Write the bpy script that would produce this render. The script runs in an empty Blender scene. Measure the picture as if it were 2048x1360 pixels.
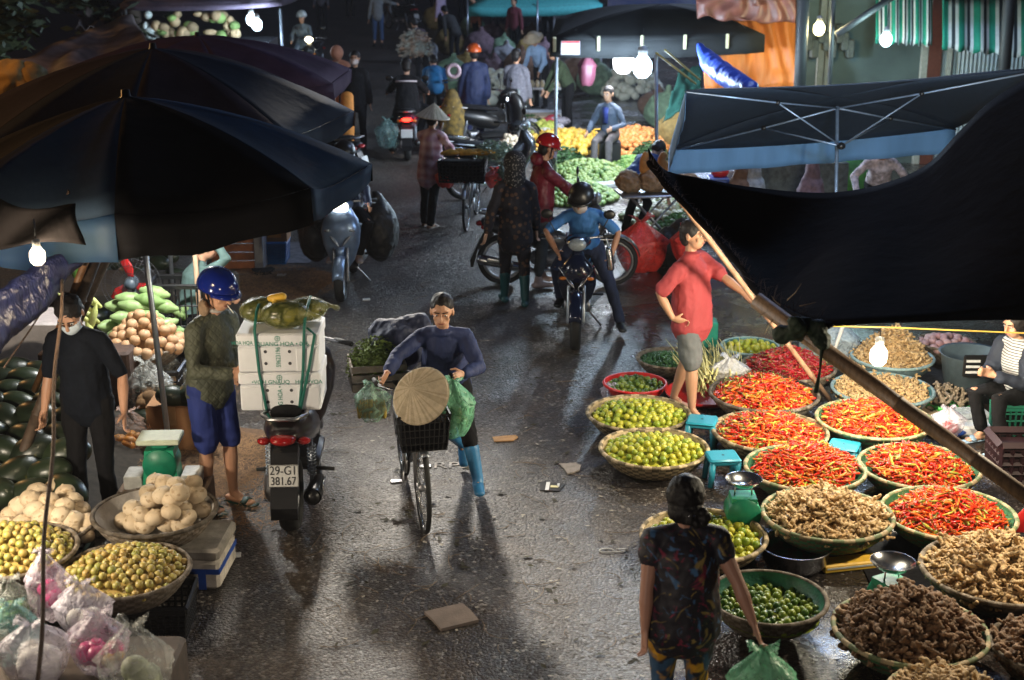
import bpy, math, random
from mathutils import Vector, Matrix, noise
from math import radians as R_, sin, cos, pi, sqrt, atan2
random.seed(7)
V = Vector
scene = bpy.context.scene
col = scene.collection

# ---------------------------------------------------------------- camera, sky, exposure
H = 4.3; PITCH = R_(17.45); FPX = 2844.0
cam_d = bpy.data.cameras.new("camera"); cam = bpy.data.objects.new("camera", cam_d); col.objects.link(cam)
cam.location = (0, 0, H); cam.rotation_euler = (pi/2 - PITCH, 0, 0)
cam_d.lens = 50.0; cam_d.sensor_width = 36.0; cam_d.clip_end = 600; cam_d.clip_start = 0.1
cam_d.dof.use_dof = True; cam_d.dof.focus_distance = 10.6; cam_d.dof.aperture_fstop = 2.3
scene.camera = cam
world = bpy.data.worlds.new("World"); scene.world = world; world.use_nodes = True
wn = world.node_tree.nodes; wl = world.node_tree.links
bg = wn["Background"]; bg.inputs[0].default_value = (0.32, 0.36, 0.60, 1); bg.inputs[1].default_value = 0.022
scene.view_settings.view_transform = 'Standard'; scene.view_settings.look = 'None'
scene.view_settings.exposure = 0.0; scene.view_settings.gamma = 1.0
scene.cycles.use_denoising = True
scene.cycles.max_bounces = 5; scene.cycles.diffuse_bounces = 2; scene.cycles.glossy_bounces = 3
scene.cycles.transmission_bounces = 4; scene.cycles.transparent_max_bounces = 8
scene.cycles.sample_clamp_indirect = 3.0; scene.cycles.sample_clamp_direct = 12.0
scene.cycles.caustics_reflective = False; scene.cycles.caustics_refractive = False

FW = V((0, cos(PITCH), -sin(PITCH))); UPV = V((0, sin(PITCH), cos(PITCH))); CAM = V((0, 0, H))
def ray(px, py): return FW + V((1, 0, 0)) * ((px - 1024) / FPX) - UPV * ((py - 680) / FPX)
def G(px, py, z=0.0):
    d = ray(px, py); return CAM + d * ((z - H) / d.z)
def W(px, py, Y):
    d = ray(px, py); return CAM + d * (Y / d.y)
def PX(pt, n=1.0):
    """metres covered by n photo pixels at the point"""
    return n * (V(pt) - CAM).dot(FW) / FPX

# ---------------------------------------------------------------- materials
MATS = {}
def mat(name, c, rough=0.6, metal=0.0, var=0.12, scale=18.0, bump=0.0, bscale=60.0, emit=0.0, trans=0.0, alpha=1.0, coat=0.0, c2=None, sheen=0.0, spec=None, sub=0.0, stretch=None, detail=4.0):
    if name in MATS: return MATS[name]
    m = bpy.data.materials.new(name); m.use_nodes = True
    nt = m.node_tree; n = nt.nodes; l = nt.links; b = n["Principled BSDF"]
    c = tuple(c)[:3]
    if bump and bscale <= 30 and not stretch and rough > .6: stretch = (1, 1, .35)
    b.inputs["Roughness"].default_value = rough; b.inputs["Metallic"].default_value = metal
    if spec is not None: b.inputs["Specular IOR Level"].default_value = spec
    if coat: b.inputs["Coat Weight"].default_value = coat; b.inputs["Coat Roughness"].default_value = 0.08
    if sheen: b.inputs["Sheen Weight"].default_value = sheen
    if trans: b.inputs["Transmission Weight"].default_value = trans
    if alpha < 1: b.inputs["Alpha"].default_value = alpha
    if sub: b.inputs["Subsurface Weight"].default_value = sub; b.inputs["Subsurface Radius"].default_value = (0.02, 0.008, 0.004)
    if emit:
        b.inputs["Emission Color"].default_value = (*c, 1); b.inputs["Emission Strength"].default_value = emit
    tc = n.new("ShaderNodeTexCoord"); src = tc.outputs["Object"]
    if stretch:
        mp = n.new("ShaderNodeMapping"); mp.inputs["Scale"].default_value = stretch; l.new(src, mp.inputs[0]); src = mp.outputs[0]
    if var > 0 or c2:
        nz = n.new("ShaderNodeTexNoise"); nz.inputs["Scale"].default_value = scale; nz.inputs["Detail"].default_value = detail
        l.new(src, nz.inputs["Vector"])
        rp = n.new("ShaderNodeValToRGB"); rp.color_ramp.elements[0].position = 0.32; rp.color_ramp.elements[1].position = 0.68
        lo = c2 if c2 else tuple(x * (1 - var) for x in c)
        hi = c if c2 else tuple(min(1, x * (1 + var)) for x in c)
        rp.color_ramp.elements[0].color = (*lo, 1); rp.color_ramp.elements[1].color = (*hi, 1)
        l.new(nz.outputs["Fac"], rp.inputs[0])
        oi = n.new("ShaderNodeObjectInfo"); hs = n.new("ShaderNodeHueSaturation")
        mr = n.new("ShaderNodeMapRange"); mr.inputs["To Min"].default_value = 1 - var * 1.2; mr.inputs["To Max"].default_value = 1 + var * 1.2
        l.new(oi.outputs["Random"], mr.inputs[0]); l.new(mr.outputs[0], hs.inputs["Value"]); l.new(rp.outputs[0], hs.inputs["Color"])
        l.new(hs.outputs[0], b.inputs["Base Color"])
    else:
        b.inputs["Base Color"].default_value = (*c, 1)
    if bump:
        nb = n.new("ShaderNodeTexNoise"); nb.inputs["Scale"].default_value = bscale; nb.inputs["Detail"].default_value = 3
        l.new(src, nb.inputs["Vector"])
        bp = n.new("ShaderNodeBump"); bp.inputs["Strength"].default_value = bump; bp.inputs["Distance"].default_value = 0.035 if bscale <= 30 else 0.01
        l.new(nb.outputs["Fac"], bp.inputs["Height"]); l.new(bp.outputs[0], b.inputs["Normal"])
    MATS[name] = m; return m

def lamp_mat(name, c, strength):
    if name in MATS: return MATS[name]
    m = bpy.data.materials.new(name); m.use_nodes = True; n = m.node_tree.nodes; n.remove(n["Principled BSDF"])
    e = n.new("ShaderNodeEmission"); e.inputs[0].default_value = (*c, 1); e.inputs[1].default_value = strength
    m.node_tree.links.new(e.outputs[0], n["Material Output"].inputs[0]); MATS[name] = m; return m

def film(name, c, alpha=0.35, rough=0.25):
    """thin crinkled plastic film"""
    if name in MATS: return MATS[name]
    m = bpy.data.materials.new(name); m.use_nodes = True; nt = m.node_tree; n = nt.nodes; l = nt.links; b = n["Principled BSDF"]
    b.inputs["Base Color"].default_value = (*c, 1); b.inputs["Roughness"].default_value = rough
    b.inputs["Specular IOR Level"].default_value = 0.8
    tc = n.new("ShaderNodeTexCoord"); nb = n.new("ShaderNodeTexNoise"); nb.inputs["Scale"].default_value = 14; nb.inputs["Detail"].default_value = 5
    nb.inputs["Distortion"].default_value = 1.5
    l.new(tc.outputs["Object"], nb.inputs["Vector"]); bp = n.new("ShaderNodeBump"); bp.inputs["Strength"].default_value = 0.9; bp.inputs["Distance"].default_value = 0.03
    l.new(nb.outputs["Fac"], bp.inputs["Height"]); l.new(bp.outputs[0], b.inputs["Normal"])
    mr = n.new("ShaderNodeMapRange"); mr.inputs["From Min"].default_value = 0.35; mr.inputs["From Max"].default_value = 0.65
    mr.inputs["To Min"].default_value = max(0.03, alpha - 0.22); mr.inputs["To Max"].default_value = min(1, alpha + 0.22)
    l.new(nb.outputs["Fac"], mr.inputs[0]); l.new(mr.outputs[0], b.inputs["Alpha"])
    MATS[name] = m; return m

# ---------------------------------------------------------------- mesh building
def basis(d, side=None):
    d = d.normalized()
    if side is None: side = V((1, 0, 0)) if abs(d.x) < 0.8 else V((0, 1, 0))
    x = side - d * side.dot(d)
    if x.length < 1e-5: x = V((0, 0, 1)) - d * d.z
    if x.length < 1e-5: x = V((0, 1, 0))
    x.normalize(); return x, d.cross(x).normalized()

class MB:
    def __init__(s): s.v = []; s.f = []; s.mi = []; s.cur = 0; s.hard = False
    def add(s, vs, fs):
        o = len(s.v); s.v += [tuple(p) for p in vs]; s.f += [tuple(i + o for i in f) for f in fs]; s.mi += [s.cur] * len(fs); return s
    def box(s, c, size, rot=None, taper=1.0):
        c = V(c); hx, hy, hz = (q / 2 for q in size); vs = []
        for z in (-1, 1):
            t = taper if z > 0 else 1
            for x, y in ((-1, -1), (1, -1), (1, 1), (-1, 1)):
                p = V((x * hx * t, y * hy * t, z * hz)); vs.append(c + (rot @ p if rot else p))
        return s.add(vs, [(3, 2, 1, 0), (4, 5, 6, 7), (0, 1, 5, 4), (1, 2, 6, 5), (2, 3, 7, 6), (3, 0, 4, 7)])
    def rbox(s, c, size, r=0.01, rot=None):
        """box with chamfered edges"""
        s.hard = True; c = V(c); hx, hy, hz = (q / 2 for q in size); r = min(r, hx * .9, hy * .9, hz * .9); rings = []
        for z, ins in ((-hz, r), (-hz + r, 0), (hz - r, 0), (hz, r)):
            a, b = hx - ins, hy - ins; q = r
            rings.append([(a - q, -b), (a, -b + q), (a, b - q), (a - q, b), (-a + q, b), (-a, b - q), (-a, -b + q), (-a + q, -b)])
        vs = []
        for k, (z) in enumerate((-hz, -hz + r, hz - r, hz)):
            for x, y in rings[k]:
                p = V((x, y, z)); vs.append(c + (rot @ p if rot else p))
        fs = [tuple(range(7, -1, -1)), tuple(range(24, 32))]
        for k in range(3):
            for i in range(8):
                j = (i + 1) % 8; fs.append((k * 8 + i, k * 8 + j, k * 8 + 8 + j, k * 8 + 8 + i))
        return s.add(vs, fs)
    def loft(s, pts, rads, side=None, n=10, cap='round', closed=False):
        pts = [V(p) for p in pts]; m = len(pts); rr = [(r, r) if not isinstance(r, (tuple, list)) else tuple(r) for r in rads]
        if len(rr) == 1: rr = rr * m
        P = []; Rr = []; D = []
        for i in range(m):
            if closed: d = pts[(i + 1) % m] - pts[i - 1]
            else: d = pts[min(i + 1, m - 1)] - pts[max(i - 1, 0)]
            if d.length < 1e-9: d = V((0, 0, 1))
            D.append(d.normalized())
        if cap == 'round' and not closed:
            for a in (80, 45): P.append(pts[0] - D[0] * min(rr[0]) * sin(R_(a))); Rr.append((rr[0][0] * cos(R_(a)), rr[0][1] * cos(R_(a))))
            DD = [D[0], D[0]]
        else: DD = []
        P += pts; Rr += rr; DD += D
        if cap == 'round' and not closed:
            for a in (45, 80): P.append(pts[-1] + D[-1] * min(rr[-1]) * sin(R_(a))); Rr.append((rr[-1][0] * cos(R_(a)), rr[-1][1] * cos(R_(a)))); DD.append(D[-1])
        vs = []; x = None
        for i, p in enumerate(P):
            x, y = basis(DD[i], side if side is not None else x)
            for k in range(n):
                a = 2 * pi * k / n; vs.append(p + x * cos(a) * Rr[i][0] + y * sin(a) * Rr[i][1])
        L = len(P); fs = []
        for i in range(L if closed else L - 1):
            i2 = (i + 1) % L
            for k in range(n):
                k2 = (k + 1) % n; fs.append((i * n + k, i * n + k2, i2 * n + k2, i2 * n + k))
        if not closed: fs += [tuple(range(n - 1, -1, -1)), tuple((L - 1) * n + k for k in range(n))]
        return s.add(vs, fs)
    def tube(s, a, b, r, r2=None, n=10, cap='flat', side=None): return s.loft([a, b], [r, r if r2 is None else r2], n=n, cap=cap, side=side)
    def ell(s, c, r, rot=None, n=12, m=8):
        c = V(c); r = (r, r, r) if not isinstance(r, (tuple, list)) else r; vs = []
        def put(p): p = V(p); vs.append(c + (rot @ p if rot else p))
        put((0, 0, -r[2]))
        for j in range(1, m):
            t = -pi / 2 + pi * j / m
            for k in range(n): a = 2 * pi * k / n; put((r[0] * cos(t) * cos(a), r[1] * cos(t) * sin(a), r[2] * sin(t)))
        put((0, 0, r[2])); top = len(vs) - 1; fs = []
        for k in range(n):
            k2 = (k + 1) % n; fs.append((0, 1 + k2, 1 + k)); fs.append((top, top - n + k, top - n + k2))
        for j in range(m - 2):
            for k in range(n):
                k2 = (k + 1) % n; a = 1 + j * n; fs.append((a + k, a + k2, a + n + k2, a + n + k))
        return s.add(vs, fs)
    def lathe(s, prof, c=(0, 0, 0), n=24, rot=None, closed=False, mats=None):
        c = V(c); vs = []
        for r, z in prof:
            for k in range(n):
                a = 2 * pi * k / n; p = V((r * cos(a), r * sin(a), z)); vs.append(c + (rot @ p if rot else p))
        L = len(prof); base = s.cur; o = len(s.v); s.v += [tuple(p) for p in vs]
        for j in range(L if closed else L - 1):
            j2 = (j + 1) % L
            for k in range(n):
                k2 = (k + 1) % n; s.f.append((o + j * n + k, o + j * n + k2, o + j2 * n + k2, o + j2 * n + k)); s.mi.append(mats(j, k) if mats else base)
        return s
    def torus(s, c, Rr, r, rot=None, n=28, m=8, sx=1.0):
        prof = [(Rr + r * cos(2 * pi * j / m), r * sx * sin(2 * pi * j / m)) for j in range(m)]
        return s.lathe(prof, c, n, rot, closed=True)
    def grid(s, fn, nu, nv, wrap=False):
        vs = [fn(i / nu, j / nv) for j in range(nv + 1) for i in range(nu + 1)]
        fs = [(j * (nu + 1) + i, j * (nu + 1) + i + 1, (j + 1) * (nu + 1) + i + 1, (j + 1) * (nu + 1) + i) for j in range(nv) for i in range(nu)]
        return s.add(vs, fs)
    def prism(s, pts, a, b, axis='x'):
        """outline pts (u,v) extruded from a to b"""
        n = len(pts)
        if axis == 'x': mk = lambda u, v, t: (t, u, v)
        elif axis == 'y': mk = lambda u, v, t: (u, t, v)
        else: mk = lambda u, v, t: (u, v, t)
        vs = [mk(u, v, a) for u, v in pts] + [mk(u, v, b) for u, v in pts]
        fs = [tuple(range(n - 1, -1, -1)), tuple(range(n, 2 * n))] + [(i, (i + 1) % n, n + (i + 1) % n, n + i) for i in range(n)]
        return s.add(vs, fs)
    def mesh(s, name):
        me = bpy.data.meshes.new(name); me.from_pydata(s.v, [], s.f); me.update(); return me
    def obj(s, name, m, parent=None, loc=None, smooth=True, solid=0.0, sub=0, rz=0.0):
        me = s.mesh(name); ms = m if isinstance(m, (list, tuple)) else [m]
        for q in ms: me.materials.append(q)
        if len(ms) > 1: me.polygons.foreach_set("material_index", s.mi)
        if smooth == True and s.hard: smooth = 'auto'
        if smooth == True: me.shade_smooth() if hasattr(me, "shade_smooth") else None
        elif smooth == 'auto':
            me.shade_smooth()
            try: me.set_sharp_from_angle(angle=R_(35))
            except Exception: pass
        o = bpy.data.objects.new(name, me); col.objects.link(o)
        if parent is not None: o.parent = parent
        if loc is not None: o.location = loc
        if rz: o.rotation_euler.z = rz
        if solid:
            md = o.modifiers.new("solid", 'SOLIDIFY'); md.thickness = solid; md.offset = 0
        if sub:
            md = o.modifiers.new("sub", 'SUBSURF'); md.levels = sub; md.render_levels = sub
        return o

def tag(o, label, cat, group=None, kind=None):
    if label: o["label"] = label
    if cat: o["category"] = cat
    if group: o["group"] = group
    if kind: o["kind"] = kind
    return o
def thing(name, label, cat, loc=(0, 0, 0), rz=0.0, group=None):
    o = bpy.data.objects.new(name, None); col.objects.link(o); o.empty_display_size = 0.1
    o.location = loc; o.rotation_euler = (0, 0, rz); return tag(o, label, cat, group)
def struct(name, mb, m, **k):
    o = mb.obj(name, m, **k); o["kind"] = "structure"; return o
def stuff(name, mb, m, label=None, cat=None, **k):
    o = mb.obj(name, m, **k); tag(o, label, cat, kind="stuff"); return o
def clone(o, loc, rot, scale, label, cat, group, parent=None):
    c = o.copy(); col.objects.link(c); c.location = loc; c.rotation_euler = rot; c.scale = scale
    tag(c, label, cat, group); return c
def remeshed(o, vox, sm=4, disp=0.0, dscale=0.15):
    md = o.modifiers.new("remesh", 'REMESH'); md.mode = 'VOXEL'; md.voxel_size = vox; md.use_smooth_shade = True
    if sm: q = o.modifiers.new("smooth", 'SMOOTH'); q.factor = 0.5; q.iterations = sm
    if disp:
        key = "folds%.2f" % dscale; t = bpy.data.textures.get(key)
        if not t: t = bpy.data.textures.new(key, 'CLOUDS'); t.noise_scale = dscale; t.noise_depth = 2
        q = o.modifiers.new("folds", 'DISPLACE'); q.texture = t; q.strength = disp; q.mid_level = 0.5; q.texture_coords = 'LOCAL'
    return o
def text(body, size, m, parent, loc, rot, name="lettering", ext=0.0008, align='CENTER', sx=1.0):
    cu = bpy.data.curves.new(name, 'FONT'); cu.body = body; cu.size = size; cu.extrude = ext; cu.align_x = align; cu.align_y = 'CENTER'
    cu.materials.append(m); o = bpy.data.objects.new(name, cu); col.objects.link(o)
    if parent is not None: o.parent = parent
    me = bpy.data.meshes.new_from_object(o.evaluated_get(bpy.context.evaluated_depsgraph_get())); bpy.data.objects.remove(o); o = bpy.data.objects.new(name, me); col.objects.link(o)
    if not me.materials: me.materials.append(m)
    if parent is not None: o.parent = parent
    o.location = loc; o.rotation_euler = rot; o.scale = (sx, 1, 1); return o
def wire(path, r, m, name, label=None, cat=None, parent=None, sag=0.0, n=6, seg=14):
    pts = [V(p) for p in path]
    if len(pts) == 2 and sag: a, b = pts; pts = [a.lerp(b, t / seg) + V((0, 0, -sag * 4 * (t / seg) * (1 - t / seg))) for t in range(seg + 1)]
    o = MB().loft(pts, [r], n=n, cap='flat').obj(name, m, parent)
    if label: tag(o, label, cat)
    return o
# ---------------------------------------------------------------- palette
SKIN = mat("skin", (0.50, 0.27, 0.17), 0.5, var=0.06, scale=9, bump=0.05, sub=0.06)
SKIN_D = mat("skin_tanned", (0.40, 0.20, 0.12), 0.5, var=0.06, scale=9, bump=0.05, sub=0.05)
HAIR = mat("black_hair", (0.010, 0.008, 0.008), 0.55, var=0.2, spec=.3, scale=40, bump=0.35, bscale=120, stretch=(1, 1, .15))
BLACK = mat("black_cloth", (0.008, 0.008, 0.010), 0.9, spec=.2, var=0.25, bump=0.25, bscale=26)
NAVY = mat("navy_cloth", (0.012, 0.020, 0.055), 0.85, var=0.2, bump=0.25, bscale=20)
BLACKP = mat("black_plastic", (0.010, 0.010, 0.011), 0.35, var=0.1)
RUBBER = mat("black_rubber", (0.014, 0.014, 0.014), 0.75, var=0.2, bump=0.2, bscale=90)
CHROME = mat("bright_chrome", (0.75, 0.76, 0.78), 0.16, 1.0, var=0.04)
STEEL = mat("brushed_steel", (0.5, 0.5, 0.52), 0.32, 1.0, var=0.08, scale=30)
ALU = mat("cast_aluminium", (0.32, 0.32, 0.34), 0.42, 0.9, var=0.15, scale=30, bump=0.2)
WHITEP = mat("white_paint", (0.7, 0.7, 0.7), 0.5, var=0.06)
FOAM = mat("white_foam", (0.82, 0.84, 0.88), 0.75, var=0.03, bump=0.12, bscale=240)
TEAL = mat("teal_plastic", (0.025, 0.27, 0.38), 0.35, var=0.06, scale=6)
RED = mat("red_plastic", (0.55, 0.02, 0.02), 0.35, var=0.1)
GREENP = mat("green_paint", (0.01, 0.22, 0.12), 0.42, var=0.12, scale=25)
BAMBOO = mat("aged_bamboo", (0.20, 0.125, 0.07), 0.5, var=0.3, scale=14, bump=0.2, stretch=(4, 4, .6))
BAMBOO_D = mat("dark_bamboo", (0.055, 0.036, 0.024), 0.6, var=0.4, scale=14, bump=0.3)
ROPE = mat("brown_rope", (0.10, 0.06, 0.04), 0.9, var=0.3, scale=80, bump=0.8, bscale=200)
CARD = mat("brown_cardboard", (0.32, 0.16, 0.07), 0.85, var=0.15, scale=7)
GALV = mat("galvanised_steel", (0.40, 0.44, 0.50), 0.35, 0.8, var=0.12, scale=12)
WICK_A = mat("pale_bamboo_weave", (0.38, 0.29, 0.17), 0.7, var=0.25, scale=50, bump=0.4)
WICK_B = mat("dark_bamboo_weave", (0.13, 0.10, 0.055), 0.8, var=0.3, scale=50, bump=0.4)
WICK_G = mat("green_weave", (0.035, 0.16, 0.07), 0.7, var=0.3, scale=50, bump=0.4)
RIMG = mat("worn_green_rim", (0.14, 0.17, 0.08), 0.7, var=0.3, scale=50)
WICK_O = mat("old_grey_weave", (0.17, 0.14, 0.11), 0.85, var=0.4, scale=30, bump=0.6)
WICK_P = mat("worn_brown_weave", (0.10, 0.075, 0.05), 0.85, var=0.35, scale=30, bump=0.6)

# ---------------------------------------------------------------- the street
def asphalt():
    m = bpy.data.materials.new("worn_asphalt"); m.use_nodes = True; nt = m.node_tree; n = nt.nodes; l = nt.links; b = n["Principled BSDF"]
    ge = n.new("ShaderNodeNewGeometry"); P = ge.outputs["Position"]
    def noi(sc, det=4, dist=0.0):
        q = n.new("ShaderNodeTexNoise"); q.inputs["Scale"].default_value = sc; q.inputs["Detail"].default_value = det; q.inputs["Distortion"].default_value = dist; l.new(P, q.inputs["Vector"]); return q.outputs["Fac"]
    def ramp(src, stops):
        r = n.new("ShaderNodeValToRGB"); cr = r.color_ramp
        cr.elements[0].position, cr.elements[0].color = stops[0][0], (*stops[0][1], 1); cr.elements[1].position, cr.elements[1].color = stops[-1][0], (*stops[-1][1], 1)
        for p, c in stops[1:-1]: e = cr.elements.new(p); e.color = (*c, 1)
        l.new(src, r.inputs[0]); return r.outputs[0]
    def mix(a, bb, f, mode='MIX'):
        x = n.new("ShaderNodeMixRGB"); x.blend_type = mode
        for i, q in ((0, f), (1, a), (2, bb)):
            if isinstance(q, (int, float)): x.inputs[i].default_value = q
            elif isinstance(q, tuple): x.inputs[i].default_value = (*q, 1)
            else: l.new(q, x.inputs[i])
        return x.outputs[0]
    def math_(op, a, bb=0.0, clamp=False):
        x = n.new("ShaderNodeMath"); x.operation = op; x.use_clamp = clamp
        for i, q in ((0, a), (1, bb)):
            if isinstance(q, (int, float)): x.inputs[i].default_value = q
            else: l.new(q, x.inputs[i])
        return x.outputs[0]
    patch = ramp(noi(0.55, 6, .8), [(0.3, (0.026, 0.023, 0.023)), (0.50, (0.054, 0.045, 0.041)), (0.72, (0.12, 0.097, 0.082))])
    dirt = noi(1.9, 8, 1.5)
    c1 = mix(patch, (0.085, 0.058, 0.038), math_('MULTIPLY', ramp(dirt, [(0.52, (0, 0, 0)), (0.68, (1, 1, 1))]), 0.7))
    vo = n.new("ShaderNodeTexVoronoi"); vo.inputs["Scale"].default_value = 48; l.new(P, vo.inputs["Vector"])
    vo2 = n.new("ShaderNodeTexVoronoi"); vo2.inputs["Scale"].default_value = 140; l.new(P, vo2.inputs["Vector"])
    agg = ramp(vo.outputs["Distance"], [(0.0, (1.35, 1.3, 1.25)), (0.35, (1.0, 1.0, 1.0)), (0.62, (0.45, 0.45, 0.45))])
    c2 = mix(c1, agg, 0.85, 'MULTIPLY')
    hv = n.new("ShaderNodeSeparateColor"); l.new(vo.outputs["Color"], hv.inputs[0])
    speck = ramp(hv.outputs[0], [(0.90, (0, 0, 0)), (0.93, (1, 1, 1))])
    c3 = mix(c2, (0.22, 0.20, 0.18), math_('MULTIPLY', speck, 0.6))
    # wetness where stallholders have thrown water: right hand side of the street
    sx = n.new("ShaderNodeSeparateXYZ"); l.new(P, sx.inputs[0])
    side = math_('ADD', math_('MULTIPLY', math_('SUBTRACT', sx.outputs[0], 0.55), 0.9), math_('MULTIPLY', math_('SUBTRACT', noi(0.8, 4, .6), 0.5), 2.4), True)
    pud = ramp(noi(1.3, 6, .7), [(0.44, (0, 0, 0)), (0.56, (1, 1, 1))])
    wet = math_('MULTIPLY', side, math_('ADD', math_('MULTIPLY', pud, 0.45), 0.6), True)
    c4 = mix(c3, (0.5, 0.48, 0.5), wet, 'MULTIPLY')
    ck = n.new("ShaderNodeTexVoronoi"); ck.feature = 'DISTANCE_TO_EDGE'; ck.inputs["Scale"].default_value = .9; nzc = n.new("ShaderNodeTexNoise"); nzc.inputs["Scale"].default_value = 3; l.new(P, nzc.inputs["Vector"]); ml = n.new("ShaderNodeVectorMath"); ml.operation = 'MULTIPLY_ADD'; ml.inputs[1].default_value = (.5, .5, 0); l.new(nzc.outputs["Color"], ml.inputs[0]); l.new(P, ml.inputs[2]); l.new(ml.outputs[0], ck.inputs["Vector"])
    c4 = mix(c4, ramp(ck.outputs["Distance"], [(0.0, (.35, .33, .32)), (0.014, (1, 1, 1))]), .8, 'MULTIPLY')
    l.new(c4, b.inputs["Base Color"])
    rg = math_('SUBTRACT', 0.36, math_('MULTIPLY', wet, 0.26)); l.new(math_('ADD', rg, math_('MULTIPLY', noi(7, 3), 0.14)), b.inputs["Roughness"])
    vm = n.new("ShaderNodeVectorMath"); vm.operation = 'SUBTRACT'; vm.inputs[1].default_value = (.5, .5, .5); l.new(vo.outputs["Color"], vm.inputs[0]); vs_ = n.new("ShaderNodeVectorMath"); vs_.operation = 'SCALE'; l.new(vm.outputs[0], vs_.inputs[0]); expo = ramp(noi(1.1, 5, .9), [(0.40, (.25, .25, .25)), (0.60, (1, 1, 1))])
    l.new(math_('MULTIPLY', math_('SUBTRACT', 0.56, math_('MULTIPLY', wet, 0.50)), expo), vs_.inputs[3])
    va = n.new("ShaderNodeVectorMath"); va.operation = 'ADD'; l.new(vs_.outputs[0], va.inputs[0]); l.new(ge.outputs["Normal"], va.inputs[1]); vn = n.new("ShaderNodeVectorMath"); vn.operation = 'NORMALIZE'; l.new(va.outputs[0], vn.inputs[0])
    bump_h = math_('ADD', math_('MULTIPLY', vo.outputs["Distance"], -0.7), math_('MULTIPLY', vo2.outputs["Distance"], -0.3))
    bp = n.new("ShaderNodeBump"); bp.inputs["Distance"].default_value = 0.012
    l.new(math_('SUBTRACT', 0.95, math_('MULTIPLY', wet, 0.80)), bp.inputs["Strength"]); l.new(bump_h, bp.inputs["Height"]); l.new(vn.outputs[0], bp.inputs["Normal"])
    bp2 = n.new("ShaderNodeBump"); bp2.inputs["Distance"].default_value = 0.05; bp2.inputs["Strength"].default_value = 0.5
    l.new(noi(2.2, 5), bp2.inputs["Height"]); l.new(bp.outputs[0], bp2.inputs["Normal"]); l.new(bp2.outputs[0], b.inputs["Normal"])
    return m
ASPH = asphalt()
g = MB(); g.add([(-90, -30, 0), (90, -30, 0), (90, 220, 0), (-90, 220, 0)], [(0, 1, 2, 3)]); struct("road", g, ASPH)

# straw and chaff on the left of the street, one scattered mass
STRAW = mat("dry_straw", (0.36, 0.20, 0.09), 0.9, var=0.35, scale=4)
rs = random.Random(3)
mb = MB()
def straw_patch(cx, cy, rx, ry, n, zmax=0.05):
    for _ in range(n):
        a = rs.uniform(0, 2 * pi); q = sqrt(rs.random()); x = cx + rx * q * cos(a); y = cy + ry * q * sin(a)
        L = rs.uniform(.03, .11); d = rs.uniform(0, pi); z = rs.uniform(.003, zmax) * (1 - q * q) + .003; w = .0016
        dx, dy = cos(d) * L, sin(d) * L; k = rs.uniform(-.02, .02)
        p0 = V((x, y, z)); p1 = V((x + dx * .5 - dy * k * 6, y + dy * .5 + dx * k * 6, z + .006)); p2 = V((x + dx, y + dy, z + rs.uniform(-.002, .01)))
        u = V((-sin(d), cos(d), 0)) * w
        mb.add([p0 - u, p0 + u, p1 + u, p1 - u, p2 + u, p2 - u], [(0, 1, 2, 3), (3, 2, 4, 5)])
for (px, py, rx, ry, n) in ((370, 930, .8, .75, 4200), (540, 570, .75, .9, 3800), (480, 1020, .35, .5, 500), (440, 740, .5, .9, 1500)):
    c = G(px, py); straw_patch(c.x, c.y, rx, ry, n)
stuff("straw", mb, STRAW, "loose brown straw and chaff on the left of the road", "straw", smooth=False)
soil = MB(); rs2 = random.Random(5)
def blob(mb, cx, cy, rx, ry, z, n=30, jit=.25, seed=0):
    r = random.Random(seed); ph = [r.uniform(0, 6.28) for _ in range(4)]
    vs = [(cx, cy, z)]
    for k in range(n):
        a = 2 * pi * k / n; q = 1 + jit * (sin(2 * a + ph[0]) * .5 + sin(3 * a + ph[1]) * .35 + sin(5 * a + ph[2]) * .25); vs.append((cx + rx * q * cos(a), cy + ry * q * sin(a), z))
    mb.add(vs, [(0, 1 + k, 1 + (k + 1) % n) for k in range(n)])
for i, (px, py, rx, ry) in enumerate(((370, 930, .75, .7), (530, 575, .7, .85))):
    c = G(px, py); blob(soil, c.x, c.y, rx, ry, .004 + i * .001, seed=i)
struct("ground", soil, mat("chaff_dirt", (0.13, 0.075, 0.042), 0.95, var=0.4, scale=30, bump=0.7, bscale=90), smooth=False)

# litter lying on the road: stalks, scraps and flakes nobody would count
mb = MB(); mbs = MB()
for _ in range(520):
    px = rs.uniform(620, 1500); py = rs.uniform(450, 1355) if rs.random() < .8 else rs.uniform(300, 450); c = G(px, py)
    L = rs.uniform(.006, .028); d = rs.uniform(0, 6.28)
    vs = [(c.x + L * q * cos(d + k * 1.57), c.y + L * q * sin(d + k * 1.57) * .7, .006 + rs.uniform(0, .006)) for k, q in enumerate((1, .6, .9, .5))]
    mb.add(vs, [(0, 1, 2, 3)])
stuff("litter", mb, mat("litter_scraps", (0.40, 0.37, 0.32), 0.9, var=0.4, scale=3), "pale scraps and flakes scattered over the road", "litter", smooth=False)
lf = MB()
for _ in range(170):
    px = rs.uniform(660, 1300); py = rs.uniform(420, 1340); c = G(px, py); L = rs.uniform(.012, .05); d = rs.uniform(0, 6.28); u = V((cos(d), sin(d), 0)); w = V((-sin(d), cos(d), 0)) * .38
    lf.add([c + V((0, 0, .006)) - u * L, c + V((0, 0, .012)) - w * L, c + V((0, 0, .008)) + u * L, c + V((0, 0, .006)) + w * L], [(0, 1, 2, 3)])
stuff("trampled_leaves", lf, mat("trampled_leaf", (.09, .08, .03), .8, var=.6, scale=2), "trampled brown green leaves scattered on the asphalt", "leaves", smooth=False)
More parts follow.
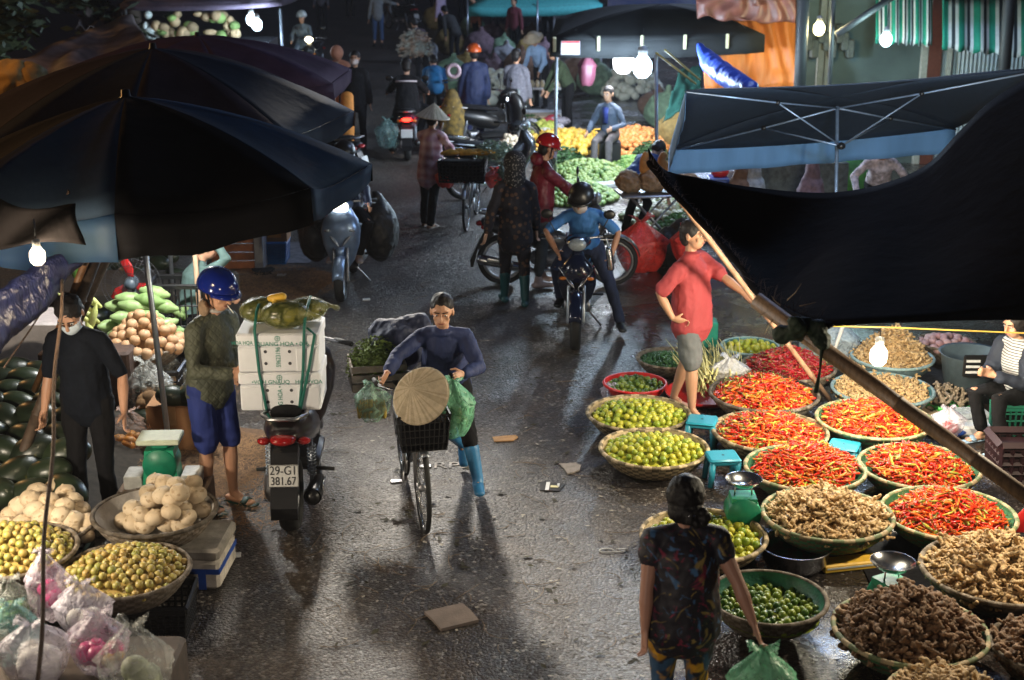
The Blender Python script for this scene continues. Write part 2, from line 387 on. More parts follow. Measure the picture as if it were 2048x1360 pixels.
for _ in range(150):
    px = rs.uniform(640, 1250); py = rs.uniform(560, 1300); c = G(px, py); d = rs.uniform(0, 6.28); L = rs.uniform(.05, .32); k = rs.uniform(-1.5, 1.5)
    pts = []
    for t in range(6):
        pts.append((c.x, c.y, .007)); c = c + V((cos(d), sin(d), 0)) * L / 5; d += k * .3
    mbs.loft(pts, [.0022], n=4, cap='flat')
stuff("stalks", mbs, mat("dry_stalks", (0.26, 0.19, 0.13), 0.9, var=0.3), "dry stalks and threads lying loose on the asphalt", "litter")

def flat_scrap(name, px, py, w, d, ang, m, label, cat="litter", th=.006, z=0.0, seed=1, jit=.12):
    c = G(px, py); r = random.Random(seed); pts = []
    for (x, y) in ((-1, -1), (-.2, -1.05), (1, -1), (1.03, .1), (1, 1), (.1, .96), (-1, 1), (-.96, 0)):
        pts.append((x * w / 2 * (1 + r.uniform(-jit, jit)), y * d / 2 * (1 + r.uniform(-jit, jit))))
    o = MB().prism(pts, .004, .004 + th, 'z').obj(name, m, loc=(c.x, c.y, z), smooth=False, rz=ang)
    return tag(o, label, cat)
flat_scrap("stone_tile", 903, 1237, .26, .25, .45, mat("grey_slate", (0.20, 0.16, 0.14), .8, var=.15, scale=10, bump=.3), "grey brown flat tile lying alone on the asphalt", "tile", .02, jit=.05)
flat_scrap("cardboard_scrap", 1006, 879, .20, .13, .2, mat("ochre_card", (0.38, 0.21, 0.09), .85, var=.2), "torn ochre cardboard scrap right of the blue rubber boot", th=.008, seed=4, jit=.3)
flat_scrap("paper_scrap", 1140, 938, .14, .17, .3, mat("grey_paper", (0.33, 0.29, 0.26), .9, var=.2), "crumpled grey paper above the printed black card", th=.012, seed=8, jit=.3)
flat_scrap("paper_scrap", 468, 1112, .10, .07, .1, WHITEP, "small white paper scrap by the foam box corner", th=.008, seed=3)
flat_scrap("paper_scrap", 563, 551, .10, .08, .1, WHITEP, "white paper scrap on the straw beside the blue crate", th=.008, seed=5)
flat_scrap("paper_scrap", 733, 600, .08, .06, .1, WHITEP, "white paper scrap right of the scooter front wheel", th=.008, seed=6)
flat_scrap("paper_scrap", 755, 480 + 25, .09, .05, .5, mat("dull_paper", (0.3, 0.27, 0.25), .9), "dull paper scrap beside the scooter on the open road", th=.008, seed=7)
# printed card on the road
c = G(1103, 975); t = thing("printed_card", "torn black card printed with white and yellow bars", "card", (c.x, c.y, 0), -.1)
MB().prism([(-.085, -.075), (.06, -.075), (.10, .075), (-.09, .08)], .004, .008, 'z').obj("card", BLACKP, t, smooth=False)
q = MB(); q.box((-.03, 0, .0105), (.028, .15, .003)); q.box((.05, .03, .0105), (.018, .06, .003)); q.obj("white_bar", WHITEP, t, smooth=False)
MB().box((.022, 0, .0105), (.06, .035, .003)).obj("yellow_bar", mat("cream_ink", (0.6, 0.55, 0.3), .6), t, smooth=False)
PAINT = mat("worn_road_paint", (0.42, 0.38, 0.35), .8, var=.45, scale=40)
c = G(905, 932); o = text("RPE", .17, PAINT, None, (c.x, c.y, .005), (0, 0, .02), "stencil_lettering", ext=.0015, sx=1.15)
o["kind"] = "structure"
# fine loop of white thread
c = G(1213, 1103); pts = [(c.x + .05 * cos(a * .5) * (1 if a < 9 else 1 + (a - 9) * .5), c.y + .03 * sin(a * .5), .008) for a in range(16)]
wire(pts, .004, WHITEP, "ribbon_loop", "curled white ribbon loop on the asphalt near the flowered woman", "ribbon")
# ---------------------------------------------------------------- people
def ik(a, t, l1, l2, hint):
    a = V(a); t = V(t); d = t - a; L = min(d.length, (l1 + l2) * .998); dn = d.normalized(); t = a + dn * L
    x = (l1 * l1 - l2 * l2 + L * L) / (2 * L); h = sqrt(max(l1 * l1 - x * x, 0))
    hv = V(hint) - dn * V(hint).dot(dn)
    if hv.length < 1e-4: hv = V((0, 1, 0))
    return a + dn * x + hv.normalized() * h, t

def hand(mb, w, d, nrm, sgn, curl, s, fr=.0078):
    """w wrist, d direction, nrm palm normal (side the fingers curl to), sgn thumb side along d x nrm"""
    d = d.normalized(); nrm = (nrm - d * nrm.dot(d)).normalized(); t = d.cross(nrm).normalized() * sgn
    mb.loft([w - d * .02 * s, w + d * .03 * s, w + d * .085 * s], [(.026 * s, .018 * s), (.036 * s, .016 * s), (.040 * s, .013 * s)], side=t, n=10)
    for k, (off, L) in enumerate(((.030, .072), (.010, .080), (-.011, .074), (-.031, .058))):
        p = w + d * .085 * s + t * off * s; dd = (d + t * off * 1.2).normalized(); c = curl * (1 + .15 * k); pts = [p - dd * .015 * s]; q = dd
        for j in range(3):
            pts.append(pts[-1] + q * (L * s * (.46, .30, .24)[j] + (.015 * s if j == 0 else 0))); q = (Matrix.Rotation(-c, 3, d.cross(nrm)) @ q)
        mb.loft(pts, [fr * s * 1.08, fr * s, fr * s * .95, fr * s * .85], n=7)
    p = w + d * .02 * s + t * .03 * s; th = (d * .75 + t * .75 + nrm * (.2 + curl * .4)).normalized()
    p2 = p + th * .042 * s; p3 = p2 + (th * .7 + d * .5 + nrm * curl * .5 - t * curl * .3).normalized() * .032 * s
    mb.loft([p - th * .02 * s, p2, p3], [.013 * s, .0105 * s, .0085 * s], n=7)

def person(label, px, py, yaw, h=1.65, loc=None, vox=.010, skin=None, top=None, bottom=None, shoe=None, pel=(0, 0, .93), lean=0, tilt=0, twist=0,
           nod=0, turn=0, hl=None, hr=None, fl=None, fr=None, ehl=(-.6, -1, -.3), ehr=(.6, -1, -.3), khl=(-.1, 1, 0), khr=(.1, 1, 0), curl=.5, fat=1.0,
           sleeve=1.0, hem=0.0, leg=1.0, loose=1.0, hair='short', face=True, group=None, pnl=None, pnr=None, collar=None, bend=0.0, hdl=None, hdr=None):
    s = h / 1.68; base = loc if loc is not None else G(px, py); rz = R_(yaw); skin = skin or SKIN
    T = thing("person", label, "person", base, rz, group); Mi = Matrix.Rotation(-rz, 3, 'Z')
    def loc_(q):
        if q is None: return None
        if len(q) == 4: return Mi @ (V(q[:3]) - base)      # world point, flagged by a 4th number
        return V(q) * s
    P = V(pel) * s if len(pel) == 3 else Mi @ (V(pel[:3]) - base)
    RM = Matrix.Rotation(-R_(twist), 3, 'Z') @ Matrix.Rotation(-R_(lean), 3, 'X') @ Matrix.Rotation(R_(tilt), 3, 'Y')
    RU = RM @ Matrix.Rotation(-R_(bend), 3, 'X')
    up = RM @ V((0, 0, 1)); up2 = RU @ V((0, 0, 1)); rt = RU @ V((1, 0, 0)); fw = RU @ V((0, 1, 0)); hipr = Matrix.Rotation(-R_(twist) * .5, 3, 'Z') @ V((1, 0, 0))
    mid = P + up * .22 * s; neck = mid + up2 * .31 * s; chest = mid + up2 * .16 * s; shc = mid + up2 * .255 * s
    HM = RU @ Matrix.Rotation(-R_(turn), 3, 'Z') @ Matrix.Rotation(-R_(nod), 3, 'X')
    hx, hf, hu = HM @ V((1, 0, 0)), HM @ V((0, 1, 0)), HM @ V((0, 0, 1))
    skull = neck + up2 * .075 * s + hu * .085 * s + hf * .018 * s
    sL = shc - rt * .168 * s * (.5 + .5 * fat) - up2 * .045 * s; sR = shc + rt * .168 * s * (.5 + .5 * fat) - up2 * .045 * s; tn = neck - up2 * .025 * s
    TL = loc_(hl) if hl is not None else V((-.27, .05, .74)) * s; TR = loc_(hr) if hr is not None else V((.27, .05, .74)) * s
    eL, wL = ik(sL, TL, .27 * s, .245 * s, RU @ V(ehl)); eR, wR = ik(sR, TR, .27 * s, .245 * s, RU @ V(ehr))
    hpL = P - hipr * .09 * s; hpR = P + hipr * .09 * s
    FL = loc_(fl) if fl is not None else V((-.11, 0, .08)) * s; FR = loc_(fr) if fr is not None else V((.11, 0, .08)) * s
    kL, aL = ik(hpL, FL, .42 * s, .42 * s, khl); kR, aR = ik(hpR, FR, .42 * s, .42 * s, khr)
    # ---- body: one continuous surface
    b = MB(); f = fat
    b.loft([P, P + up * .12 * s, mid, chest, shc - up2 * .03 * s, neck - up2 * .03 * s], [(.145 * s * f, .10 * s * f), (.13 * s * f, .095 * s * f), (.125 * s * f, .09 * s * f), (.145 * s * f, .10 * s * f), (.11 * s * f, .07 * s), (.05 * s, .05 * s)], side=rt, n=14)
    b.loft([neck - up2 * .03 * s, neck + up2 * .05 * s, skull - hu * .05 * s], [.052 * s, .048 * s, .05 * s], n=10)
    s0_ = s; s = s * 1.10
    b.ell(skull + hu * .015 * s - hf * .012 * s, (.074 * s, .092 * s, .088 * s), HM, 16, 10)
    b.ell(skull - hu * .055 * s + hf * .028 * s, (.056 * s, .060 * s, .062 * s), HM, 14, 8)
    if face:
        b.loft([skull + hu * .008 * s + hf * .088 * s, skull - hu * .032 * s + hf * .104 * s], [.009 * s, .014 * s], n=8)
        b.loft([skull - hx * .045 * s + hu * .022 * s + hf * .073 * s, skull + hx * .045 * s + hu * .022 * s + hf * .071 * s], [.009 * s], n=8)
        b.loft([skull - hx * .02 * s - hu * .058 * s + hf * .080 * s, skull + hx * .02 * s - hu * .058 * s + hf * .080 * s], [.009 * s], n=8)
        for q in (-1, 1):
            b.ell(skull + hx * q * .078 * s - hu * .008 * s - hf * .01 * s, (.010 * s, .020 * s, .033 * s), HM, 8, 6)
            b.ell(skull + hx * q * .04 * s - hu * .03 * s + hf * .058 * s, (.019 * s, .014 * s, .020 * s), HM, 8, 6)
    s = s0_
    for S_, E_, W_, sg, hd, pn in ((sL, eL, wL, 1, hdl, pnl), (sR, eR, wR, -1, hdr, pnr)):
        b.loft([tn - up2 * .015 * s, S_], [.036 * s, .042 * s], n=8); b.loft([S_, S_.lerp(E_, .5), E_, E_.lerp(W_, .35), W_], [.046 * s * f, .044 * s * f, .034 * s * f, .037 * s * f, .025 * s], n=10)
        d = (W_ - E_).normalized() if hd is None else (RU @ V(hd)).normalized()
        nrm = (rt * sg + fw * .3) if pn is None else V(pn)
        hand(b, W_ + d * .01 * s, d, nrm, -1 * 1 if sg == 1 else 1, curl, s, .0078 if vox < .012 else .010)
    g_ = .78 if (bottom and leg > .7) else 1.0
    for Hh, K, A in ((hpL, kL, aL), (hpR, kR, aR)):
        b.loft([Hh, Hh.lerp(K, .5), K, K.lerp(A, .35), A], [.082 * s * f * g_, .066 * s * f * g_, .048 * s * g_, .052 * s * (.5 + .5 * f) * g_, .032 * s], n=12)
    foots = []
    for A, sg, K in ((aL, -1, kL), (aR, 1, kR)):
        sh = (A - K).normalized(); fwd = V((sg * .15, 1, 0)).normalized()
        if sh.z > -.75: fwd = (fwd - sh * fwd.dot(sh) * .9 + V((0, 0, -.25))).normalized()
        foots.append((A, fwd, sh))
        dn = V((0, 0, -1)) if sh.z < -.75 else sh; dn = (dn - fwd * dn.dot(fwd)).normalized()
        b.loft([A - fwd * .045 * s + dn * .052 * s, A + fwd * .05 * s + dn * .050 * s, A + fwd * .15 * s + dn * .062 * s], [(.033 * s, .026 * s), (.038 * s, .03 * s), (.042 * s, .016 * s)], side=fwd.cross(dn), n=10)
        b.loft([A, A + fwd * .06 * s + dn * .04 * s], [.032 * s, .03 * s], n=8)
        if shoe is None:
            for q in range(5):
                o_ = fwd.cross(dn) * (q - 2) * .0165 * s * -sg; b.loft([A + fwd * .15 * s + dn * .064 * s + o_, A + fwd * (.195 - q * .008) * s + dn * .068 * s + o_], [(.012 if q == 0 else .009) * s], n=6)
    remeshed(b.obj("body", skin, T), vox * s, 2)
    # ---- clothes
    cv = max(vox, .011)
    if top:
        m, k = top, loose; c = MB(); lo = P - up * (.04 + hem) * s
        c.loft([lo, P + up * .08 * s, mid, chest, shc - up2 * .02 * s, neck - up2 * .03 * s], [(.175 * s * f * k, .135 * s * f * k), (.165 * s * f * k, .130 * s * f * k), (.155 * s * f * k, .125 * s * f * k), (.170 * s * f, .13 * s * f), (.135 * s * f, .092 * s), (.066 * s, .064 * s)], side=rt, n=16)
        for S_, E_, W_ in ((sL, eL, wL), (sR, eR, wR)):
            r0, r1 = .060 * s * f * k, .052 * s * k; c.loft([tn, tn.lerp(S_, .55) + up2 * .008 * s, S_], [.052 * s, .056 * s, r0], n=12)
            if sleeve <= .5: e = S_.lerp(E_, sleeve * 2); c.loft([S_, S_.lerp(e, .5), e], [r0, r0 * .95, r0 * .92], n=12, cap='round')
            else: e = E_.lerp(W_, (sleeve - .5) * 2); c.loft([S_, S_.lerp(E_, .5), E_, e], [r0, r0 * .92, r1 * 1.08, r1 * .85], n=12, cap='round')
        if collar: c.torus(neck - up2 * .012 * s + fw * .01 * s, .062 * s, .016 * s, RU, n=20)
        remeshed(c.obj("shirt", m, T), cv * s, 2, .030 * s, .11)
    if bottom:
        c = MB(); k = loose ** .5
        c.loft([P - V((0, 0, .05)) * s, P + up * .07 * s], [(.165 * s * f * k, .125 * s * f * k), (.150 * s * f * k, .118 * s * f * k)], side=hipr, n=14)
        for Hh, K, A in ((hpL, kL, aL), (hpR, kR, aR)):
            if leg <= .5: e = Hh.lerp(K, leg * 2); c.loft([Hh, Hh.lerp(e, .5), e], [.098 * s * f * k, .088 * s * f * k, .083 * s * f * k], n=12)
            else: e = K.lerp(A, (leg - .5) * 2); c.loft([Hh, Hh.lerp(K, .5), K, e], [.098 * s * f * k, .082 * s * f * k, .066 * s * k, .056 * s * k], n=12)
        remeshed(c.obj("shorts" if leg <= .75 else "trousers", bottom, T), cv * s, 2, .026 * s, .11)
    if shoe:
        sm, kind = shoe
        for (A, fwd, sh), K in zip(foots, (kL, kR)):
            dn = V((0, 0, -1)) if sh.z < -.75 else sh; dn = (dn - fwd * dn.dot(fwd)).normalized(); sd = fwd.cross(dn); c = MB()
            if kind == 'slipper':
                c.loft([A - fwd * .06 * s + dn * .076 * s, A + fwd * .06 * s + dn * .076 * s, A + fwd * .19 * s + dn * .076 * s], [(.037 * s, .010 * s), (.042 * s, .010 * s), (.045 * s, .010 * s)], side=sd, n=10)
                c.loft([A + fwd * .11 * s + dn * .055 * s - sd * .045 * s, A + fwd * .11 * s + dn * .028 * s, A + fwd * .11 * s + dn * .055 * s + sd * .045 * s], [(.008 * s, .028 * s)], side=dn, n=8)
                c.obj("slipper", sm, T)
            else:
                c.loft([A - fwd * .045 * s + dn * .050 * s, A + fwd * .06 * s + dn * .045 * s, A + fwd * .175 * s + dn * .054 * s], [(.045 * s, .034 * s), (.048 * s, .038 * s), (.044 * s, .026 * s)], side=sd, n=12)
                top_ = A.lerp(K, .62 if kind == 'boot' else .08); c.loft([A + fwd * .02 * s + dn * .03 * s, A, top_], [.045 * s, .046 * s, (.064 if kind == 'boot' else .044) * s], n=12)
                remeshed(c.obj("boot" if kind == 'boot' else "shoe", sm, T), .010 * s, 2)
    # ---- face and hair
    s = s * 1.10
    if face:
        for q in (-1, 1):
            MB().ell(skull + hx * q * .031 * s + hu * .000 * s + hf * .077 * s, (.011 * s, .009 * s, .0055 * s), HM, 8, 6).obj("eye", EYEW, T)
            MB().ell(skull + hx * q * .031 * s + hu * .000 * s + hf * .083 * s, (.0055 * s, .006 * s, .0055 * s), HM, 8, 6).obj("iris", BLACKP, T)
            MB().loft([skull + hx * q * .013 * s + hu * .020 * s + hf * .088 * s, skull + hx * q * .048 * s + hu * .022 * s + hf * .078 * s], [(.004 * s)], n=6).obj("eyebrow", HAIR, T)
        MB().loft([skull - hx * .022 * s - hu * .060 * s + hf * .087 * s, skull - hu * .061 * s + hf * .092 * s, skull + hx * .022 * s - hu * .060 * s + hf * .087 * s], [(.004 * s)], n=6).obj("mouth", LIP, T)
    def cap_(rad, lo, name, m, back=0.0, thick=1.0, dz=0.0, cut=.25):
        """hair or helmet shell: ellipsoid part above a tilted plane"""
        c = MB(); n, mm = 28, 12; c0 = skull + hu * (.018 + dz) * s - hf * (.014 + back) * s; vs = []; rx, ry, rz_ = (q * s for q in rad)
        for j in range(mm + 1):
            for k in range(n):
                a = 2 * pi * k / n; fwdness = sin(a)
                tmin = lo + (cut if fwdness > 0 else 0) * max(0, fwdness) ** .7 * 2
                t = pi / 2 - (pi / 2 - tmin) * j / mm
                vs.append(c0 + hx * rx * cos(t) * cos(a) + hf * ry * cos(t) * sin(a) + hu * rz_ * sin(t))
        fs = [(j * n + k, (j + 1) * n + k, (j + 1) * n + (k + 1) % n, j * n + (k + 1) % n) for j in range(mm) for k in range(n)]
        c.add(vs, fs); return c.obj(name, m, T, solid=.008 * thick * s)
    if hair:
        cc = MB(); lowf = 0 if hair == 'short' else .008
        cc.ell(skull + hu * (.034 + lowf) * s - hf * (.020 + lowf) * s, (.083 * s, .093 * s, .084 * s), HM, 20, 12)
        cc.ell(skull - hu * .025 * s - hf * .052 * s, (.074 * s, .056 * s, .078 * s), HM, 16, 10)
        if hair == 'short':
            for q in (-1, 1): cc.ell(skull + hx * q * .066 * s + hu * .022 * s - hf * .004 * s, (.015 * s, .045 * s, .036 * s), HM, 10, 8)
        if hair == 'swept': cc.ell(skull - hu * .03 * s - hf * .105 * s, .042 * s, HM, 10, 8)
        if hair == 'bun':
            cc.ell(skull + hu * .014 * s - hf * .026 * s, (.104 * s, .100 * s, .108 * s), HM, 18, 12); cc.ell(skull - hu * .062 * s - hf * .045 * s, (.100 * s, .074 * s, .080 * s), HM, 14, 10)
            for k in range(7): a = k * .9; cc.ell(skull - hu * (.088 + .030 * sin(a)) * s - hf * .105 * s + hx * (.048 + .042 * cos(a)) * s, .031 * s, HM, 8, 6)
            MB().loft([skull - hu * .075 * s - hf * .125 * s, skull - hu * .075 * s - hf * .125 * s + hx * .03 * s], [.006 * s], n=6).obj("hair_clip", CHROME, T)
        remeshed(cc.obj("hair", HAIR, T), max(.007, vox), 3, .014, .035)
    fr_ = dict(T=T, s=s, skull=skull, hx=hx, hf=hf, hu=hu, HM=HM, cap=cap_, neck=neck, fw=fw, rt=rt, up=up2, chest=chest, wL=wL, wR=wR, eL=eL, eR=eR, P=P, mid=mid, sL=sL, sR=sR, base=base, rz=rz, kL=kL, kR=kR, foots=foots)
    return fr_

def helmet(F, m, visor=True, name="helmet", peak=True, strap=True):
    T, s, sk, hx, hf, hu, HM = (F[k] for k in ("T", "s", "skull", "hx", "hf", "hu", "HM"))
    o = F['cap']((.113, .128, .118), -.12, name, m, thick=1.5, dz=.012, cut=.03)
    if peak:
        c = MB(); n = 14; vs = []
        c0 = sk + hu * .022 * s - hf * .012 * s
        for j, (rr, dz) in enumerate(((1.0, 0.012), (1.28, -.012))):
            for k in range(n + 1):
                a = pi * (.12 + .76 * k / n); vs.append(c0 + hx * .114 * s * cos(a) * (1 + (rr - 1) * .35) + hf * .129 * s * sin(a) * rr + hu * dz * s)
        c.add(vs, [(k, k + 1, n + 2 + k, n + 1 + k) for k in range(n)]); c.obj("peak", m, o, solid=.006)
        o2 = c
    if strap:
        for q in (-1, 1):
            MB().loft([sk + hx * q * .098 * s + hu * .01 * s, sk + hx * q * .075 * s - hu * .07 * s + hf * .02 * s, sk - hu * .125 * s + hf * .035 * s], [(.002 * s, .008 * s)], side=hx, n=6).obj("chin_strap", BLACK, o)
    return o

def mask(F, m):
    s, sk, hx, hf, hu = (F[k] for k in ("s", "skull", "hx", "hf", "hu"))
    def fn(u, v):
        a = (u - .5) * 2; return sk + hx * a * .068 * s + hf * (.108 - .052 * a * a - .018 * abs(v - .55)) * s + hu * (-.012 - .082 * v + .014 * a * a * (v * 2 - .6)) * s
    o = MB().grid(fn, 10, 6).obj("face_mask", m, F['T'], solid=.003)
    for q in (-1, 1):
        MB().loft([sk + hx * q * .066 * s - hu * .02 * s + hf * .055 * s, sk + hx * q * .084 * s - hu * .0 * s - hf * .012 * s], [.002 * s], n=5).obj("ear_loop", m, o)
    return o

LEAF = mat("palm_leaf_straw", (0.50, 0.42, 0.30), .7, var=.12, scale=30, bump=.35, bscale=60, sub=.1)
LEAF_D = mat("darker_palm_leaf", (0.38, 0.31, 0.21), .7, var=.15, scale=30, bump=.35)
def conical_hat(name_parent, c, axis, r=.21, hgt=.17, T=None, m=None, top=False, label=None):
    """wide cone of stitched palm leaf with concentric hoops"""
    axis = axis.normalized(); x, y = basis(axis); M = Matrix((x, y, axis)).transposed(); mb = MB(); n = 72
    prof = []; K = 14
    for k in range(K + 1):
        q = 1 - k / K; prof.append((max(r * q ** .97, .001), hgt * (1 - q)))
        if 0 < k < K: prof.append((max(r * (q - .006), .001), hgt * (1 - q) - .0022))
    vs = []
    for j, (rr, z) in enumerate(prof):
        for k in range(n):
            a = 2 * pi * k / n; w = 1 + .006 * (k % 2); vs.append(V(c) + M @ V((rr * cos(a) * w, rr * sin(a) * w, z)))
    rk_ = random.Random(5); st_ = [rk_.random() < .35 for _ in range(n)]
    for j in range(len(prof) - 1):
        for k in range(n): mb.cur = 1 if st_[k] else 0; mb.f.append((j * n + k, j * n + (k + 1) % n, (j + 1) * n + (k + 1) % n, (j + 1) * n + k)); mb.mi.append(mb.cur)
    mb.v = [tuple(q) for q in vs]; o = mb.obj("conical_hat", [LEAF, LEAF_D], T, solid=.003)
    MB().torus(c, r, .004, M, n=48, m=6).obj("rim", LEAF_D, o)
    return o
EYEW = mat("eye_white", (0.6, 0.58, 0.55), .3, var=0); LIP = mat("lips", (0.28, 0.09, 0.07), .45, var=0)
# ---------------------------------------------------------------- motorbikes and bicycles
PLATE = mat("plate_white", (0.62, 0.62, 0.60), .45, var=.06)
REDLENS = mat("red_lens", (0.30, 0.01, 0.01), .15, var=.05, coat=.6)
ORLENS = mat("orange_lens", (0.6, 0.18, 0.02), .2, var=.05, coat=.6)
MIRROR = mat("mirror_glass", (0.6, 0.65, 0.7), .05, 1.0, var=0)
LENS = mat("headlamp_glass", (0.6, 0.68, 0.72), .08, .6, var=.2, scale=70, bump=.5, bscale=60, coat=1)
def wheel_(T, y, r, m_t=None, w=.045, spokes=10, m_r=None, x=0.0, thin=False):
    """wheel about the lateral x axis"""
    RX = Matrix.Rotation(pi / 2, 3, 'Y'); t = MB(); m = 10
    prof = [(r - w * 1.1 + w * 1.1 * (.5 + .5 * cos(2 * pi * j / m)) - .0, w * sin(2 * pi * j / m)) for j in range(m)]
    t.lathe(prof, (x, y, r), 36, RX, closed=True); Wt = t.obj("wheel", m_t or RUBBER, T)
    q = MB(); q.torus((x, y, r), r - w * 1.15, w * .42, RX, n=36, m=6, sx=1.5); Rm = q.obj("rim", m_r or ALU, Wt)
    h = MB(); h.lathe([(.001, -.03), (.028, -.03), (.028, .03), (.001, .03)], (x, y, r), 12, RX); h.obj("hub", ALU, Wt)
    s_ = MB()
    for k in range(spokes):
        a = 2 * pi * k / spokes + .2; rr = r - w * 1.2
        for o_ in ((-.018, .018) if thin else (0,)): s_.tube((x + o_, y + .02 * cos(a), r + .02 * sin(a)), (x, y + rr * cos(a + .1), r + rr * sin(a + .1)), .0016 if thin else .012, None, 5)
    s_.obj("spokes", CHROME if thin else (m_r or ALU), Wt); return Wt
def motorbike(label, base, yaw, body, style='scooter', plate=None, lit=None, group=None, tail=False, lamp=None, mirrors=True, steer=0, s=1.0, small=False):
    """local: y forward, z up, origin under the middle"""
    T = thing("motorbike", label, "motorbike", base, R_(yaw), group); T.scale = (s, s, s)
    r = .235 if style == 'scooter' else .285; wb = .62; w = .054 if style == 'scooter' else .052; yf = wb + .02; yr = -wb
    SM = Matrix.Rotation(R_(steer), 3, 'Z')
    wheel_(T, yr, r + .01, w=w + .008, spokes=8 if style == 'scooter' else 12, thin=style != 'scooter')
    fw_ = wheel_(T, yf, r, w=w, spokes=8 if style == 'scooter' else 14, thin=style != 'scooter')
    # fork
    for q in (-1, 1):
        MB().loft([(q * .075, yf, r), (q * .075, yf - .10, r + .33)], [.022, .018], n=10).obj("fork_leg", GALV if style != 'scooter' else ALU, T)
    MB().tube((0, yf - .10, r + .30), (0, yf - .24, .98), .03, n=10).obj("steering_column", BLACKP, T)
    # front fender
    def fen(u, v):
        a = R_(15 + 140 * u); rr = r + .028; x = (v - .5) * 2; return V((x * .062, yf + rr * cos(a) * 1.0, r + rr * sin(a) + .012 - .03 * x * x))
    MB().grid(fen, 14, 6).obj("front_fender", body, T, solid=.006)
    # leg shield and nose
    sh = MB()
    if style == 'scooter':
        rows = [(.30, .40, .06, .02), (.42, .46, .14, .05), (.60, .50, .20, .09), (.76, .50, .22, .12), (.88, .46, .19, .12), (.96, .42, .13, .09)]
    else:
        rows = [(.34, .30, .08, .03), (.46, .38, .15, .07), (.60, .46, .19, .09), (.72, .50, .19, .11), (.82, .48, .14, .11), (.88, .46, .08, .08)]
    sh.loft([(0, y - .04, z) for z, y, rx, ry in rows], [(rx, ry) for z, y, rx, ry in rows], side=V((1, 0, 0)), n=20, cap='round')
    sh.obj("front_shield", body, T)
    # arrow facets on the shield
    for q in (-1, 1):
        MB().loft([(q * .17, .50, .80), (q * .06, .575, .66), (q * .015, .58, .60)], [(.012, .006), (.02, .008), (.006, .004)], n=6).obj("shield_trim", CHROME if style != 'scooter' else GALV, T)
        MB().ell((q * .135, .555, .775 if style == 'scooter' else .70), (.038, .022, .018), n=10, m=6).obj("turn_signal", ORLENS if style != 'scooter' else LENS, T)
    if style == 'scooter': MB().prism([(-.05, .0), (.05, .0), (.035, -.10), (0, -.16), (-.035, -.10)], .59, .61, 'y').obj("nose_badge", body, T, loc=(0, 0, .60))
    # handlebar cowl with headlamp
    zc = 1.02; hc = MB()
    hc.loft([(0, .22, zc - .03), (0, .32, zc), (0, .42, zc - .01)], [(.09, .07), (.135, .075), (.10, .062)], side=V((1, 0, 0)), n=16); hc.obj("headlamp_cowl", body, T)
    HL = MB().ell((0, .455, zc - .005), (.092, .045, .066), n=16, m=10).obj("headlight", lamp or LENS, T)
    for q in (-1, 1):
        MB().loft([(0, .26, zc + .0), (q * .18, .22, zc + .02), (q * .36, .12, zc + .01)], [.012], n=8).obj("handlebar", STEEL, T)
        MB().tube((q * .25, .19, zc + .018), (q * .37, .115, zc + .01), .018, n=10).obj("grip", RUBBER, T)
        MB().loft([(q * .22, .24, zc + .0), (q * .36, .19, zc - .01)], [.006], n=6).obj("brake_lever", STEEL, T)
        if mirrors:
            st = MB().loft([(q * .20, .22, zc + .02), (q * .26, .24, zc + .14), (q * .30, .22, zc + .21)], [.006], n=6).obj("mirror_stalk", BLACKP, T)
            MB().ell((q * .31, .225, zc + .25), (.062, .018, .048), n=14, m=8).obj("mirror", BLACKP, T)
    # engine, frame, floor
    e = MB()
    if style == 'scooter':
        e.rbox((0, -.02, .30), (.30, .50, .09), .03); e.obj("footboard", BLACKP, T)
        e = MB(); e.loft([(-.11, -.25, .30), (-.13, -.45, .28), (-.12, -.64, .27)], [(.06, .09), (.065, .10), (.05, .085)], side=V((1, 0, 0)), n=14); e.rbox((-.15, -.46, .28), (.03, .22, .13), .012); e.obj("engine", ALU, T)
    else:
        e.loft([(0, .30, .30), (0, .05, .30), (0, -.22, .32)], [(.08, .075), (.13, .10), (.10, .10)], side=V((1, 0, 0)), n=14)
        e.lathe([(.001, 0), (.075, 0), (.08, .02), (.08, .25), (.075, .27), (.001, .27)], (-.135, .05, .30), 16, Matrix.Rotation(pi / 2, 3, 'Y')); e.obj("engine", ALU, T)
        MB().loft([(0, .40, .72), (0, .15, .52), (0, -.1, .50)], [(.10, .10), (.07, .07), (.08, .07)], side=V((1, 0, 0)), n=12).obj("frame_cover", body, T)
    # exhaust on the right
    ex = MB(); ex.loft([(.10, .10, .20), (.15, -.25, .20), (.165, -.45, .25), (.17, -.86, .33)], [.02, .025, .055, .058], n=14); ex.lathe([(.001, 0), (.03, 0), (.052, -.004), (.056, .004)], (.17, -.885, .335), 14, Matrix.Rotation(pi / 2, 3, 'X')); X = ex.obj("exhaust", BLACKP if style == 'scooter' else CHROME, T)
    MB().loft([(.222, -.50, .29), (.226, -.78, .345)], [(.008, .035)], n=8).obj("heat_shield", CHROME, X)
    # rear cowl and seat
    rc = MB()
    rc.loft([(0, .02, .52), (0, -.22, .58), (0, -.52, .66), (0, -.82, .72)], [(.12, .12), (.17, .15), (.17, .13), (.10, .065)], side=V((1, 0, 0)), n=18); rc.obj("rear_cowl", body, T)
    st = MB(); st.loft([(0, .08, .74), (0, -.12, .765), (0, -.42, .80), (0, -.72, .83)], [(.07, .035), (.14, .045), (.135, .05), (.09, .04)], side=V((1, 0, 0)), n=16); st.obj("seat", BLACK, T)
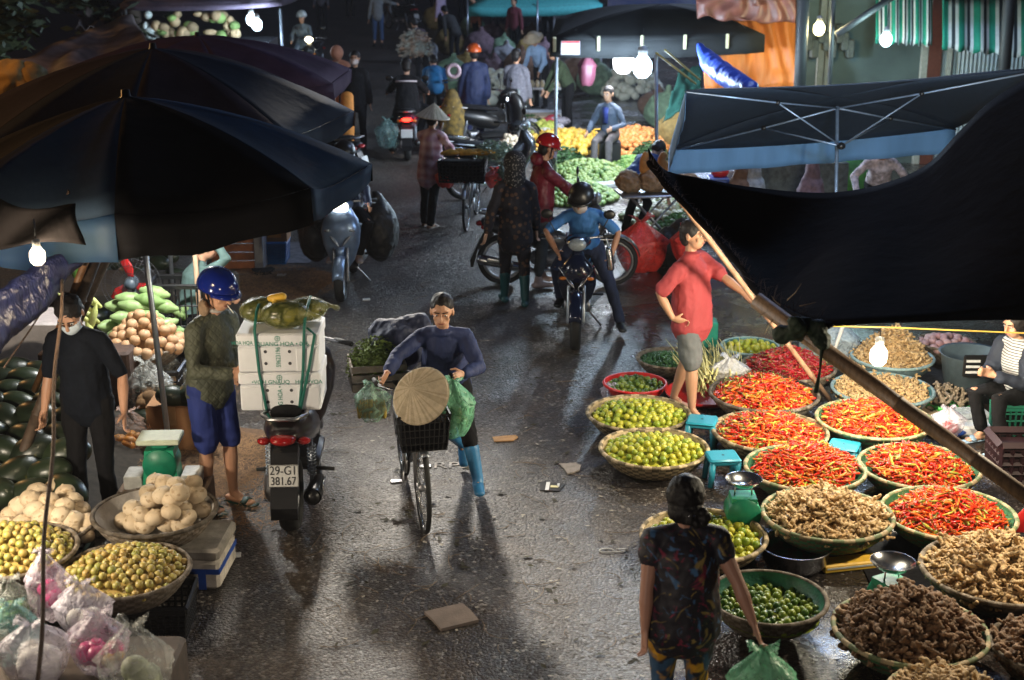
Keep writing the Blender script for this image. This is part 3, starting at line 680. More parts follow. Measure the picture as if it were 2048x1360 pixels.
    # shock absorbers
    for q in (-1, 1):
        sp = MB(); p0, p1 = V((q * .135, -.58, .30)), V((q * .135, -.50, .62)); sp.tube(p0, p1, .012, n=8)
        for k in range(9):
            c = p0.lerp(p1, .2 + .07 * k); sp.torus(c, .026, .006, None, n=12, m=5)
        sp.obj("shock_absorber", GALV, T)
    # rear fender, plate, lights
    rf = MB(); rf.prism([(-.80, .66), (-.84, .62), (-.99, .30), (-.985, .22), (-.955, .22), (-.90, .42), (-.72, .60)], -.085, .085, 'x'); rf.obj("rear_fender", BLACKP, T, smooth=False)
    MB().loft([(0, -.86, .72), (0, -.90, .715)], [(.085, .035), (.075, .028)], side=V((1, 0, 0)), n=16).obj("tail_light", lamp_mat("tail_glow", (1, .03, .015), 9) if tail else REDLENS, T)
    for q in (-1, 1): MB().ell((q * .125, -.83, .695), (.045, .035, .025), n=10, m=6).obj("turn_signal", ORLENS if tail else REDLENS, T)
    RP = Matrix.Rotation(R_(-12), 3, 'X')
    pl = MB(); pl.rbox((0, 0, 0), (.19, .006, .14), .002); po = pl.obj("licence_plate", PLATE, T, loc=(0, -.935, .50), smooth=False); po.rotation_euler = (R_(-14), 0, 0)
    if plate:
        for k, tx in enumerate(plate): text(tx, .078 if k == 0 else .074, BLACKP, po, (0, -.0055, .033 - .066 * k), (pi / 2, 0, 0), sx=.86 if k == 0 else .80)
        for (x, z, a, b_) in ((0, .067, .184, .0025), (0, -.067, .184, .0025), (-.0925, 0, .0025, .134), (.0925, 0, .0025, .134)):
            MB().box((x, -.004, z), (a, .002, b_)).obj("border", BLACKP, po, smooth=False)
    gr = MB(); gr.loft([(-.12, -.50, .80), (-.14, -.75, .84), (-.08, -.88, .855), (.08, -.88, .855), (.14, -.75, .84), (.12, -.50, .80)], [.013], n=8); gr.obj("grab_rail", STEEL, T)
    # stand and pegs
    sd = MB(); sd.loft([(-.10, -.10, .20), (-.24, -.16, .015)], [.011], n=7); sd.obj("side_stand", STEEL, T)
    for q in (-1, 1): MB().tube((q * .13, -.32, .30), (q * .26, -.34, .30), .014, n=8).obj("foot_peg", RUBBER, T)
    return T

PAINT_BIKE = mat("faded_bike_paint", (0.05, 0.05, 0.055), .45, .3, var=.2)
def bicycle(label, base, yaw, frame_m=None, basket=True, s=1.0):
    T = thing("bicycle", label, "bicycle", base, R_(yaw)); T.scale = (s, s, s); fm = frame_m or PAINT_BIKE; r = .325
    wheel_(T, .56, r, w=.018, spokes=18, thin=True, m_r=CHROME); wheel_(T, -.50, r, w=.018, spokes=18, thin=True, m_r=CHROME)
    f = MB(); bb = (0, -.06, .28); seat = (0, -.22, .74); head = (0, .36, .86); hb = (0, .42, .66)
    for a, b_ in ((bb, seat), (bb, hb), (seat, head), (head, hb)): f.tube(a, b_, .016, n=10)
    for q in (-1, 1):
        f.tube((q * .05, -.50, r), (q * .02, bb[1], bb[2]), .009, n=8); f.tube((q * .05, -.50, r), (q * .015, -.21, .70), .008, n=8)
    f.obj("frame", fm, T)
    for q in (-1, 1): MB().loft([(q * .05, .56, r), (q * .045, .49, .52), (q * .03, .44, .64)], [.010, .011, .012], n=8).obj("fork_leg", fm, T)
    for y, a0, a1 in ((.56, 60, 165), (-.50, 10, 150)):
        def fen(u, v, y=y, a0=a0, a1=a1):
            a = R_(a0 + (a1 - a0) * u); x = (v - .5) * 2; rr = r + .022 - .012 * x * x; return V((x * .03, y + rr * cos(a), r + rr * sin(a)))
        MB().grid(fen, 18, 4).obj("fender", GALV, T, solid=.002)
    hbm = MB(); hbm.tube((0, .36, .86), (0, .35, .97), .012, n=8); hbm.loft([(-.27, .18, 1.0), (-.25, .28, 1.0), (-.12, .37, .98), (0, .37, .97), (.12, .37, .98), (.25, .28, 1.0), (.27, .18, 1.0)], [.011], n=8); hbm.obj("handlebar", CHROME, T)
    for q in (-1, 1):
        MB().tube((q * .265, .25, 1.0), (q * .275, .13, 1.0), .017, n=10).obj("grip", RUBBER, T)
        MB().loft([(q * .22, .33, .985), (q * .27, .22, .955)], [.005], n=6).obj("brake_lever", CHROME, T)
    MB().loft([(0, -.10, .80), (0, -.20, .815), (0, -.32, .82)], [(.03, .02), (.07, .03), (.10, .03)], side=V((1, 0, 0)), n=12).obj("saddle", BLACKP, T)
    MB().lathe([(.001, -.008), (.09, -.008), (.09, .008), (.001, .008)], (.045, bb[1], bb[2]), 20, Matrix.Rotation(pi / 2, 3, 'Y')).obj("chainring", STEEL, T)
    for q in (-1, 1):
        MB().tube((q * .06, bb[1], bb[2]), (q * .075, bb[1] + q * .12, bb[2] - .11), .009, n=6).obj("crank", STEEL, T)
        MB().rbox((q * .125, bb[1] + q * .12, bb[2] - .11), (.09, .055, .022), .005).obj("pedal", STEEL, T)
    rk = MB()
    for q in (-1, 1): rk.tube((q * .07, -.22, .70), (q * .07, -.72, .70), .006, n=6); rk.tube((q * .07, -.66, .70), (q * .055, -.50, r), .005, n=6)
    for k in range(5): rk.tube((-.07, -.28 - .1 * k, .70), (.07, -.28 - .1 * k, .70), .005, n=6)
    rk.obj("rear_rack", STEEL, T)
    return T
def mesh_basket(T, name, c, size, m, th=.006, nx=9, nz=5, taper=.86, parent=None):
    """open crate or wire basket of crossing bars"""
    mb = MB(); cx, cy, cz = c; hx, hy, hz = size[0] / 2, size[1] / 2, size[2]
    def P(u, v, t): k = taper + (1 - taper) * t; return V((cx + u * hx * k, cy + v * hy * k, cz + hz * t))
    cor = ((-1, -1), (1, -1), (1, 1), (-1, 1))
    for i in range(4):
        a, b_ = cor[i], cor[(i + 1) % 4]
        for k in range(nz + 1):
            t = k / nz; mb.tube(P(a[0], a[1], t), P(b_[0], b_[1], t), th * (1.8 if k == nz else 1), n=4)
        for k in range(nx):
            u = k / nx; p = (a[0] + (b_[0] - a[0]) * u, a[1] + (b_[1] - a[1]) * u); mb.tube(P(p[0], p[1], 0), P(p[0], p[1], 1), th, n=4)
    mb.box((cx, cy, cz + th), (size[0] * taper, size[1] * taper, th))
    return mb.obj(name, m, T, smooth=False)
# ---------------------------------------------------------------- round baskets and what lies in them
def basket(label, px, py, hw, rim=.20, depth=None, style='tan', group=None, name="basket", tilt=None, inner=None, n=96):
    c = G(px, py, rim); R = PX(c, hw); depth = depth or min(.17, rim - .01)
    T = thing(name, label, "basket", (c.x, c.y, rim), 0, group)
    if tilt: T.rotation_euler = tilt
    if style == 'tan': A, B, rimA, rimB, In = WICK_A, WICK_B, WICK_A, WICK_B, WICK_A
    elif style == 'green': A, B, rimA, rimB, In = WICK_G, WICK_B, WICK_A, RIMG, WICK_G
    elif style == 'old': A, B, rimA, rimB, In = WICK_O, WICK_P, WICK_O, WICK_P, WICK_O
    elif style == 'brown': A, B, rimA, rimB, In = WICK_P, WICK_O, WICK_P, WICK_O, WICK_P
    elif style == 'blue': A, B, rimA, rimB, In = (mat("blue_grey_weave", (0.10, 0.16, 0.18), .6, var=.3, scale=40, bump=.4),) * 2 + (mat("blue_grey_rim", (0.20, 0.30, 0.32), .5, var=.2, scale=40),) * 2 + (mat("blue_lining", (0.07, 0.22, 0.26), .5, var=.2, scale=20),)
    else: A, B, rimA, rimB, In = RED, RED, RED, RED, RED
    K = 7; prof = []
    for k in range(K + 1):
        t = k / K; prof.append((R * (.66 + .34 * sin(t * pi / 2) ** .8) * (1 - .02), -depth * (1 - t) ** 1.15))
    w = MB(); rr = random.Random(int(px)); wob = [(rr.uniform(-.012, .012), rr.uniform(0, 6.28)) for _ in range(3)]
    w.lathe([(R * .55, -depth - .002)] + prof, n=n, mats=lambda j, k: (j + k // 2) % 2)
    w.cur = 0
    body = w.obj("wall", [A, B], T, smooth=True, solid=.006)
    i_ = MB(); i_.lathe([(.01, -depth + .006)] + [(a * .985 - .004, z + .006) for a, z in prof], n=48); i_.obj("lining", inner or In, T)
    rm = MB(); m = 8; rt = .017 * (R / .42) ** .5
    rm.lathe([(R + rt * cos(2 * pi * j / m), rt * .9 * sin(2 * pi * j / m)) for j in range(m)], n=n * 2, closed=True, mats=lambda j, k: 0 if (k // 5) % 2 else 1)
    rm.obj("rim", [rimA, rimB], T)
    return T, c, R, depth

def fruit_mat(name, cols, rough=.4, bump=.15, bscale=120, spots=None, coat=0.0, stops=None):
    if name in MATS: return MATS[name]
    m = bpy.data.materials.new(name); m.use_nodes = True; nt = m.node_tree; n = nt.nodes; l = nt.links; b = n["Principled BSDF"]
    oi = n.new("ShaderNodeObjectInfo"); ge = n.new("ShaderNodeNewGeometry"); ad = n.new("ShaderNodeMath"); ad.operation = 'ADD'; fr = n.new("ShaderNodeMath"); fr.operation = 'FRACT'
    l.new(oi.outputs["Random"], ad.inputs[0]); l.new(ge.outputs["Random Per Island"], ad.inputs[1]); l.new(ad.outputs[0], fr.inputs[0])
    tc = n.new("ShaderNodeTexCoord"); nz = n.new("ShaderNodeTexNoise"); nz.inputs["Scale"].default_value = 22; l.new(tc.outputs["Object"], nz.inputs["Vector"])
    mx = n.new("ShaderNodeMath"); mx.operation = 'MULTIPLY_ADD'; mx.inputs[1].default_value = .5; mx.inputs[2].default_value = -.25; l.new(nz.outputs["Fac"], mx.inputs[0])
    a2 = n.new("ShaderNodeMath"); a2.operation = 'ADD'; l.new(fr.outputs[0], a2.inputs[0]); l.new(mx.outputs[0], a2.inputs[1])
    rp = n.new("ShaderNodeValToRGB"); cr = rp.color_ramp; k = len(cols); stops = stops or [i / (k - 1) for i in range(k)]
    cr.elements[0].position, cr.elements[0].color = stops[0], (*cols[0], 1); cr.elements[1].position, cr.elements[1].color = stops[-1], (*cols[-1], 1)
    for p, c in list(zip(stops, cols))[1:-1]: e = cr.elements.new(p); e.color = (*c, 1)
    l.new(a2.outputs[0], rp.inputs[0]); out = rp.outputs[0]
    if spots:
        n2 = n.new("ShaderNodeTexNoise"); n2.inputs["Scale"].default_value = spots[1]; n2.inputs["Detail"].default_value = 5; l.new(tc.outputs["Object"], n2.inputs["Vector"])
        r2 = n.new("ShaderNodeValToRGB"); r2.color_ramp.elements[0].position = spots[2]; r2.color_ramp.elements[1].position = spots[2] + .07; l.new(n2.outputs["Fac"], r2.inputs[0])
        mc = n.new("ShaderNodeMixRGB"); mc.inputs[2].default_value = (*spots[0], 1); l.new(r2.outputs[0], mc.inputs[0]); l.new(out, mc.inputs[1]); out = mc.outputs[0]
    l.new(out, b.inputs["Base Color"]); b.inputs["Roughness"].default_value = rough
    if coat: b.inputs["Coat Weight"].default_value = coat; b.inputs["Coat Roughness"].default_value = .15
    nb = n.new("ShaderNodeTexNoise"); nb.inputs["Scale"].default_value = bscale; l.new(tc.outputs["Object"], nb.inputs["Vector"]); bp = n.new("ShaderNodeBump"); bp.inputs["Strength"].default_value = bump; bp.inputs["Distance"].default_value = .006
    l.new(nb.outputs["Fac"], bp.inputs["Height"]); l.new(bp.outputs[0], b.inputs["Normal"]); MATS[name] = m; return m
LIMEY = fruit_mat("yellow_lime_skin", [(0.16, 0.25, 0.02), (0.38, 0.40, 0.03), (0.50, 0.46, 0.05), (0.26, 0.34, 0.03)], .32)
LIMEG = fruit_mat("dark_lime_skin", [(0.035, 0.09, 0.012), (0.10, 0.17, 0.02), (0.22, 0.27, 0.03)], .28)
CHILLI = fruit_mat("chilli_skin", [(0.42, 0.012, 0.006), (0.66, 0.03, 0.010), (0.78, 0.10, 0.015), (0.78, 0.22, 0.03), (0.58, 0.46, 0.06), (0.30, 0.34, 0.05)], .22, .05, coat=.5, stops=[0, .35, .62, .84, .90, 1])
CHILLD = fruit_mat("dark_chilli_skin", [(0.28, 0.008, 0.015), (0.42, 0.012, 0.02), (0.30, 0.05, 0.03)], .25, .05, coat=.4)
STEM = mat("chilli_stem", (0.16, 0.20, 0.04), .6, var=.2)
GING = fruit_mat("ginger_skin", [(0.38, 0.25, 0.11), (0.56, 0.39, 0.20), (0.46, 0.29, 0.13)], .7, .5, 90, spots=((0.16, 0.09, 0.04), 40, .56))
TURM = fruit_mat("turmeric_skin", [(0.15, 0.085, 0.045), (0.24, 0.14, 0.075), (0.19, 0.10, 0.05)], .75, .6, 90, spots=((0.09, 0.05, 0.025), 40, .56))
YEL = fruit_mat("yellow_fruit_skin", [(0.25, 0.26, 0.05), (0.42, 0.35, 0.10), (0.42, 0.28, 0.08), (0.32, 0.31, 0.07)], .4, .2, spots=((0.17, 0.09, 0.03), 55, .60))
JIC = fruit_mat("jicama_skin", [(0.45, 0.35, 0.23), (0.58, 0.47, 0.33), (0.52, 0.40, 0.26)], .7, .4, 60, spots=((0.33, 0.23, 0.13), 25, .60))
MELON = fruit_mat("watermelon_skin", [(0.012, 0.018, 0.011), (0.022, 0.034, 0.016), (0.014, 0.020, 0.012)], .34, .02, 12, spots=((.22, .19, .05), 4, .66))
TANF = fruit_mat("tan_fruit_skin", [(0.42, 0.24, 0.12), (0.55, 0.34, 0.19), (0.48, 0.28, 0.15)], .6, .3, 70)
PAPA = fruit_mat("green_papaya_skin", [(0.17, 0.29, 0.09), (0.30, 0.42, 0.18), (0.22, 0.34, 0.12)], .45, .15, 40)
ORNG = fruit_mat("orange_skin", [(0.55, 0.20, 0.03), (0.62, 0.27, 0.05), (0.50, 0.24, 0.08)], .5, .3, 120)

def sphere_mesh(name, r, m, sz=(1, 1, 1), n=12, mm=8, dim=True):
    mb = MB(); mb.ell((0, 0, 0), (r * sz[0], r * sz[1], r * sz[2]), None, n, mm)
    if dim:
        mb.v[-1 if False else 0] = (0, 0, -r * sz[2] * .93); mb.v[1 + n * (mm - 1)] = (0, 0, r * sz[2] * .9)
    me = mb.mesh(name); me.materials.append(m); me.shade_smooth(); return me, mb
def chilli_mb(L=.11, r=.009, k=1.0):
    mb = MB(); pts = []; rr = []
    for i in range(8):
        t = i / 7; pts.append((L * (t - .5), L * .16 * k * sin(t * pi * .8), L * .04 * sin(t * 4))); rr.append(r * (.55 + .6 * sin(min(1, t * 3 + .3) * pi / 2)) * (1 - t) ** .55 if t < 1 else .0005)
    mb.loft(pts, rr, n=7); q = MB(); q.loft([(-L * .5 + .002, 0, 0), (-L * .5 - .012, .002, .002), (-L * .5 - .026, .008, .006)], [r * .55, .0022, .0025], n=5)
    mb.cur = 1; mb.add(q.v, q.f); return mb
def root_mb(seed, L=.11, r=.017):
    rg = random.Random(seed); mb = MB(); p = V((-L / 2, 0, 0)); d = V((1, 0, 0))
    for k in range(5):
        q = r * rg.uniform(.8, 1.2); mb.ell(p, (q * 1.35, q, q * .9), Matrix.Rotation(rg.uniform(-.5, .5), 3, 'Z'), 8, 6)
        if rg.random() < .75:
            sd = V((rg.uniform(-.4, .4), rg.choice((-1, 1)), rg.uniform(-.3, .6))).normalized(); l2 = rg.uniform(.02, .045)
            mb.loft([p, p + sd * l2 * .6, p + sd * l2 + V((rg.uniform(-.01, .01), 0, .004))], [q * .8, q * .62, q * .6], n=7)
        p = p + (d + V((0, rg.uniform(-.5, .5), rg.uniform(-.3, .3)))) * L / 5
    return mb
def bake(mb, m, vox, sm=1):
    o = mb.obj("tmp", m); o.modifiers.new("r", 'REMESH').mode = 'VOXEL'; o.modifiers["r"].voxel_size = vox; o.modifiers["r"].use_smooth_shade = True
    q = o.modifiers.new("s", 'SMOOTH'); q.iterations = sm
    dg = bpy.context.evaluated_depsgraph_get(); me = bpy.data.meshes.new_from_object(o.evaluated_get(dg)); bpy.data.objects.remove(o)
    if not me.materials: me.materials.append(m)
    return me
def me_data(me): return [tuple(v.co) for v in me.vertices], [tuple(p.vertices) for p in me.polygons]

def dome_pts(c, R, Hh, rim, dmin, seed, n=9999, off=(0, 0), zb=-.03, sharp=2.0, lim=.93):
    """points thrown on a heap: no two closer than dmin"""
    rg = random.Random(seed); out = []; cell = {}; tries = 0; Rl = R * lim
    while len(out) < n and tries < 9000:
        tries += 1; a = rg.uniform(0, 2 * pi); q = sqrt(rg.random()); x, y = q * cos(a), q * sin(a)
        ox, oy = x - off[0], y - off[1]; e = min(1, sqrt(ox * ox + oy * oy) / (1 + .6 * (abs(off[0]) + abs(off[1]))))
        z = rim + zb + Hh * (1 - e ** sharp) + rg.uniform(-.2, .2) * dmin; p = V((c.x + x * Rl, c.y + y * Rl, z)); k = (int(p.x // dmin), int(p.y // dmin), int(p.z // dmin)); ok = True
        for i in (-1, 0, 1):
            for j in (-1, 0, 1):
                for l_ in (-1, 0, 1):
                    for w in cell.get((k[0] + i, k[1] + j, k[2] + l_), ()):
                        if (w - p).length < dmin: ok = False; break
        if ok: out.append(p); cell.setdefault(k, []).append(p)
    return out
def filler(mb, c, R, Hh, rim, off=(0, 0), zb=-.05, sharp=2.0, lim=.95, n=28, k=9):
    vs = []; fs = []
    for j in range(k + 1):
        q = j / k
        for i in range(n):
            a = 2 * pi * i / n; x, y = q * cos(a), q * sin(a); ox, oy = x - off[0], y - off[1]; e = min(1, sqrt(ox * ox + oy * oy) / (1 + .6 * (abs(off[0]) + abs(off[1]))))
            vs.append((c.x + x * R * lim, c.y + y * R * lim, rim + zb + Hh * (1 - e ** sharp)))
    for j in range(k):
        for i in range(n): fs.append((j * n + i, j * n + (i + 1) % n, (j + 1) * n + (i + 1) % n, (j + 1) * n + i))
    mb.add(vs, fs)
def put_in(mb, vf, p, rot, s=1.0):
    M = rot.to_matrix() if hasattr(rot, 'to_matrix') else rot
    mb_v = [V(p) + M @ (V(v) * s) for v in vf[0]]; cur = mb.cur
    o = len(mb.v); mb.v += [tuple(q) for q in mb_v]; mb.f += [tuple(i + o for i in f) for f in vf[1]]; mb.mi += vf[2] if len(vf) > 2 else [cur] * len(vf[1])
from mathutils import Euler
def scatter(name, cat, label, group, meshes, pts, seed, flat=False, smin=.85, smax=1.12, tiltr=.5):
    rg = random.Random(seed)
    for p in pts:
        o = bpy.data.objects.new(name, rg.choice(meshes)); col.objects.link(o); o.location = p; s = rg.uniform(smin, smax); o.scale = (s, s, s)
        o.rotation_euler = (rg.uniform(-tiltr, tiltr), rg.uniform(-tiltr, tiltr), rg.uniform(0, 6.28)) if flat else (rg.uniform(0, 6.28), rg.uniform(0, 6.28), rg.uniform(0, 6.28)); tag(o, label, cat, group)
def scatter_stuff(mb, vfs, pts, seed, flat=False, smin=.85, smax=1.12, tiltr=.5):
    rg = random.Random(seed)
    for p in pts:
        e = Euler((rg.uniform(-tiltr, tiltr), rg.uniform(-tiltr, tiltr), rg.uniform(0, 6.28)) if flat else (rg.uniform(0, 6.28), rg.uniform(0, 6.28), rg.uniform(0, 6.28))); put_in(mb, rg.choice(vfs), p, e, rg.uniform(smin, smax))

lime_me, lime_mb = sphere_mesh("lime", .0285, LIMEY, (1, 1, .96)); limeg_me, limeg_mb = sphere_mesh("dark_lime", .024, LIMEG, (1, 1, .98))
yel_me, yel_mb = sphere_mesh("yellow_fruit", .0255, YEL, (1, 1, 1.0))
ch = [chilli_mb(.12, .0092, 1), chilli_mb(.105, .010, -1.2), chilli_mb(.13, .0085, .4), chilli_mb(.11, .009, 2.2)]
def cme(mb, ms, nm):
    me = mb.mesh(nm)
    for q in ms: me.materials.append(q)
    me.polygons.foreach_set("material_index", mb.mi); me.shade_smooth(); return me
ch_me = [cme(q, (CHILLI, STEM), "chilli") for q in ch]; ch_vf = [(q.v, q.f, q.mi) for q in ch]
gi_me = [bake(root_mb(k, .115, .0165), GING, .0042) for k in range(5)]; tu_me = [bake(root_mb(k + 20, .105, .0165), TURM, .0042) for k in range(5)]
for m_, q in [(GING, x) for x in gi_me] + [(TURM, x) for x in tu_me]: q.name = "ginger_root" if m_ is GING else "turmeric_root"
lo_root = [root_mb(k + 40, .105, .016) for k in range(4)]

# ---- right hand stalls: baskets (label, px, py, half width px, rim height, style)
B = {}
def bk(key, label, *a, **k): B[key] = basket(label, *a, **k); return B[key]
bk('limeA', "bamboo basket of yellow limes directly behind the front lime basket", 1277, 826, 102, .17, None, 'tan')
bk('limeB', "bamboo basket of yellow green limes left of the lower teal stool", 1308, 896, 107, .17, None, 'tan')
bk('basin', "red plastic basin of small green limes behind the yellow lime baskets", 1270, 766, 62, .14, None, 'red', name="basin")
bk('kumq', "dark basket of tiny green fruit behind the barefoot man", 1340, 716, 66, .14, None, 'old')
bk('limeC', "far basket of green limes right of the red shirt man", 1500, 692, 57, .15, None, 'blue')
bk('chilD', "basket heaped with dark crimson chillies beside the bamboo prop", 1577, 733, 92, .18, None, 'old')
bk('chil1', "old brown basket of orange red chillies behind the upper teal stool", 1528, 787, 107, .19, None, 'old')
bk('chil2', "bamboo basket of bright chillies between two teal stools", 1540, 862, 113, .18, None, 'tan')
bk('chil3', "basket of chillies with one stray lime under the bamboo pole", 1748, 838, 113, .20, None, 'green')
bk('chil4', "green lined chilli basket just behind the green steel bowl scale", 1610, 935, 118, .21, None, 'green')
bk('chil5', "green sided chilli basket half covered by the bamboo pole end", 1838, 932, 118, .21, None, 'green')
bk('chil6', "nearest green chilli basket at the right edge below the pole", 1897, 1026, 130, .21, None, 'green')
bk('gin1', "basket of pale ginger behind the steel basin and yellow tray", 1655, 1028, 128, .24, None, 'green')
bk('limeW', "pale basket of limes half hidden behind the flowered woman's head", 1407, 1070, 124, .17, None, 'tan')
bk('limeD', "deep dark basket with green lining holding small dark limes", 1536, 1195, 116, .24, None, 'brown', inner=mat("green_cloth_lining", (0.015, 0.16, 0.10), .5, var=.3, scale=14, bump=.4))
bk('tur1', "largest basket heaped with brown turmeric at lower right", 1820, 1258, 150, .22, None, 'green')
bk('gin2', "big basket heaped with light ginger at the right edge", 2000, 1140, 153, .24, None, 'brown')
bk('tur2', "basket of turmeric cut by the lower right frame edge", 2100, 1292, 115, .22, None, 'old')
bk('gin3', "basket of ginger cut off by the bottom frame edge", 1895, 1395, 118, .20, None, 'green')
bk('gin4', "blue lined basket of pale roots below the hanging bulb", 1765, 778, 99, .17, None, 'blue')
bk('gin5', "blue grey basket piled high with roots behind the hanging bulb", 1785, 714, 80, .22, None, 'blue')
bk('shal', "far dark basket of pinkish shallots left of the grey tub", 1893, 684, 56, .20, None, 'old')

def fill(key, zb=0, **k):
    T, c, R, d = B[key]; return c, R, T.location.z
def run_limes():
    stuffm = MB(); lv = (lime_mb.v, lime_mb.f, [0] * len(lime_mb.f)); gv = (limeg_mb.v, limeg_mb.f, [1] * len(limeg_mb.f))
    left = 300
    for key, me, dm, Hh, off, lab in (('limeW', lime_me, .053, .06, (0, 0), "lime in the basket behind the flowered woman's head"), ('limeD', limeg_me, .045, .035, (-.25, -.1), "small dark lime in the deep green lined basket"), ('limeB', lime_me, .0535, .085, (0, 0), "yellow green lime heaped in the front lime basket beside the lower teal stool")):
        c, R, rim = fill(key); pts = dome_pts(c, R, Hh, rim, dm, hash(key) % 97 if False else len(key) + int(c.x * 10), off=off, zb=-.03 if key != 'limeD' else -.085, lim=.88)
        pts.sort(key=lambda p: p.y)
        if key == 'limeW': pts = [p for p in pts if not (p.x < -9)]
        cap_n = {'limeW': 95, 'limeD': 95, 'limeB': 110}[key]; rest = pts[cap_n:]; pts = pts[:cap_n]
        if key == 'limeD':
            pass
        scatter("lime", "lime", lab, lab.split(' in ')[0] + "s " + key[-1:].replace('W', 'behind the woman').replace('D', 'in the deep basket').replace('B', 'in the front basket') if ' in ' in lab else lab, [me], pts, 5)
        stuffm.cur = 1 if me is limeg_me else 0; scatter_stuff(stuffm, [gv if me is limeg_me else lv], rest, 6); filler(stuffm, c, R, Hh, rim, off, zb=(-.06 if key != 'limeD' else -.11), lim=.9)
    for key, vf, dm, Hh in (('limeA', lv, .0535, .085), ('basin', gv, .046, .05), ('limeC', lv, .058, .05)):
        c, R, rim = fill(key); pts = dome_pts(c, R, Hh, rim, dm, 11, lim=.88); stuffm.cur = vf[2][0]; scatter_stuff(stuffm, [vf], pts, 3); filler(stuffm, c, R, Hh, rim, zb=-.055, lim=.9)
    c, R, rim = fill('kumq'); pts = dome_pts(c, R, .05, rim, .030, 4, lim=.9); kv = (lime_mb.v, lime_mb.f, [2] * len(lime_mb.f)); stuffm.cur = 2; scatter_stuff(stuffm, [kv], pts, 3, smin=.5, smax=.62); filler(stuffm, c, R, .05, rim, zb=-.045, lim=.9)
    stuff("lime_heap", stuffm, [LIMEY, LIMEG, mat("kumquat_green", (0.03, 0.10, 0.025), .35, var=.3)], "limes massed in the other baskets and beneath the loose ones", "limes")
run_limes()
def run_chillies():
    st = MB(); sd = MB()
    for key, cap_n, Hh, lab, sh in (('chil6', 110, .17, "chilli lying on the nearest chilli heap at the right edge", 1.5), ('chil4', 95, .17, "chilli on the heap just behind the steel bowl scale", 1.5), ('chil5', 95, .15, "chilli on the heap half covered by the bamboo pole", 1.6),
                               ('chil3', 0, .14, "", 1.7), ('chil2', 0, .14, "", 1.5), ('chil1', 0, .17, "", 1.4), ('chilD', 0, .19, "", 1.3)):
        c, R, rim = fill(key); off = {'chil4': (.1, .05), 'chil5': (-.1, 0)}.get(key, (0, 0)); lim = .80 if key in ('chil4', 'chil5', 'chil6') else .86
        for layer, dz in ((0, 0), (1, -.018)):
            pts = dome_pts(c, R, Hh, rim, .026 if layer == 0 else .03, int(c.x * 50) + layer, off=off, sharp=sh, zb=-.012 + dz, lim=lim); pts.sort(key=lambda p: p.y + random.random() * .3)
            ind = pts[:cap_n] if layer == 0 else []; rest = pts[len(ind):]
            if ind: scatter("chilli", "chilli", lab, lab.replace("chilli ", "chillies ", 1), ch_me, ind, 9, flat=True, tiltr=.45)
            scatter_stuff(sd if key == 'chilD' else st, ch_vf, rest, 8, flat=True, tiltr=.45, smin=.85, smax=1.1)
        q = sd if key == 'chilD' else st; q.cur = 0; filler(q, c, R, Hh, rim, off, zb=-.045, sharp=sh, lim=lim + .03)
    stuff("chilli_heap", st, [CHILLI, STEM], "red and orange chillies massed in the round baskets", "chillies")
    stuff("crimson_chilli_heap", sd, [CHILLD, STEM], "dark crimson chillies heaped behind the bamboo prop", "chillies")
run_chillies()
def run_roots():
    sg, stt = MB(), MB(); gv = [me_data(q) for q in gi_me]; tv = [me_data(q) for q in tu_me]; lv = [(q.v, q.f) for q in lo_root]
    for key, kind, cap_n, Hh, lab, sh, dm in (('gin1', 'g', 130, .15, "ginger root on the heap behind the steel basin", 1.5, .045), ('gin2', 'g', 130, .24, "light ginger root on the tall heap at the right edge", 1.3, .047), ('gin3', 'g', 36, .16, "ginger root in the basket cut by the bottom frame edge", 1.4, .047),
            ('tur1', 't', 220, .26, "brown turmeric root on the largest heap at lower right", 1.35, .043), ('tur2', 't', 60, .16, "turmeric root in the basket cut by the lower right edge", 1.5, .045),
            ('gin4', 'g', 0, .05, "", 2, .05), ('gin5', 'g', 0, .30, "", 1.1, .052)):
        c, R, rim = fill(key); mes, vf, S = (gi_me, gv, sg) if kind == 'g' else (tu_me, tv, stt)
        for layer, dz in ((0, 0), (1, -.03)):
            pts = dome_pts(c, R, Hh, rim, dm, int(c.x * 70) + layer, sharp=sh, zb=-.01 + dz, lim=.9); pts.sort(key=lambda p: p.y)
            ind = pts[:cap_n] if layer == 0 else []; rest = pts[len(ind):]
            if ind: scatter("ginger_root" if kind == 'g' else "turmeric_root", "ginger" if kind == 'g' else "turmeric", lab, lab.replace(" root ", " roots ", 1), mes, ind, 9, flat=True, tiltr=.7, smin=.75, smax=1.15)
            scatter_stuff(S, vf if (layer == 0 and cap_n) else lv, rest, 8, flat=True, tiltr=.7, smin=.75, smax=1.1)
        filler(S, c, R, Hh, rim, zb=-.05, sharp=sh, lim=.92)
    stuff("ginger_heap", sg, GING, "ginger and pale roots massed in and beneath the heaps", "ginger"); stuff("turmeric_heap", stt, TURM, "turmeric massed beneath the loose brown roots", "turmeric")
run_roots()
c, R, rim = fill('shal'); mb = MB(); pts = dome_pts(c, R, .06, rim, .07, 3)
SHAL = fruit_mat("shallot_skin", [(0.40, 0.20, 0.22), (0.52, 0.33, 0.33)], .4)
for i, p in enumerate(pts[:34]):
    tag(MB().ell((0, 0, 0), (.042, .042, .036), None, 10, 7).obj("shallot", SHAL, loc=p), "pinkish shallot bulb in the far dark basket", "shallot", "shallots in the far dark basket")
c, R, rim = fill('chil3'); tag(MB().ell((0, 0, 0), .03).obj("stray_lime", LIMEY, loc=(c.x + R * .45, c.y - R * .3, rim + .06)), "single pale lime lying alone on a chilli heap", "lime")
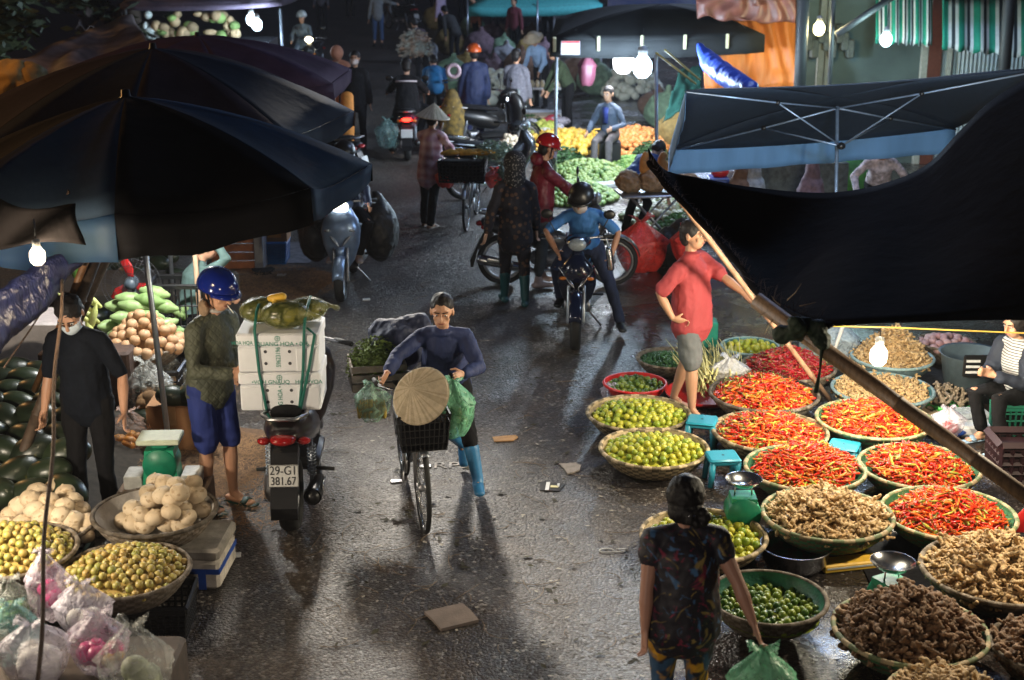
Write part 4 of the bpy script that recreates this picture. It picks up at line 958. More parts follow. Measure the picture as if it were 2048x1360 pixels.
# ---------------------------------------------------------------- left side: umbrellas
def umbrella(label, apex, foot, R, drop, phase, m, val=.28, n=8, group=None, valm=None, pole_m=None, sag=.05, struts=False, m2=None):
    m2 = m2 or m
    apex, foot = V(apex), V(foot); ax = (apex - foot).normalized(); x, y = basis(ax, V((1, 0, 0))); M = Matrix((x, y, ax)).transposed()
    T = thing("market_umbrella", label, "umbrella", foot, 0, group); A = apex - foot
    cor = [A - ax * drop + (x * cos(phase + 2 * pi * k / n) + y * sin(phase + 2 * pi * k / n)) * R for k in range(n)]
    mb = MB(); vm = MB(); vm5 = MB()
    for k in range(n):
        mb.cur = vm.cur = k % 2; a, b = cor[k], cor[(k + 1) % n]; NU, NV = 8, 8; vs = []
        for j in range(NV + 1):
            t = j / NV
            for i in range(NU + 1):
                u = i / NU; e = A.lerp(a, t).lerp(A.lerp(b, t), u); hump = ax * (R * .055 * sin(pi * t) ** .8 * (1 if True else 0))
                s_ = 4 * u * (1 - u); ed = (e - A); e = e + hump - ax * sag * s_ * t - (ed - ax * ed.dot(ax)) * .05 * s_ * t; vs.append(e)
        mb.add(vs, [(j * (NU + 1) + i, j * (NU + 1) + i + 1, (j + 1) * (NU + 1) + i + 1, (j + 1) * (NU + 1) + i) for j in range(NV) for i in range(NU)])
        vv = []
        for j in range(4):
            for i in range(NU + 1):
                p = vs[NV * (NU + 1) + i]; u = i / NU; out = (p - A) - ax * (p - A).dot(ax); vv.append(p + out.normalized() * (.01 + .02 * sin(u * 9 + k * 2) * j / 3) + V((0, 0, -1)) * val * max(.55, .70 - .60 * (p - A).y / R) * j / 3 * (1 - .06 * sin(u * 12 + k)))
        (vm5 if (k == 5 and valm) else vm).add(vv, [(j * (NU + 1) + i, j * (NU + 1) + i + 1, (j + 1) * (NU + 1) + i + 1, (j + 1) * (NU + 1) + i) for j in range(3) for i in range(NU)])
    mb.obj("canopy", [m, m2], T, solid=.004); vm.obj("valance", [m, m2], T, solid=.003)
    if vm5.v: vm5.obj("valance", valm, T, solid=.003)
    pm = pole_m or GALV
    MB().tube((0, 0, 0), A - ax * .02, .022, n=12).obj("pole", pm, T); MB().lathe([(.001, .05), (.03, .045), (.035, 0), (.07, -.02)], A, 12, M).obj("finial", BLACKP, T)
    for k in range(n):
        r0 = MB(); r0.loft([A - ax * .05, A.lerp(cor[k], .5) + ax * (R * .045 - .02), cor[k] - ax * .02], [.009], n=6, cap='flat'); ro = r0.obj("rib", pm, T)
        if struts: MB().tube(A - ax * (drop + .55), A.lerp(cor[k], .5) + ax * (R * .045 - .03), .008, n=6).obj("strut", pm, ro)
    if struts: MB().lathe([(.05, -.04), (.05, .04), (.024, .04), (.024, -.04)], A - ax * (drop + .55), 12, M).obj("slider", BLACKP, T)
    return T
def cloth_thin(name, c, *a, tr=None, **k):
    m = mat(name, c, *a, **k); nt = m.node_tree; n = nt.nodes; l = nt.links; b = n["Principled BSDF"]; o = n["Material Output"]; t = n.new("ShaderNodeBsdfTranslucent"); t.inputs[0].default_value = (*(tr or tuple(x * 2 for x in c)), 1); x = n.new("ShaderNodeMixShader"); x.inputs[0].default_value = .35
    l.new(b.outputs[0], x.inputs[1]); l.new(t.outputs[0], x.inputs[2]); l.new(x.outputs[0], o.inputs[0]); return m
UMB = cloth_thin("navy_canopy", (0.030, 0.050, 0.085), .85, spec=.1, var=.15, scale=5, bump=.3, bscale=7)
UMBP = cloth_thin("plum_canopy", (0.05, 0.030, 0.055), .85, spec=.1, var=.2, scale=4, bump=.25, bscale=9)
UMBG = cloth_thin("slate_canopy", (0.030, 0.024, 0.036), .85, spec=.1, var=.2, scale=4, bump=.2, bscale=9)
UMBK = cloth_thin("black_canopy", (0.008, 0.008, 0.010), .85, spec=.1, var=.15, scale=5, bump=.3, bscale=7)
UMBS = cloth_thin("steel_blue_canopy", (0.022, 0.032, 0.055), .85, spec=.1, var=.15, scale=5, bump=.3, bscale=7)
VAL_LIT = cloth_thin("backlit_valance", (0.015, 0.045, 0.085), .7, tr=(.02, .30, .60), var=.15, scale=6, bump=.15, bscale=14, sub=.0)  # bulb light through the cloth is put into this bluer colour
fa = G(348, 968); aA = W(252, 192, 10.22)
umbrella("large navy umbrella nearest on the left with slanting silver pole", aA, fa, 1.70, .62, R_(10), UMBK, .22, 8, m2=UMB, valm=VAL_LIT, sag=.07)
aB = W(306, 96, 13.6); umbrella("dark navy and brown umbrella just behind the nearest one", aB, (aB.x, aB.y + .1, 0), 1.85, .62, R_(5), UMBG, .24, 8, m2=UMBS)
aC = W(395, 72, 17.2); umbrella("broad plum coloured canopy behind the two navy umbrellas", aC, (aC.x, aC.y, 0), 1.85, .46, R_(20), UMBP, .3, 8)

def bulb(label, p, r, c, strength, drop=.3, cord=None, name="light_bulb"):
    T = thing(name, label, "light bulb", p)
    MB().lathe([(.001, -r * 1.15), (r * .5, -r * 1.05), (r * .9, -r * .6), (r, 0), (r * .95, r * .55), (r * .55, r * 1.1), (r * .4, r * 1.3)], n=10).obj("glass", lamp_mat("glow_" + name + label[:18], c, strength), T)
    MB().lathe([(r * .42, r * 1.25), (r * .5, r * 1.3), (r * .5, r * 2.1), (.001, r * 2.3)], n=12).obj("socket", mat("lamp_socket", (.5, .5, .48), .5), T)
    if drop: MB().tube((0, 0, r * 2.2), (0, 0, r * 2.2 + drop), .004, n=5).obj("cord", BLACKP, T)
    return T
WARM = (1.0, .78, .50); COOL = (.62, .82, 1.0); NEUT = (1.0, .93, .80)
def E(power, r): return power / (pi * 4 * pi * r * r)
pL = W(75, 513, 7.95); bulb("glowing warm bulb hanging above the masked man under the near umbrella", pL, .046, WARM, E(45, .046), .12)

# ---- rolled blue tarp, poles and knot at the left edge
TARPB = mat("blue_tarp", (0.008, 0.012, 0.055), .45, var=.3, scale=7, bump=.6, bscale=9, stretch=(3, 3, .5))
a = W(-60, 722, 8.0); b = W(178, 482, 8.9)
mb = MB(); d = (b - a)
def roll(a, b, r, N, ph, amp): return [a.lerp(b, t / N) + V((amp * sin(t * 1.3 + ph), amp * cos(t * .9 + ph), amp * sin(t * .7))) for t in range(N + 1)]
mb.loft(roll(a, b, .1, 12, 0, .012), [(.12 * (1 - t / 12 * .45) + .012 * sin(t * 2.1), .10 * (1 - t / 12 * .4)) for t in range(13)], side=V((0, 0, 1)), n=14)
mb.loft(roll(a + V((0, .05, .17)), b + V((-.02, 0, .01)), .1, 12, 2, .014), [(.11 * (1 - t / 12 * .7) + .015, .07) for t in range(13)], side=V((0, 0, 1)), n=12)
T0 = thing("rolled_tarp", "dark blue tarpaulin rolled and lashed to a pole at the left edge", "tarpaulin", (a.x, a.y, 0)); o = mb.obj("roll", TARPB, T0); o.location = (-a.x, -a.y, 0); remeshed(o, .012, 3, .05, .12)
lb = MB(); kc = W(172, 492, 8.9)
for k in range(6): lb.torus(kc + V((-.06 + .02 * k, 0, -.05 + .018 * k)), .085 - .004 * k, .012, Matrix.Rotation(1.0, 3, 'Y') @ Matrix.Rotation(.25 * k - .6, 3, 'X'), n=18, m=6)
o = lb.obj("lashing", ROPE, T0); o.location = (-a.x, -a.y, 0)
kb = MB(); rk = random.Random(2)
for k in range(9): kb.ell(kc + V((rk.uniform(-.08, .07), rk.uniform(-.05, .05), rk.uniform(-.05, .12))), (rk.uniform(.04, .08), .05, rk.uniform(.03, .06)), Matrix.Rotation(rk.uniform(0, 3), 3, 'Y'), 10, 7)
kb.loft([kc, kc + V((.10, 0, .05)), kc + V((.17, -.02, .10))], [.05, .05, .045], n=10)
kb.loft([kc + V((-.05, 0, .08)), kc + V((-.06, 0, .22)), kc + V((-.02, .0, .34))], [.04, .025, .01], n=7); kb.loft([kc + V((-.06, 0, .10)), kc + V((-.08, 0, .24)), kc + V((-.08, .0, .36))], [.03, .02, .008], n=7)
o = remeshed(kb.obj("pole_knot", BAMBOO_D, T0), .010, 2, .04, .05); o.location = (-a.x, -a.y, 0)
def pole(label, a, b, r, m, name="bamboo_pole", nodes=True, cat="pole", r2=None):
    a, b = V(a), V(b); T = thing(name, label, cat, a); d = b - a; L = d.length; mb = MB(); pts = []; rr = []; k = max(2, int(L / .42)) if nodes else 1
    r2 = r2 or r
    for i in range(k + 1):
        t = i / k; q = r + (r2 - r) * t
        if i and i < k and nodes: pts += [d * (t - .008 / L), d * (t - .002 / L), d * (t + .003 / L)]; rr += [q * .97, q * 1.10, q * .93]
        else: pts.append(d * t); rr.append(q)
    mb.loft(pts, rr, n=12, cap='flat'); mb.obj("shaft", m, T); return T
pole("dark bamboo pole slanting behind the masked man at the left edge", G(-30, 1075, 0) + V((0, .25, 0)), W(205, 480, 9.4), .042, BAMBOO_D)
pole("orange brown bamboo pole rising behind the masked man's head", W(70, 780, 10.0), W(178, 505, 9.2), .026, mat("orange_bamboo", (.28, .13, .05), .5, var=.3, scale=10))
pole("thin dark pole crossing behind the pale corn to the knot", W(60, 860, 10.6), W(222, 500, 10.0), .03, BAMBOO_D)
# rope hanging right down in front
ra, rb = W(124, 560, 8.6), G(72, 1400, .9); pts = [ra.lerp(rb, t / 20) + V((.010 * sin(t * .8), 0, 0)) for t in range(21)]
wire(pts, .011, ROPE, "rope", "taut twisted brown rope running down the left foreground", "rope", n=8)
wire([W(8, 735, 8.3), W(60, 660, 8.7), W(124, 560, 8.8), W(150, 530, 8.9)], .006, ROPE, "cord", "thin cord from the tarp lashing to the left edge", "cord")
# hanging tarp edges, left above bulb
mb = MB(); p0, p1, p2, p3 = W(-80, 520, 9.3), W(20, 480, 9.5), W(-80, 660, 9.1), W(60, 560, 9.4)
c0_ = [W(-90, 392, 8.3), W(150, 415, 8.25), W(168, 488, 8.15), W(-90, 498, 8.1)]; q = MB(); q.grid(lambda u, v: c0_[0].lerp(c0_[1], u).lerp(c0_[3].lerp(c0_[2], u), v) + V((-c0_[3].x, .04 * sin(u * 9 + v * 5) - c0_[3].y, .03 * sin(u * 7 + v * 3))), 18, 10)
tag(q.obj("tarpaulin", mat("dark_brown_tarp", (.004, .0035, .004), .95, spec=.05, var=.3, scale=6, bump=.5, bscale=8), loc=(c0_[3].x, c0_[3].y, 0), solid=.006), "dark tarpaulin strip above the warm bulb at the left edge", "tarpaulin")
# ---- watermelon heap
mel = [bake(MB().ell((0, 0, 0), (.175, .115, .112), None, 20, 14), MELON, .012, 2)]; mel[0].name = "watermelon"
MELB = fruit_mat("melon_yellow_spot", [(0.014, 0.03, 0.012), (0.02, 0.04, 0.015)], .25, .1, 30, spots=((.35, .25, .02), 5, .60), coat=.4)
rm = random.Random(12); k = 0; rows = [(985, [0, 75, 140]), (945, [-30, 40, 105]), (905, [0, 65, 125]), (872, [-25, 62, 130]), (838, [15, 85, 140]), (808, [-10, 45, 105]), (783, [25, 80, 130]), (760, [0, 55, 110]), (742, [25, 75])]
def melon(p, label, group=None, rz=None, s=1.0, m=None):
    o = bpy.data.objects.new("watermelon", mel[0]); col.objects.link(o); o.location = p; o.rotation_euler = (rm.uniform(-.3, .3), rm.uniform(-.3, .3), rm.uniform(-.8, .8) if rz is None else rz); s *= rm.uniform(.9, 1.1); o.scale = (s, s, s); return tag(o, label, "watermelon", group)
for i, (py, xs) in enumerate(rows):
    for px in xs:
        Y = 8.95 + i * .235; p = W(px + rm.uniform(-8, 8), py + rm.uniform(-6, 6), Y); melon(p, "glossy dark watermelon in the heap behind the white jicamas", "watermelons heaped at the left edge"); k += 1
ub = MB(); a0 = W(-120, 1010, 9.1); ub.grid(lambda u, v: V((-4.6 + 1.75 * u, 9.05 + 2.3 * v, max(.02, .33 * v * (1 - max(0, u - .7) * 3)))), 8, 8); stuff("melon_bed", ub, mat("dark_sacking", (.05, .04, .03), .9, var=.3), "dark sacking beneath the watermelon heap", "sacking")
for px, py, Y, lb_ in ((222, 795, 10.9, "dark watermelon lying on the straw right of the masked man"), (228, 830, 10.5, "smaller dark melon at the right hand of the masked man"), (285, 842, 10.55, "striped dark melon above the bag of orange fruit")): melon(G(px, py, .12), lb_)
# melons lying on the cardboard box
cb = G(352, 905); T = thing("cardboard_box", "orange brown cardboard box topped with dark melons beside the blue shorts", "box", (cb.x, cb.y + .25, 0))
MB().rbox((0, 0, .19), (.46, .42, .38), .008).obj("carton", CARD, T, smooth=False); MB().box((-.02, -.2125, .30), (.06, .004, .16)).obj("tape", mat("parcel_tape", (.42, .25, .12), .3), T, smooth=False)
for q in (-1, 1): MB().box((q * .10, -.22, .385), (.2, .05, .004), Matrix.Rotation(-.3, 3, 'X')).obj("flap", CARD, T, smooth=False)
for px, py, lb_ in ((345, 792, "dark melon lying on the left of the cardboard box"), (385, 790, "dark melon lying on the right of the cardboard box")): melon(G(px, py, .46), lb_, rz=.1, s=.85)

# ---- baskets in the left foreground
def crate(label, c, size, m, rz=0.0, name="plastic_crate", th=.008, nx=8, nz=5):
    T = thing(name, label, "crate", c, rz); mesh_basket(T, "lattice", (0, 0, 0), size, m, th, nx, nz, .92); 
    MB().rbox((0, 0, size[2] - .012), (size[0] * .0 + .001, .001, .001), .0001)
    q = MB(); hx, hy = size[0] / 2, size[1] / 2
    for (x, y, sx_, sy_) in ((0, -hy, size[0], .02), (0, hy, size[0], .02), (-hx, 0, .02, size[1]), (hx, 0, .02, size[1])): q.box((x, y, size[2] - .015), (sx_, sy_, .035))
    q.obj("rim", m, T, smooth=False); return T
T, cJ, RJ, _ = basket("old shallow basket of white jicamas on the foam box", 310, 1022, 121, .46, .17, 'old', inner=mat("white_sack_lining", (.40, .38, .36), .7, var=.3, scale=8, bump=.5))
JM = []
for sd in range(3):
    q = MB(); q.ell((0, 0, 0), (.075, .073, .058), None, 18, 12); q.loft([(0, 0, .045), (0, 0, .066)], [.022, .006], n=8)
    for k in range(5): a = k * 1.26 + sd; q.ell((.028 * cos(a), .028 * sin(a), .0), (.047, .047, .052), None, 12, 8)
    me = bake(q, JIC, .006, 3); me.name = "jicama"; JM.append(me)
rj = random.Random(4)
def jic(px, py, z, lab, grp):
    o = bpy.data.objects.new("jicama", rj.choice(JM)); col.objects.link(o); o.location = G(px, py, z); o.rotation_euler = (rj.uniform(-.5, .5), rj.uniform(-.5, .5), rj.uniform(0, 6)); s = rj.uniform(.86, 1.05); o.scale = (s, s, s); tag(o, lab, "jicama", grp)
JL = "white jicama bulb on the foam box basket"; JG = "white jicamas in the basket on the foam box"
for px, py, z in ((247, 1040, .36), (290, 1048, .36), (335, 1046, .36), (365, 1050, .37), (268, 1018, .42), (318, 1012, .42), (300, 985, .44), (268, 1048, .35), (345, 1000, .52), (378, 990, .46), (325, 990, .54), (365, 1015, .46), (330, 966, .52), (300, 1000, .50), (390, 1010, .42), (352, 970, .55), (385, 968, .50), (405, 1020, .40), (375, 1035, .42), (310, 1035, .42), (395, 990, .52), (342, 1024, .48), (285, 1030, .42), (312, 962, .48), (360, 985, .58)): jic(px, py, z, JL, JG)
T, cK, RK, _ = basket("brown basket of white jicamas behind the golden fruit", 88, 1050, 97, .40, .16, 'old')
for px, py, z in ((20, 1030, .42), (45, 1045, .42), (75, 1050, .40), (40, 1012, .46), (70, 1020, .48), (98, 1028, .48), (62, 1000, .50), (98, 1000, .52), (128, 1012, .50), (115, 1048, .42), (145, 1040, .44), (160, 1022, .42), (175, 1045, .40), (145, 1065, .38), (120, 1030, .48), (85, 1035, .46), (170, 1070, .36), (15, 1050, .40), (148, 1000, .46), (130, 985, .48), (75, 985, .46), (110, 975, .44)): jic(px, py, z, "white jicama behind the golden fruit at the left", "white jicamas behind the golden fruit")
crate("dark crate holding up the left jicama basket", (cK.x, cK.y, 0), (.5, .4, .23), BLACKP)
def yfruit(lab, grp, px, py, hw, rim, Hh, n):
    T, c, R, _ = basket(lab, px, py, hw, rim, .17, 'brown'); pts = dome_pts(c, R, Hh, rim, .046, int(px), zb=-.02, lim=.92, sharp=2.2); pts.sort(key=lambda p: p.y); nm = grp
    scatter("yellow_fruit", "yellow fruit", nm[0], nm[1], [yel_me], pts[:n], 4, smin=.82, smax=1.12); f = MB(); scatter_stuff(f, [(yel_mb.v, yel_mb.f)], pts[n:], 6); filler(f, c, R, Hh, rim, zb=-.045, lim=.93); return T, c, R, f
T, c1, R1, f1 = yfruit("brown basket of small golden fruit on a black crate", ("small golden fruit in the basket on the black crate", "golden fruit in the basket on the black crate"), 250, 1140, 127, .40, .12, 170)
T, c2, R2, f2 = yfruit("basket of golden fruit cut by the left frame edge", ("golden fruit in the basket at the left frame edge", "golden fruit at the left frame edge"), 22, 1100, 128, .44, .14, 130)
f1.add(f2.v, f2.f); stuff("yellow_fruit_heap", f1, YEL, "golden fruit lying underneath in the two left baskets", "fruit")
crate("black lattice crate under the golden fruit basket", (c1.x + .12, c1.y + .02, 0), (.52, .40, .225), BLACKP, .05, nx=12, nz=6)
crate("black crate under the golden fruit at the left edge", (c2.x, c2.y + .02, 0), (.52, .40, .265), BLACKP, .0)
# foam box under jicamas
fb = G(385, 1172); T = thing("foam_box", "dirty white foam box with blue tape under the jicamas", "foam box", (cJ.x + .12, cJ.y + .03, 0), -.05)
DF = mat("dirty_foam", (.42, .38, .33), .8, var=.35, scale=9, bump=.3, bscale=40)
MB().rbox((0, 0, .10), (.66, .46, .2), .02).obj("box", DF, T); MB().rbox((0, 0, .245), (.68, .48, .085), .02).obj("lid", DF, T)
BT = mat("blue_tape", (.02, .08, .40), .35, var=.15); q = MB(); q.box((0, -.233, .13), (.664, .006, .035)); q.box((.333, 0, .13), (.006, .46, .035)); q.box((.22, -.236, .07), (.05, .005, .13)); q.obj("tape", BT, T, smooth=False)

# ---- scale by the pole, tarpless things round it
def platform_scale(c, rz):
    T = thing("weighing_scale", "green platform scale with cream top by the silver pole", "scale", c, rz)
    b = MB(); b.prism([(-.13, 0), (.13, 0), (.10, .30), (-.10, .30)], -.09, .09, 'y'); b.obj("housing", mat("bright_green_paint", (.02, .30, .16), .4, var=.1), T, smooth=False)
    MB().lathe([(.001, -.10), (.115, -.10), (.12, -.09), (.12, .09), (.115, .10), (.001, .10)], (0, 0, .19), 28, Matrix.Rotation(pi / 2, 3, 'X')).obj("dial_drum", GREENP, T)
    MB().box((0, -.094, .18), (.085, .005, .075)).obj("blue_label", BT, T, smooth=False)
    for x in (-.055, .055):
        for z in (.10, .25): MB().ell((x, -.095, z), .006, n=6, m=4).obj("screw", BLACKP, T)
    MB().rbox((0, 0, .325), (.12, .12, .05), .01).obj("neck", GREENP, T); MB().rbox((0, 0, .365), (.30, .22, .04), .008).obj("top_plate", mat("cream_plate", (.50, .55, .42), .5, var=.1), T, smooth=False)
    for q in (-1, 1): MB().rbox((q * .20, .03, .05), (.13, .20, .10), .006).obj("side_tray", mat("pale_metal", (.55, .55, .52), .5, var=.25, scale=14), T, smooth=False)
    return T
cs = G(336, 966, .30); platform_scale((cs.x - .03, cs.y + .0, .28), .05)
tag(MB().rbox((0, 0, .14), (.62, .36, .28), .01).obj("low_table", mat("worn_board", (.22, .15, .10), .8, var=.3, scale=6), loc=(cs.x - .03, cs.y + .06, 0)), "low worn wooden box carrying the green platform scale", "box")

# plastic bags
def bag(label, px, py, z0, r, hgt, m, inner=None, knot='tie', name="plastic_bag", squash=.8, seed=1, ears=2, group=None, loc=None):
    c = G(px, py, z0) if loc is None else V(loc); T = thing(name, label, "plastic bag", (c.x, c.y, z0) if loc is None else c, 0, group); rg = random.Random(seed)
    n, K = 30, 16; prof = []; nh = .62
    for k in range(K + 1):
        t = k / K
        if t < nh: u = t / nh; prof.append((r * max(.3, sin(pi * (.14 + .44 * u)) ** .6), hgt * .56 * u))
        else: u = (t - nh) / (1 - nh); prof.append((r * (.97 * (1 - u) ** 1.15 * (1 + .1 * sin(pi * u)) + .13), hgt * (.56 + .40 * u)))
    vs = []; ph = [rg.uniform(0, 6.28) for _ in range(4)]
    for j, (rr, z) in enumerate(prof):
        for k in range(n):
            a = 2 * pi * k / n; w = 1 + .07 * sin(3 * a + ph[0]) + .045 * sin(7 * a + ph[1] + z * 7) + .16 * sin(11 * a + ph[2] + 2 * sin(3 * a)) * (z / hgt) ** 1.5; vs.append((rr * w * cos(a), rr * w * sin(a) * squash, z + .01 * sin(5 * a + ph[3])))
    mb = MB(); mb.add(vs, [(j * n + k, j * n + (k + 1) % n, (j + 1) * n + (k + 1) % n, (j + 1) * n + k) for j in range(K) for k in range(n)]); mb.add([vs[k] for k in range(n)], [tuple(range(n - 1, -1, -1))]); mb.obj("film", m, T)
    for q in range(ears):
        a = q * pi + rg.uniform(-.5, .5); e = MB(); zt = hgt * .92
        def fn(u, v, a=a): w = (u - .5) * r * (.22 + .5 * v); return V((cos(a) * (.01 + v * r * .40) - sin(a) * w, sin(a) * (.01 + v * r * .40) + cos(a) * w, zt + v * r * .5 - .05 * v * v + .014 * sin(u * 16 + v * 4)))
        e.grid(fn, 6, 5); e.obj("handle", m, T)
    if inner:
        for q in inner:
            kind, mm, cnt, rr = q; rb_ = MB()
            for i in range(cnt):
                for _ in range(20):
                    p = V((rg.uniform(-1, 1), rg.uniform(-1, 1), rg.uniform(-1, 1)))
                    if p.length < 1: break
                p = V((p.x * (r - rr) * .82, p.y * (r - rr) * .82 * squash, rr + (p.z * .5 + .5) * (hgt * nh - 2 * rr) * .85)); o_ = MB().ell((0, 0, 0), (rr, rr, rr * rg.uniform(.85, 1.3)), Euler((rg.uniform(0, 3), rg.uniform(0, 3), 0)).to_matrix(), 10, 7)
                rb_.add([V(v) + p for v in o_.v], o_.f)
            rb_.obj(kind, mm, T)
    return T
FW_ = film("white_film", (.75, .70, .82), .42, .3); FG_ = film("green_film", (.28, .75, .45), .50, .3); FC_ = film("clear_film", (.72, .74, .70), .22, .18); FP_ = film("pink_film", (.78, .70, .82), .36, .22); FT_ = film("teal_film", (.30, .60, .60), .30, .25); FR_ = film("red_film", (.75, .05, .04), .85, .35); FY_ = film("yellow_film", (.34, .34, .11), .22, .30)
GRN = mat("green_vegetable", (.09, .22, .03), .6, var=.4, scale=30, bump=.5); RADI = mat("magenta_radish", (.45, .04, .16), .4, var=.3, scale=20); WRAD = mat("white_turnip", (.70, .68, .66), .5, var=.06)
bag("plastic bag of green leaves at the left frame edge", 28, 1262, .33, .135, .34, FC_, [("greens", GRN, 26, .045)], seed=2)
bag("tall pink white bag standing behind the green leaves", 100, 1235, .34, .115, .44, FP_, [("onion", RADI, 4, .05)], seed=3)
bag("grey white crumpled bag behind the bag of magenta radishes", 170, 1262, .33, .15, .32, FW_, [("bundle", WRAD, 5, .06)], seed=4)
bag("tied bag of magenta radishes and one yellow onion", 205, 1340, .33, .155, .36, FP_, [("radish", RADI, 9, .055), ("onion", mat("yellow_onion", (.6, .38, .12), .5), 2, .045)], seed=5)
bag("swollen white bag with teal lining in the lower left corner", 75, 1362, .32, .18, .36, FW_, [("turnip", WRAD, 4, .10)], seed=6)
bag("teal plastic bag tucked behind the swollen white bag", 35, 1320, .34, .15, .36, FT_, seed=16)
bag("clear crinkled bag with pale greens at the bottom edge", 275, 1400, .34, .18, .46, FC_, [("cabbage", mat("pale_cabbage", (.42, .45, .30), .6, var=.3, scale=12), 4, .085)], seed=7)
tag(MB().rbox((0, 0, .16), (1.15, .7, .32), .02).obj("display_table", mat("dark_board", (.05, .035, .025), .8, var=.3), loc=(G(150, 1330, .33).x - .05, G(150, 1330, .33).y, 0)), "low dark board table under the plastic bags at lower left", "table")
bag("clear bag of orange round fruit on the straw behind the scale", 262, 905, .0, .17, .38, film("peach_film", (.8, .55, .45), .25, .2), [("orange_fruit", ORNG, 26, .043)], seed=9)
bag("large clear sack hanging open below the tan fruit basket", 300, 830, .12, .21, .50, FC_, [("straw", STRAW, 12, .06)], seed=10)
bag("second clear sack of straw beside the jacketed man", 345, 800, .1, .15, .44, FC_, [("straw", STRAW, 8, .06)], seed=11)

# ---- tan fruit and papaya heap
T, c, R, _ = basket("black basket heaped with tan fruit and green papayas", 292, 688, 76, .62, .15, 'old')
crate("black crate under the basket of tan fruit", (c.x, c.y, 0), (.62, .5, .45), BLACKP)
tan_me, _t = sphere_mesh("tan_fruit", .052, TANF, (1, 1, .92)); pap = bake(MB().loft([(-.10, 0, 0), (-.05, 0, 0), (.03, 0, 0), (.10, 0, 0)], [.025, .05, .055, .022], n=14), PAPA, .008, 3); pap.name = "papaya"
rt_ = random.Random(8)
pts = dome_pts(c, R, .30, .62, .082, 5, sharp=1.2, zb=.0, lim=.98)
for p in pts:
    front = p.y < c.y + R * .15
    if front: o = bpy.data.objects.new("tan_fruit", tan_me); lab, cat_, gp = "round tan fruit in the black basket under the papayas", "tan fruit", "tan fruit in the black basket"; o.rotation_euler = (rt_.uniform(0, 6), rt_.uniform(0, 6), 0)
    else: o = bpy.data.objects.new("papaya", pap); lab, cat_, gp = "long green papaya on top of the tan fruit heap", "papaya", "green papayas on the tan fruit heap"; o.rotation_euler = (rt_.uniform(-.4, .4), rt_.uniform(-.5, .5), rt_.uniform(-.8, .8))
    o.location = p; col.objects.link(o); tag(o, lab, cat_, gp)
for i, (px, py, z, a) in enumerate(((250, 635, .80, .7), (222, 652, .75, .9), (268, 612, .98, .2), (300, 600, 1.04, .1), (262, 598, 1.06, .3), (328, 612, .95, -.1), (240, 612, .95, .6), (310, 585, 1.10, .0))):
    o = bpy.data.objects.new("papaya", pap); o.location = W(px, py, 11.95 + .02 * i); o.rotation_euler = (.1, .2, a); o.scale = (1.15, 1.15, 1.15); col.objects.link(o); tag(o, "long green papaya on top of the tan fruit heap", "papaya", "green papayas on the tan fruit heap")
fm = MB(); filler(fm, c, R, .28, .62, sharp=1.2, zb=-.04); stuff("tan_fruit_bed", fm, TANF, "tan fruit massed under the papayas", "fruit")
# green bananas / gourds right
for i, (px, py) in enumerate(((352, 622), (365, 632), (350, 640), (372, 618), (342, 655), (360, 655))):
    o = bpy.data.objects.new("gourd", pap); o.location = W(px, py, 12.3 + .03 * i); o.rotation_euler = (.3, .6, i); o.scale = (.75, .75, .75); col.objects.link(o); tag(o, "small green gourd right of the papayas", "gourd", "green gourds right of the papayas")
crate("dark crate carrying the green gourds by the hooded vendor", (W(357, 660, 12.4).x, 12.45, 0), (.45, .35, .95), BLACKP)
# corn / pale vegetables behind masked man
CORN = mat("pale_corn_husk", (.40, .44, .14), .6, var=.3, scale=12, bump=.4)
rc_ = random.Random(9)
for i in range(16):
    px, py = rc_.uniform(150, 200), rc_.uniform(585, 690); q = MB().loft([(0, 0, 0), (0, 0, .08), (0, 0, .17), (0, 0, .24)], [.02, .035, .03, .006], n=8).obj("corn_cob", CORN, loc=W(px, py + 15, 11.2 + rc_.uniform(-.15, .15))); q.rotation_euler = (rc_.uniform(-.5, .5), rc_.uniform(-1, .3), 0); tag(q, "pale green corn cob stacked behind the masked man's head", "corn cob", "corn cobs behind the masked man")
tag(MB().rbox((0, 0, .35), (.75, .5, .7), .02).obj("produce_stand", mat("dark_wood", (.07, .04, .03), .8, var=.3), loc=(W(170, 680, 11.2).x, 11.35, 0)), "dark wooden stand carrying the corn cobs", "stand")
tag(MB().rbox((0, 0, .35), (.9, .5, .70), .02).obj("foam_crate", mat("pale_foam_pink", (.6, .55, .55), .7), loc=(W(40, 650, 11.6).x, 11.8, .12)), "pale foam box glimpsed between the poles at the left", "box")
for i, (px, py) in enumerate(((150, 545), (185, 560), (135, 520), (200, 530))):
    q = MB()
    for k in range(16): a = k * 2.4; q.loft([(0, 0, 0), (.03 * cos(a), .03 * sin(a), .09), (.07 * cos(a), .07 * sin(a), .15 + .01 * (k % 3))], [(.012, .004), (.03, .004), (.008, .003)], n=6)
    tag(q.obj("lettuce", mat("purple_leaf", (.16, .10, .25), .6, var=.3) if i % 2 else GRN, loc=W(px, py + 10, 12.6)), "loose leafy head beside the lashed knot, %s" % ("nearest the fan", "lowest of four", "leftmost of four", "topmost right")[i], "vegetable")

STEELD = mat('dark_wire', (.08, .08, .09), .5, .6)
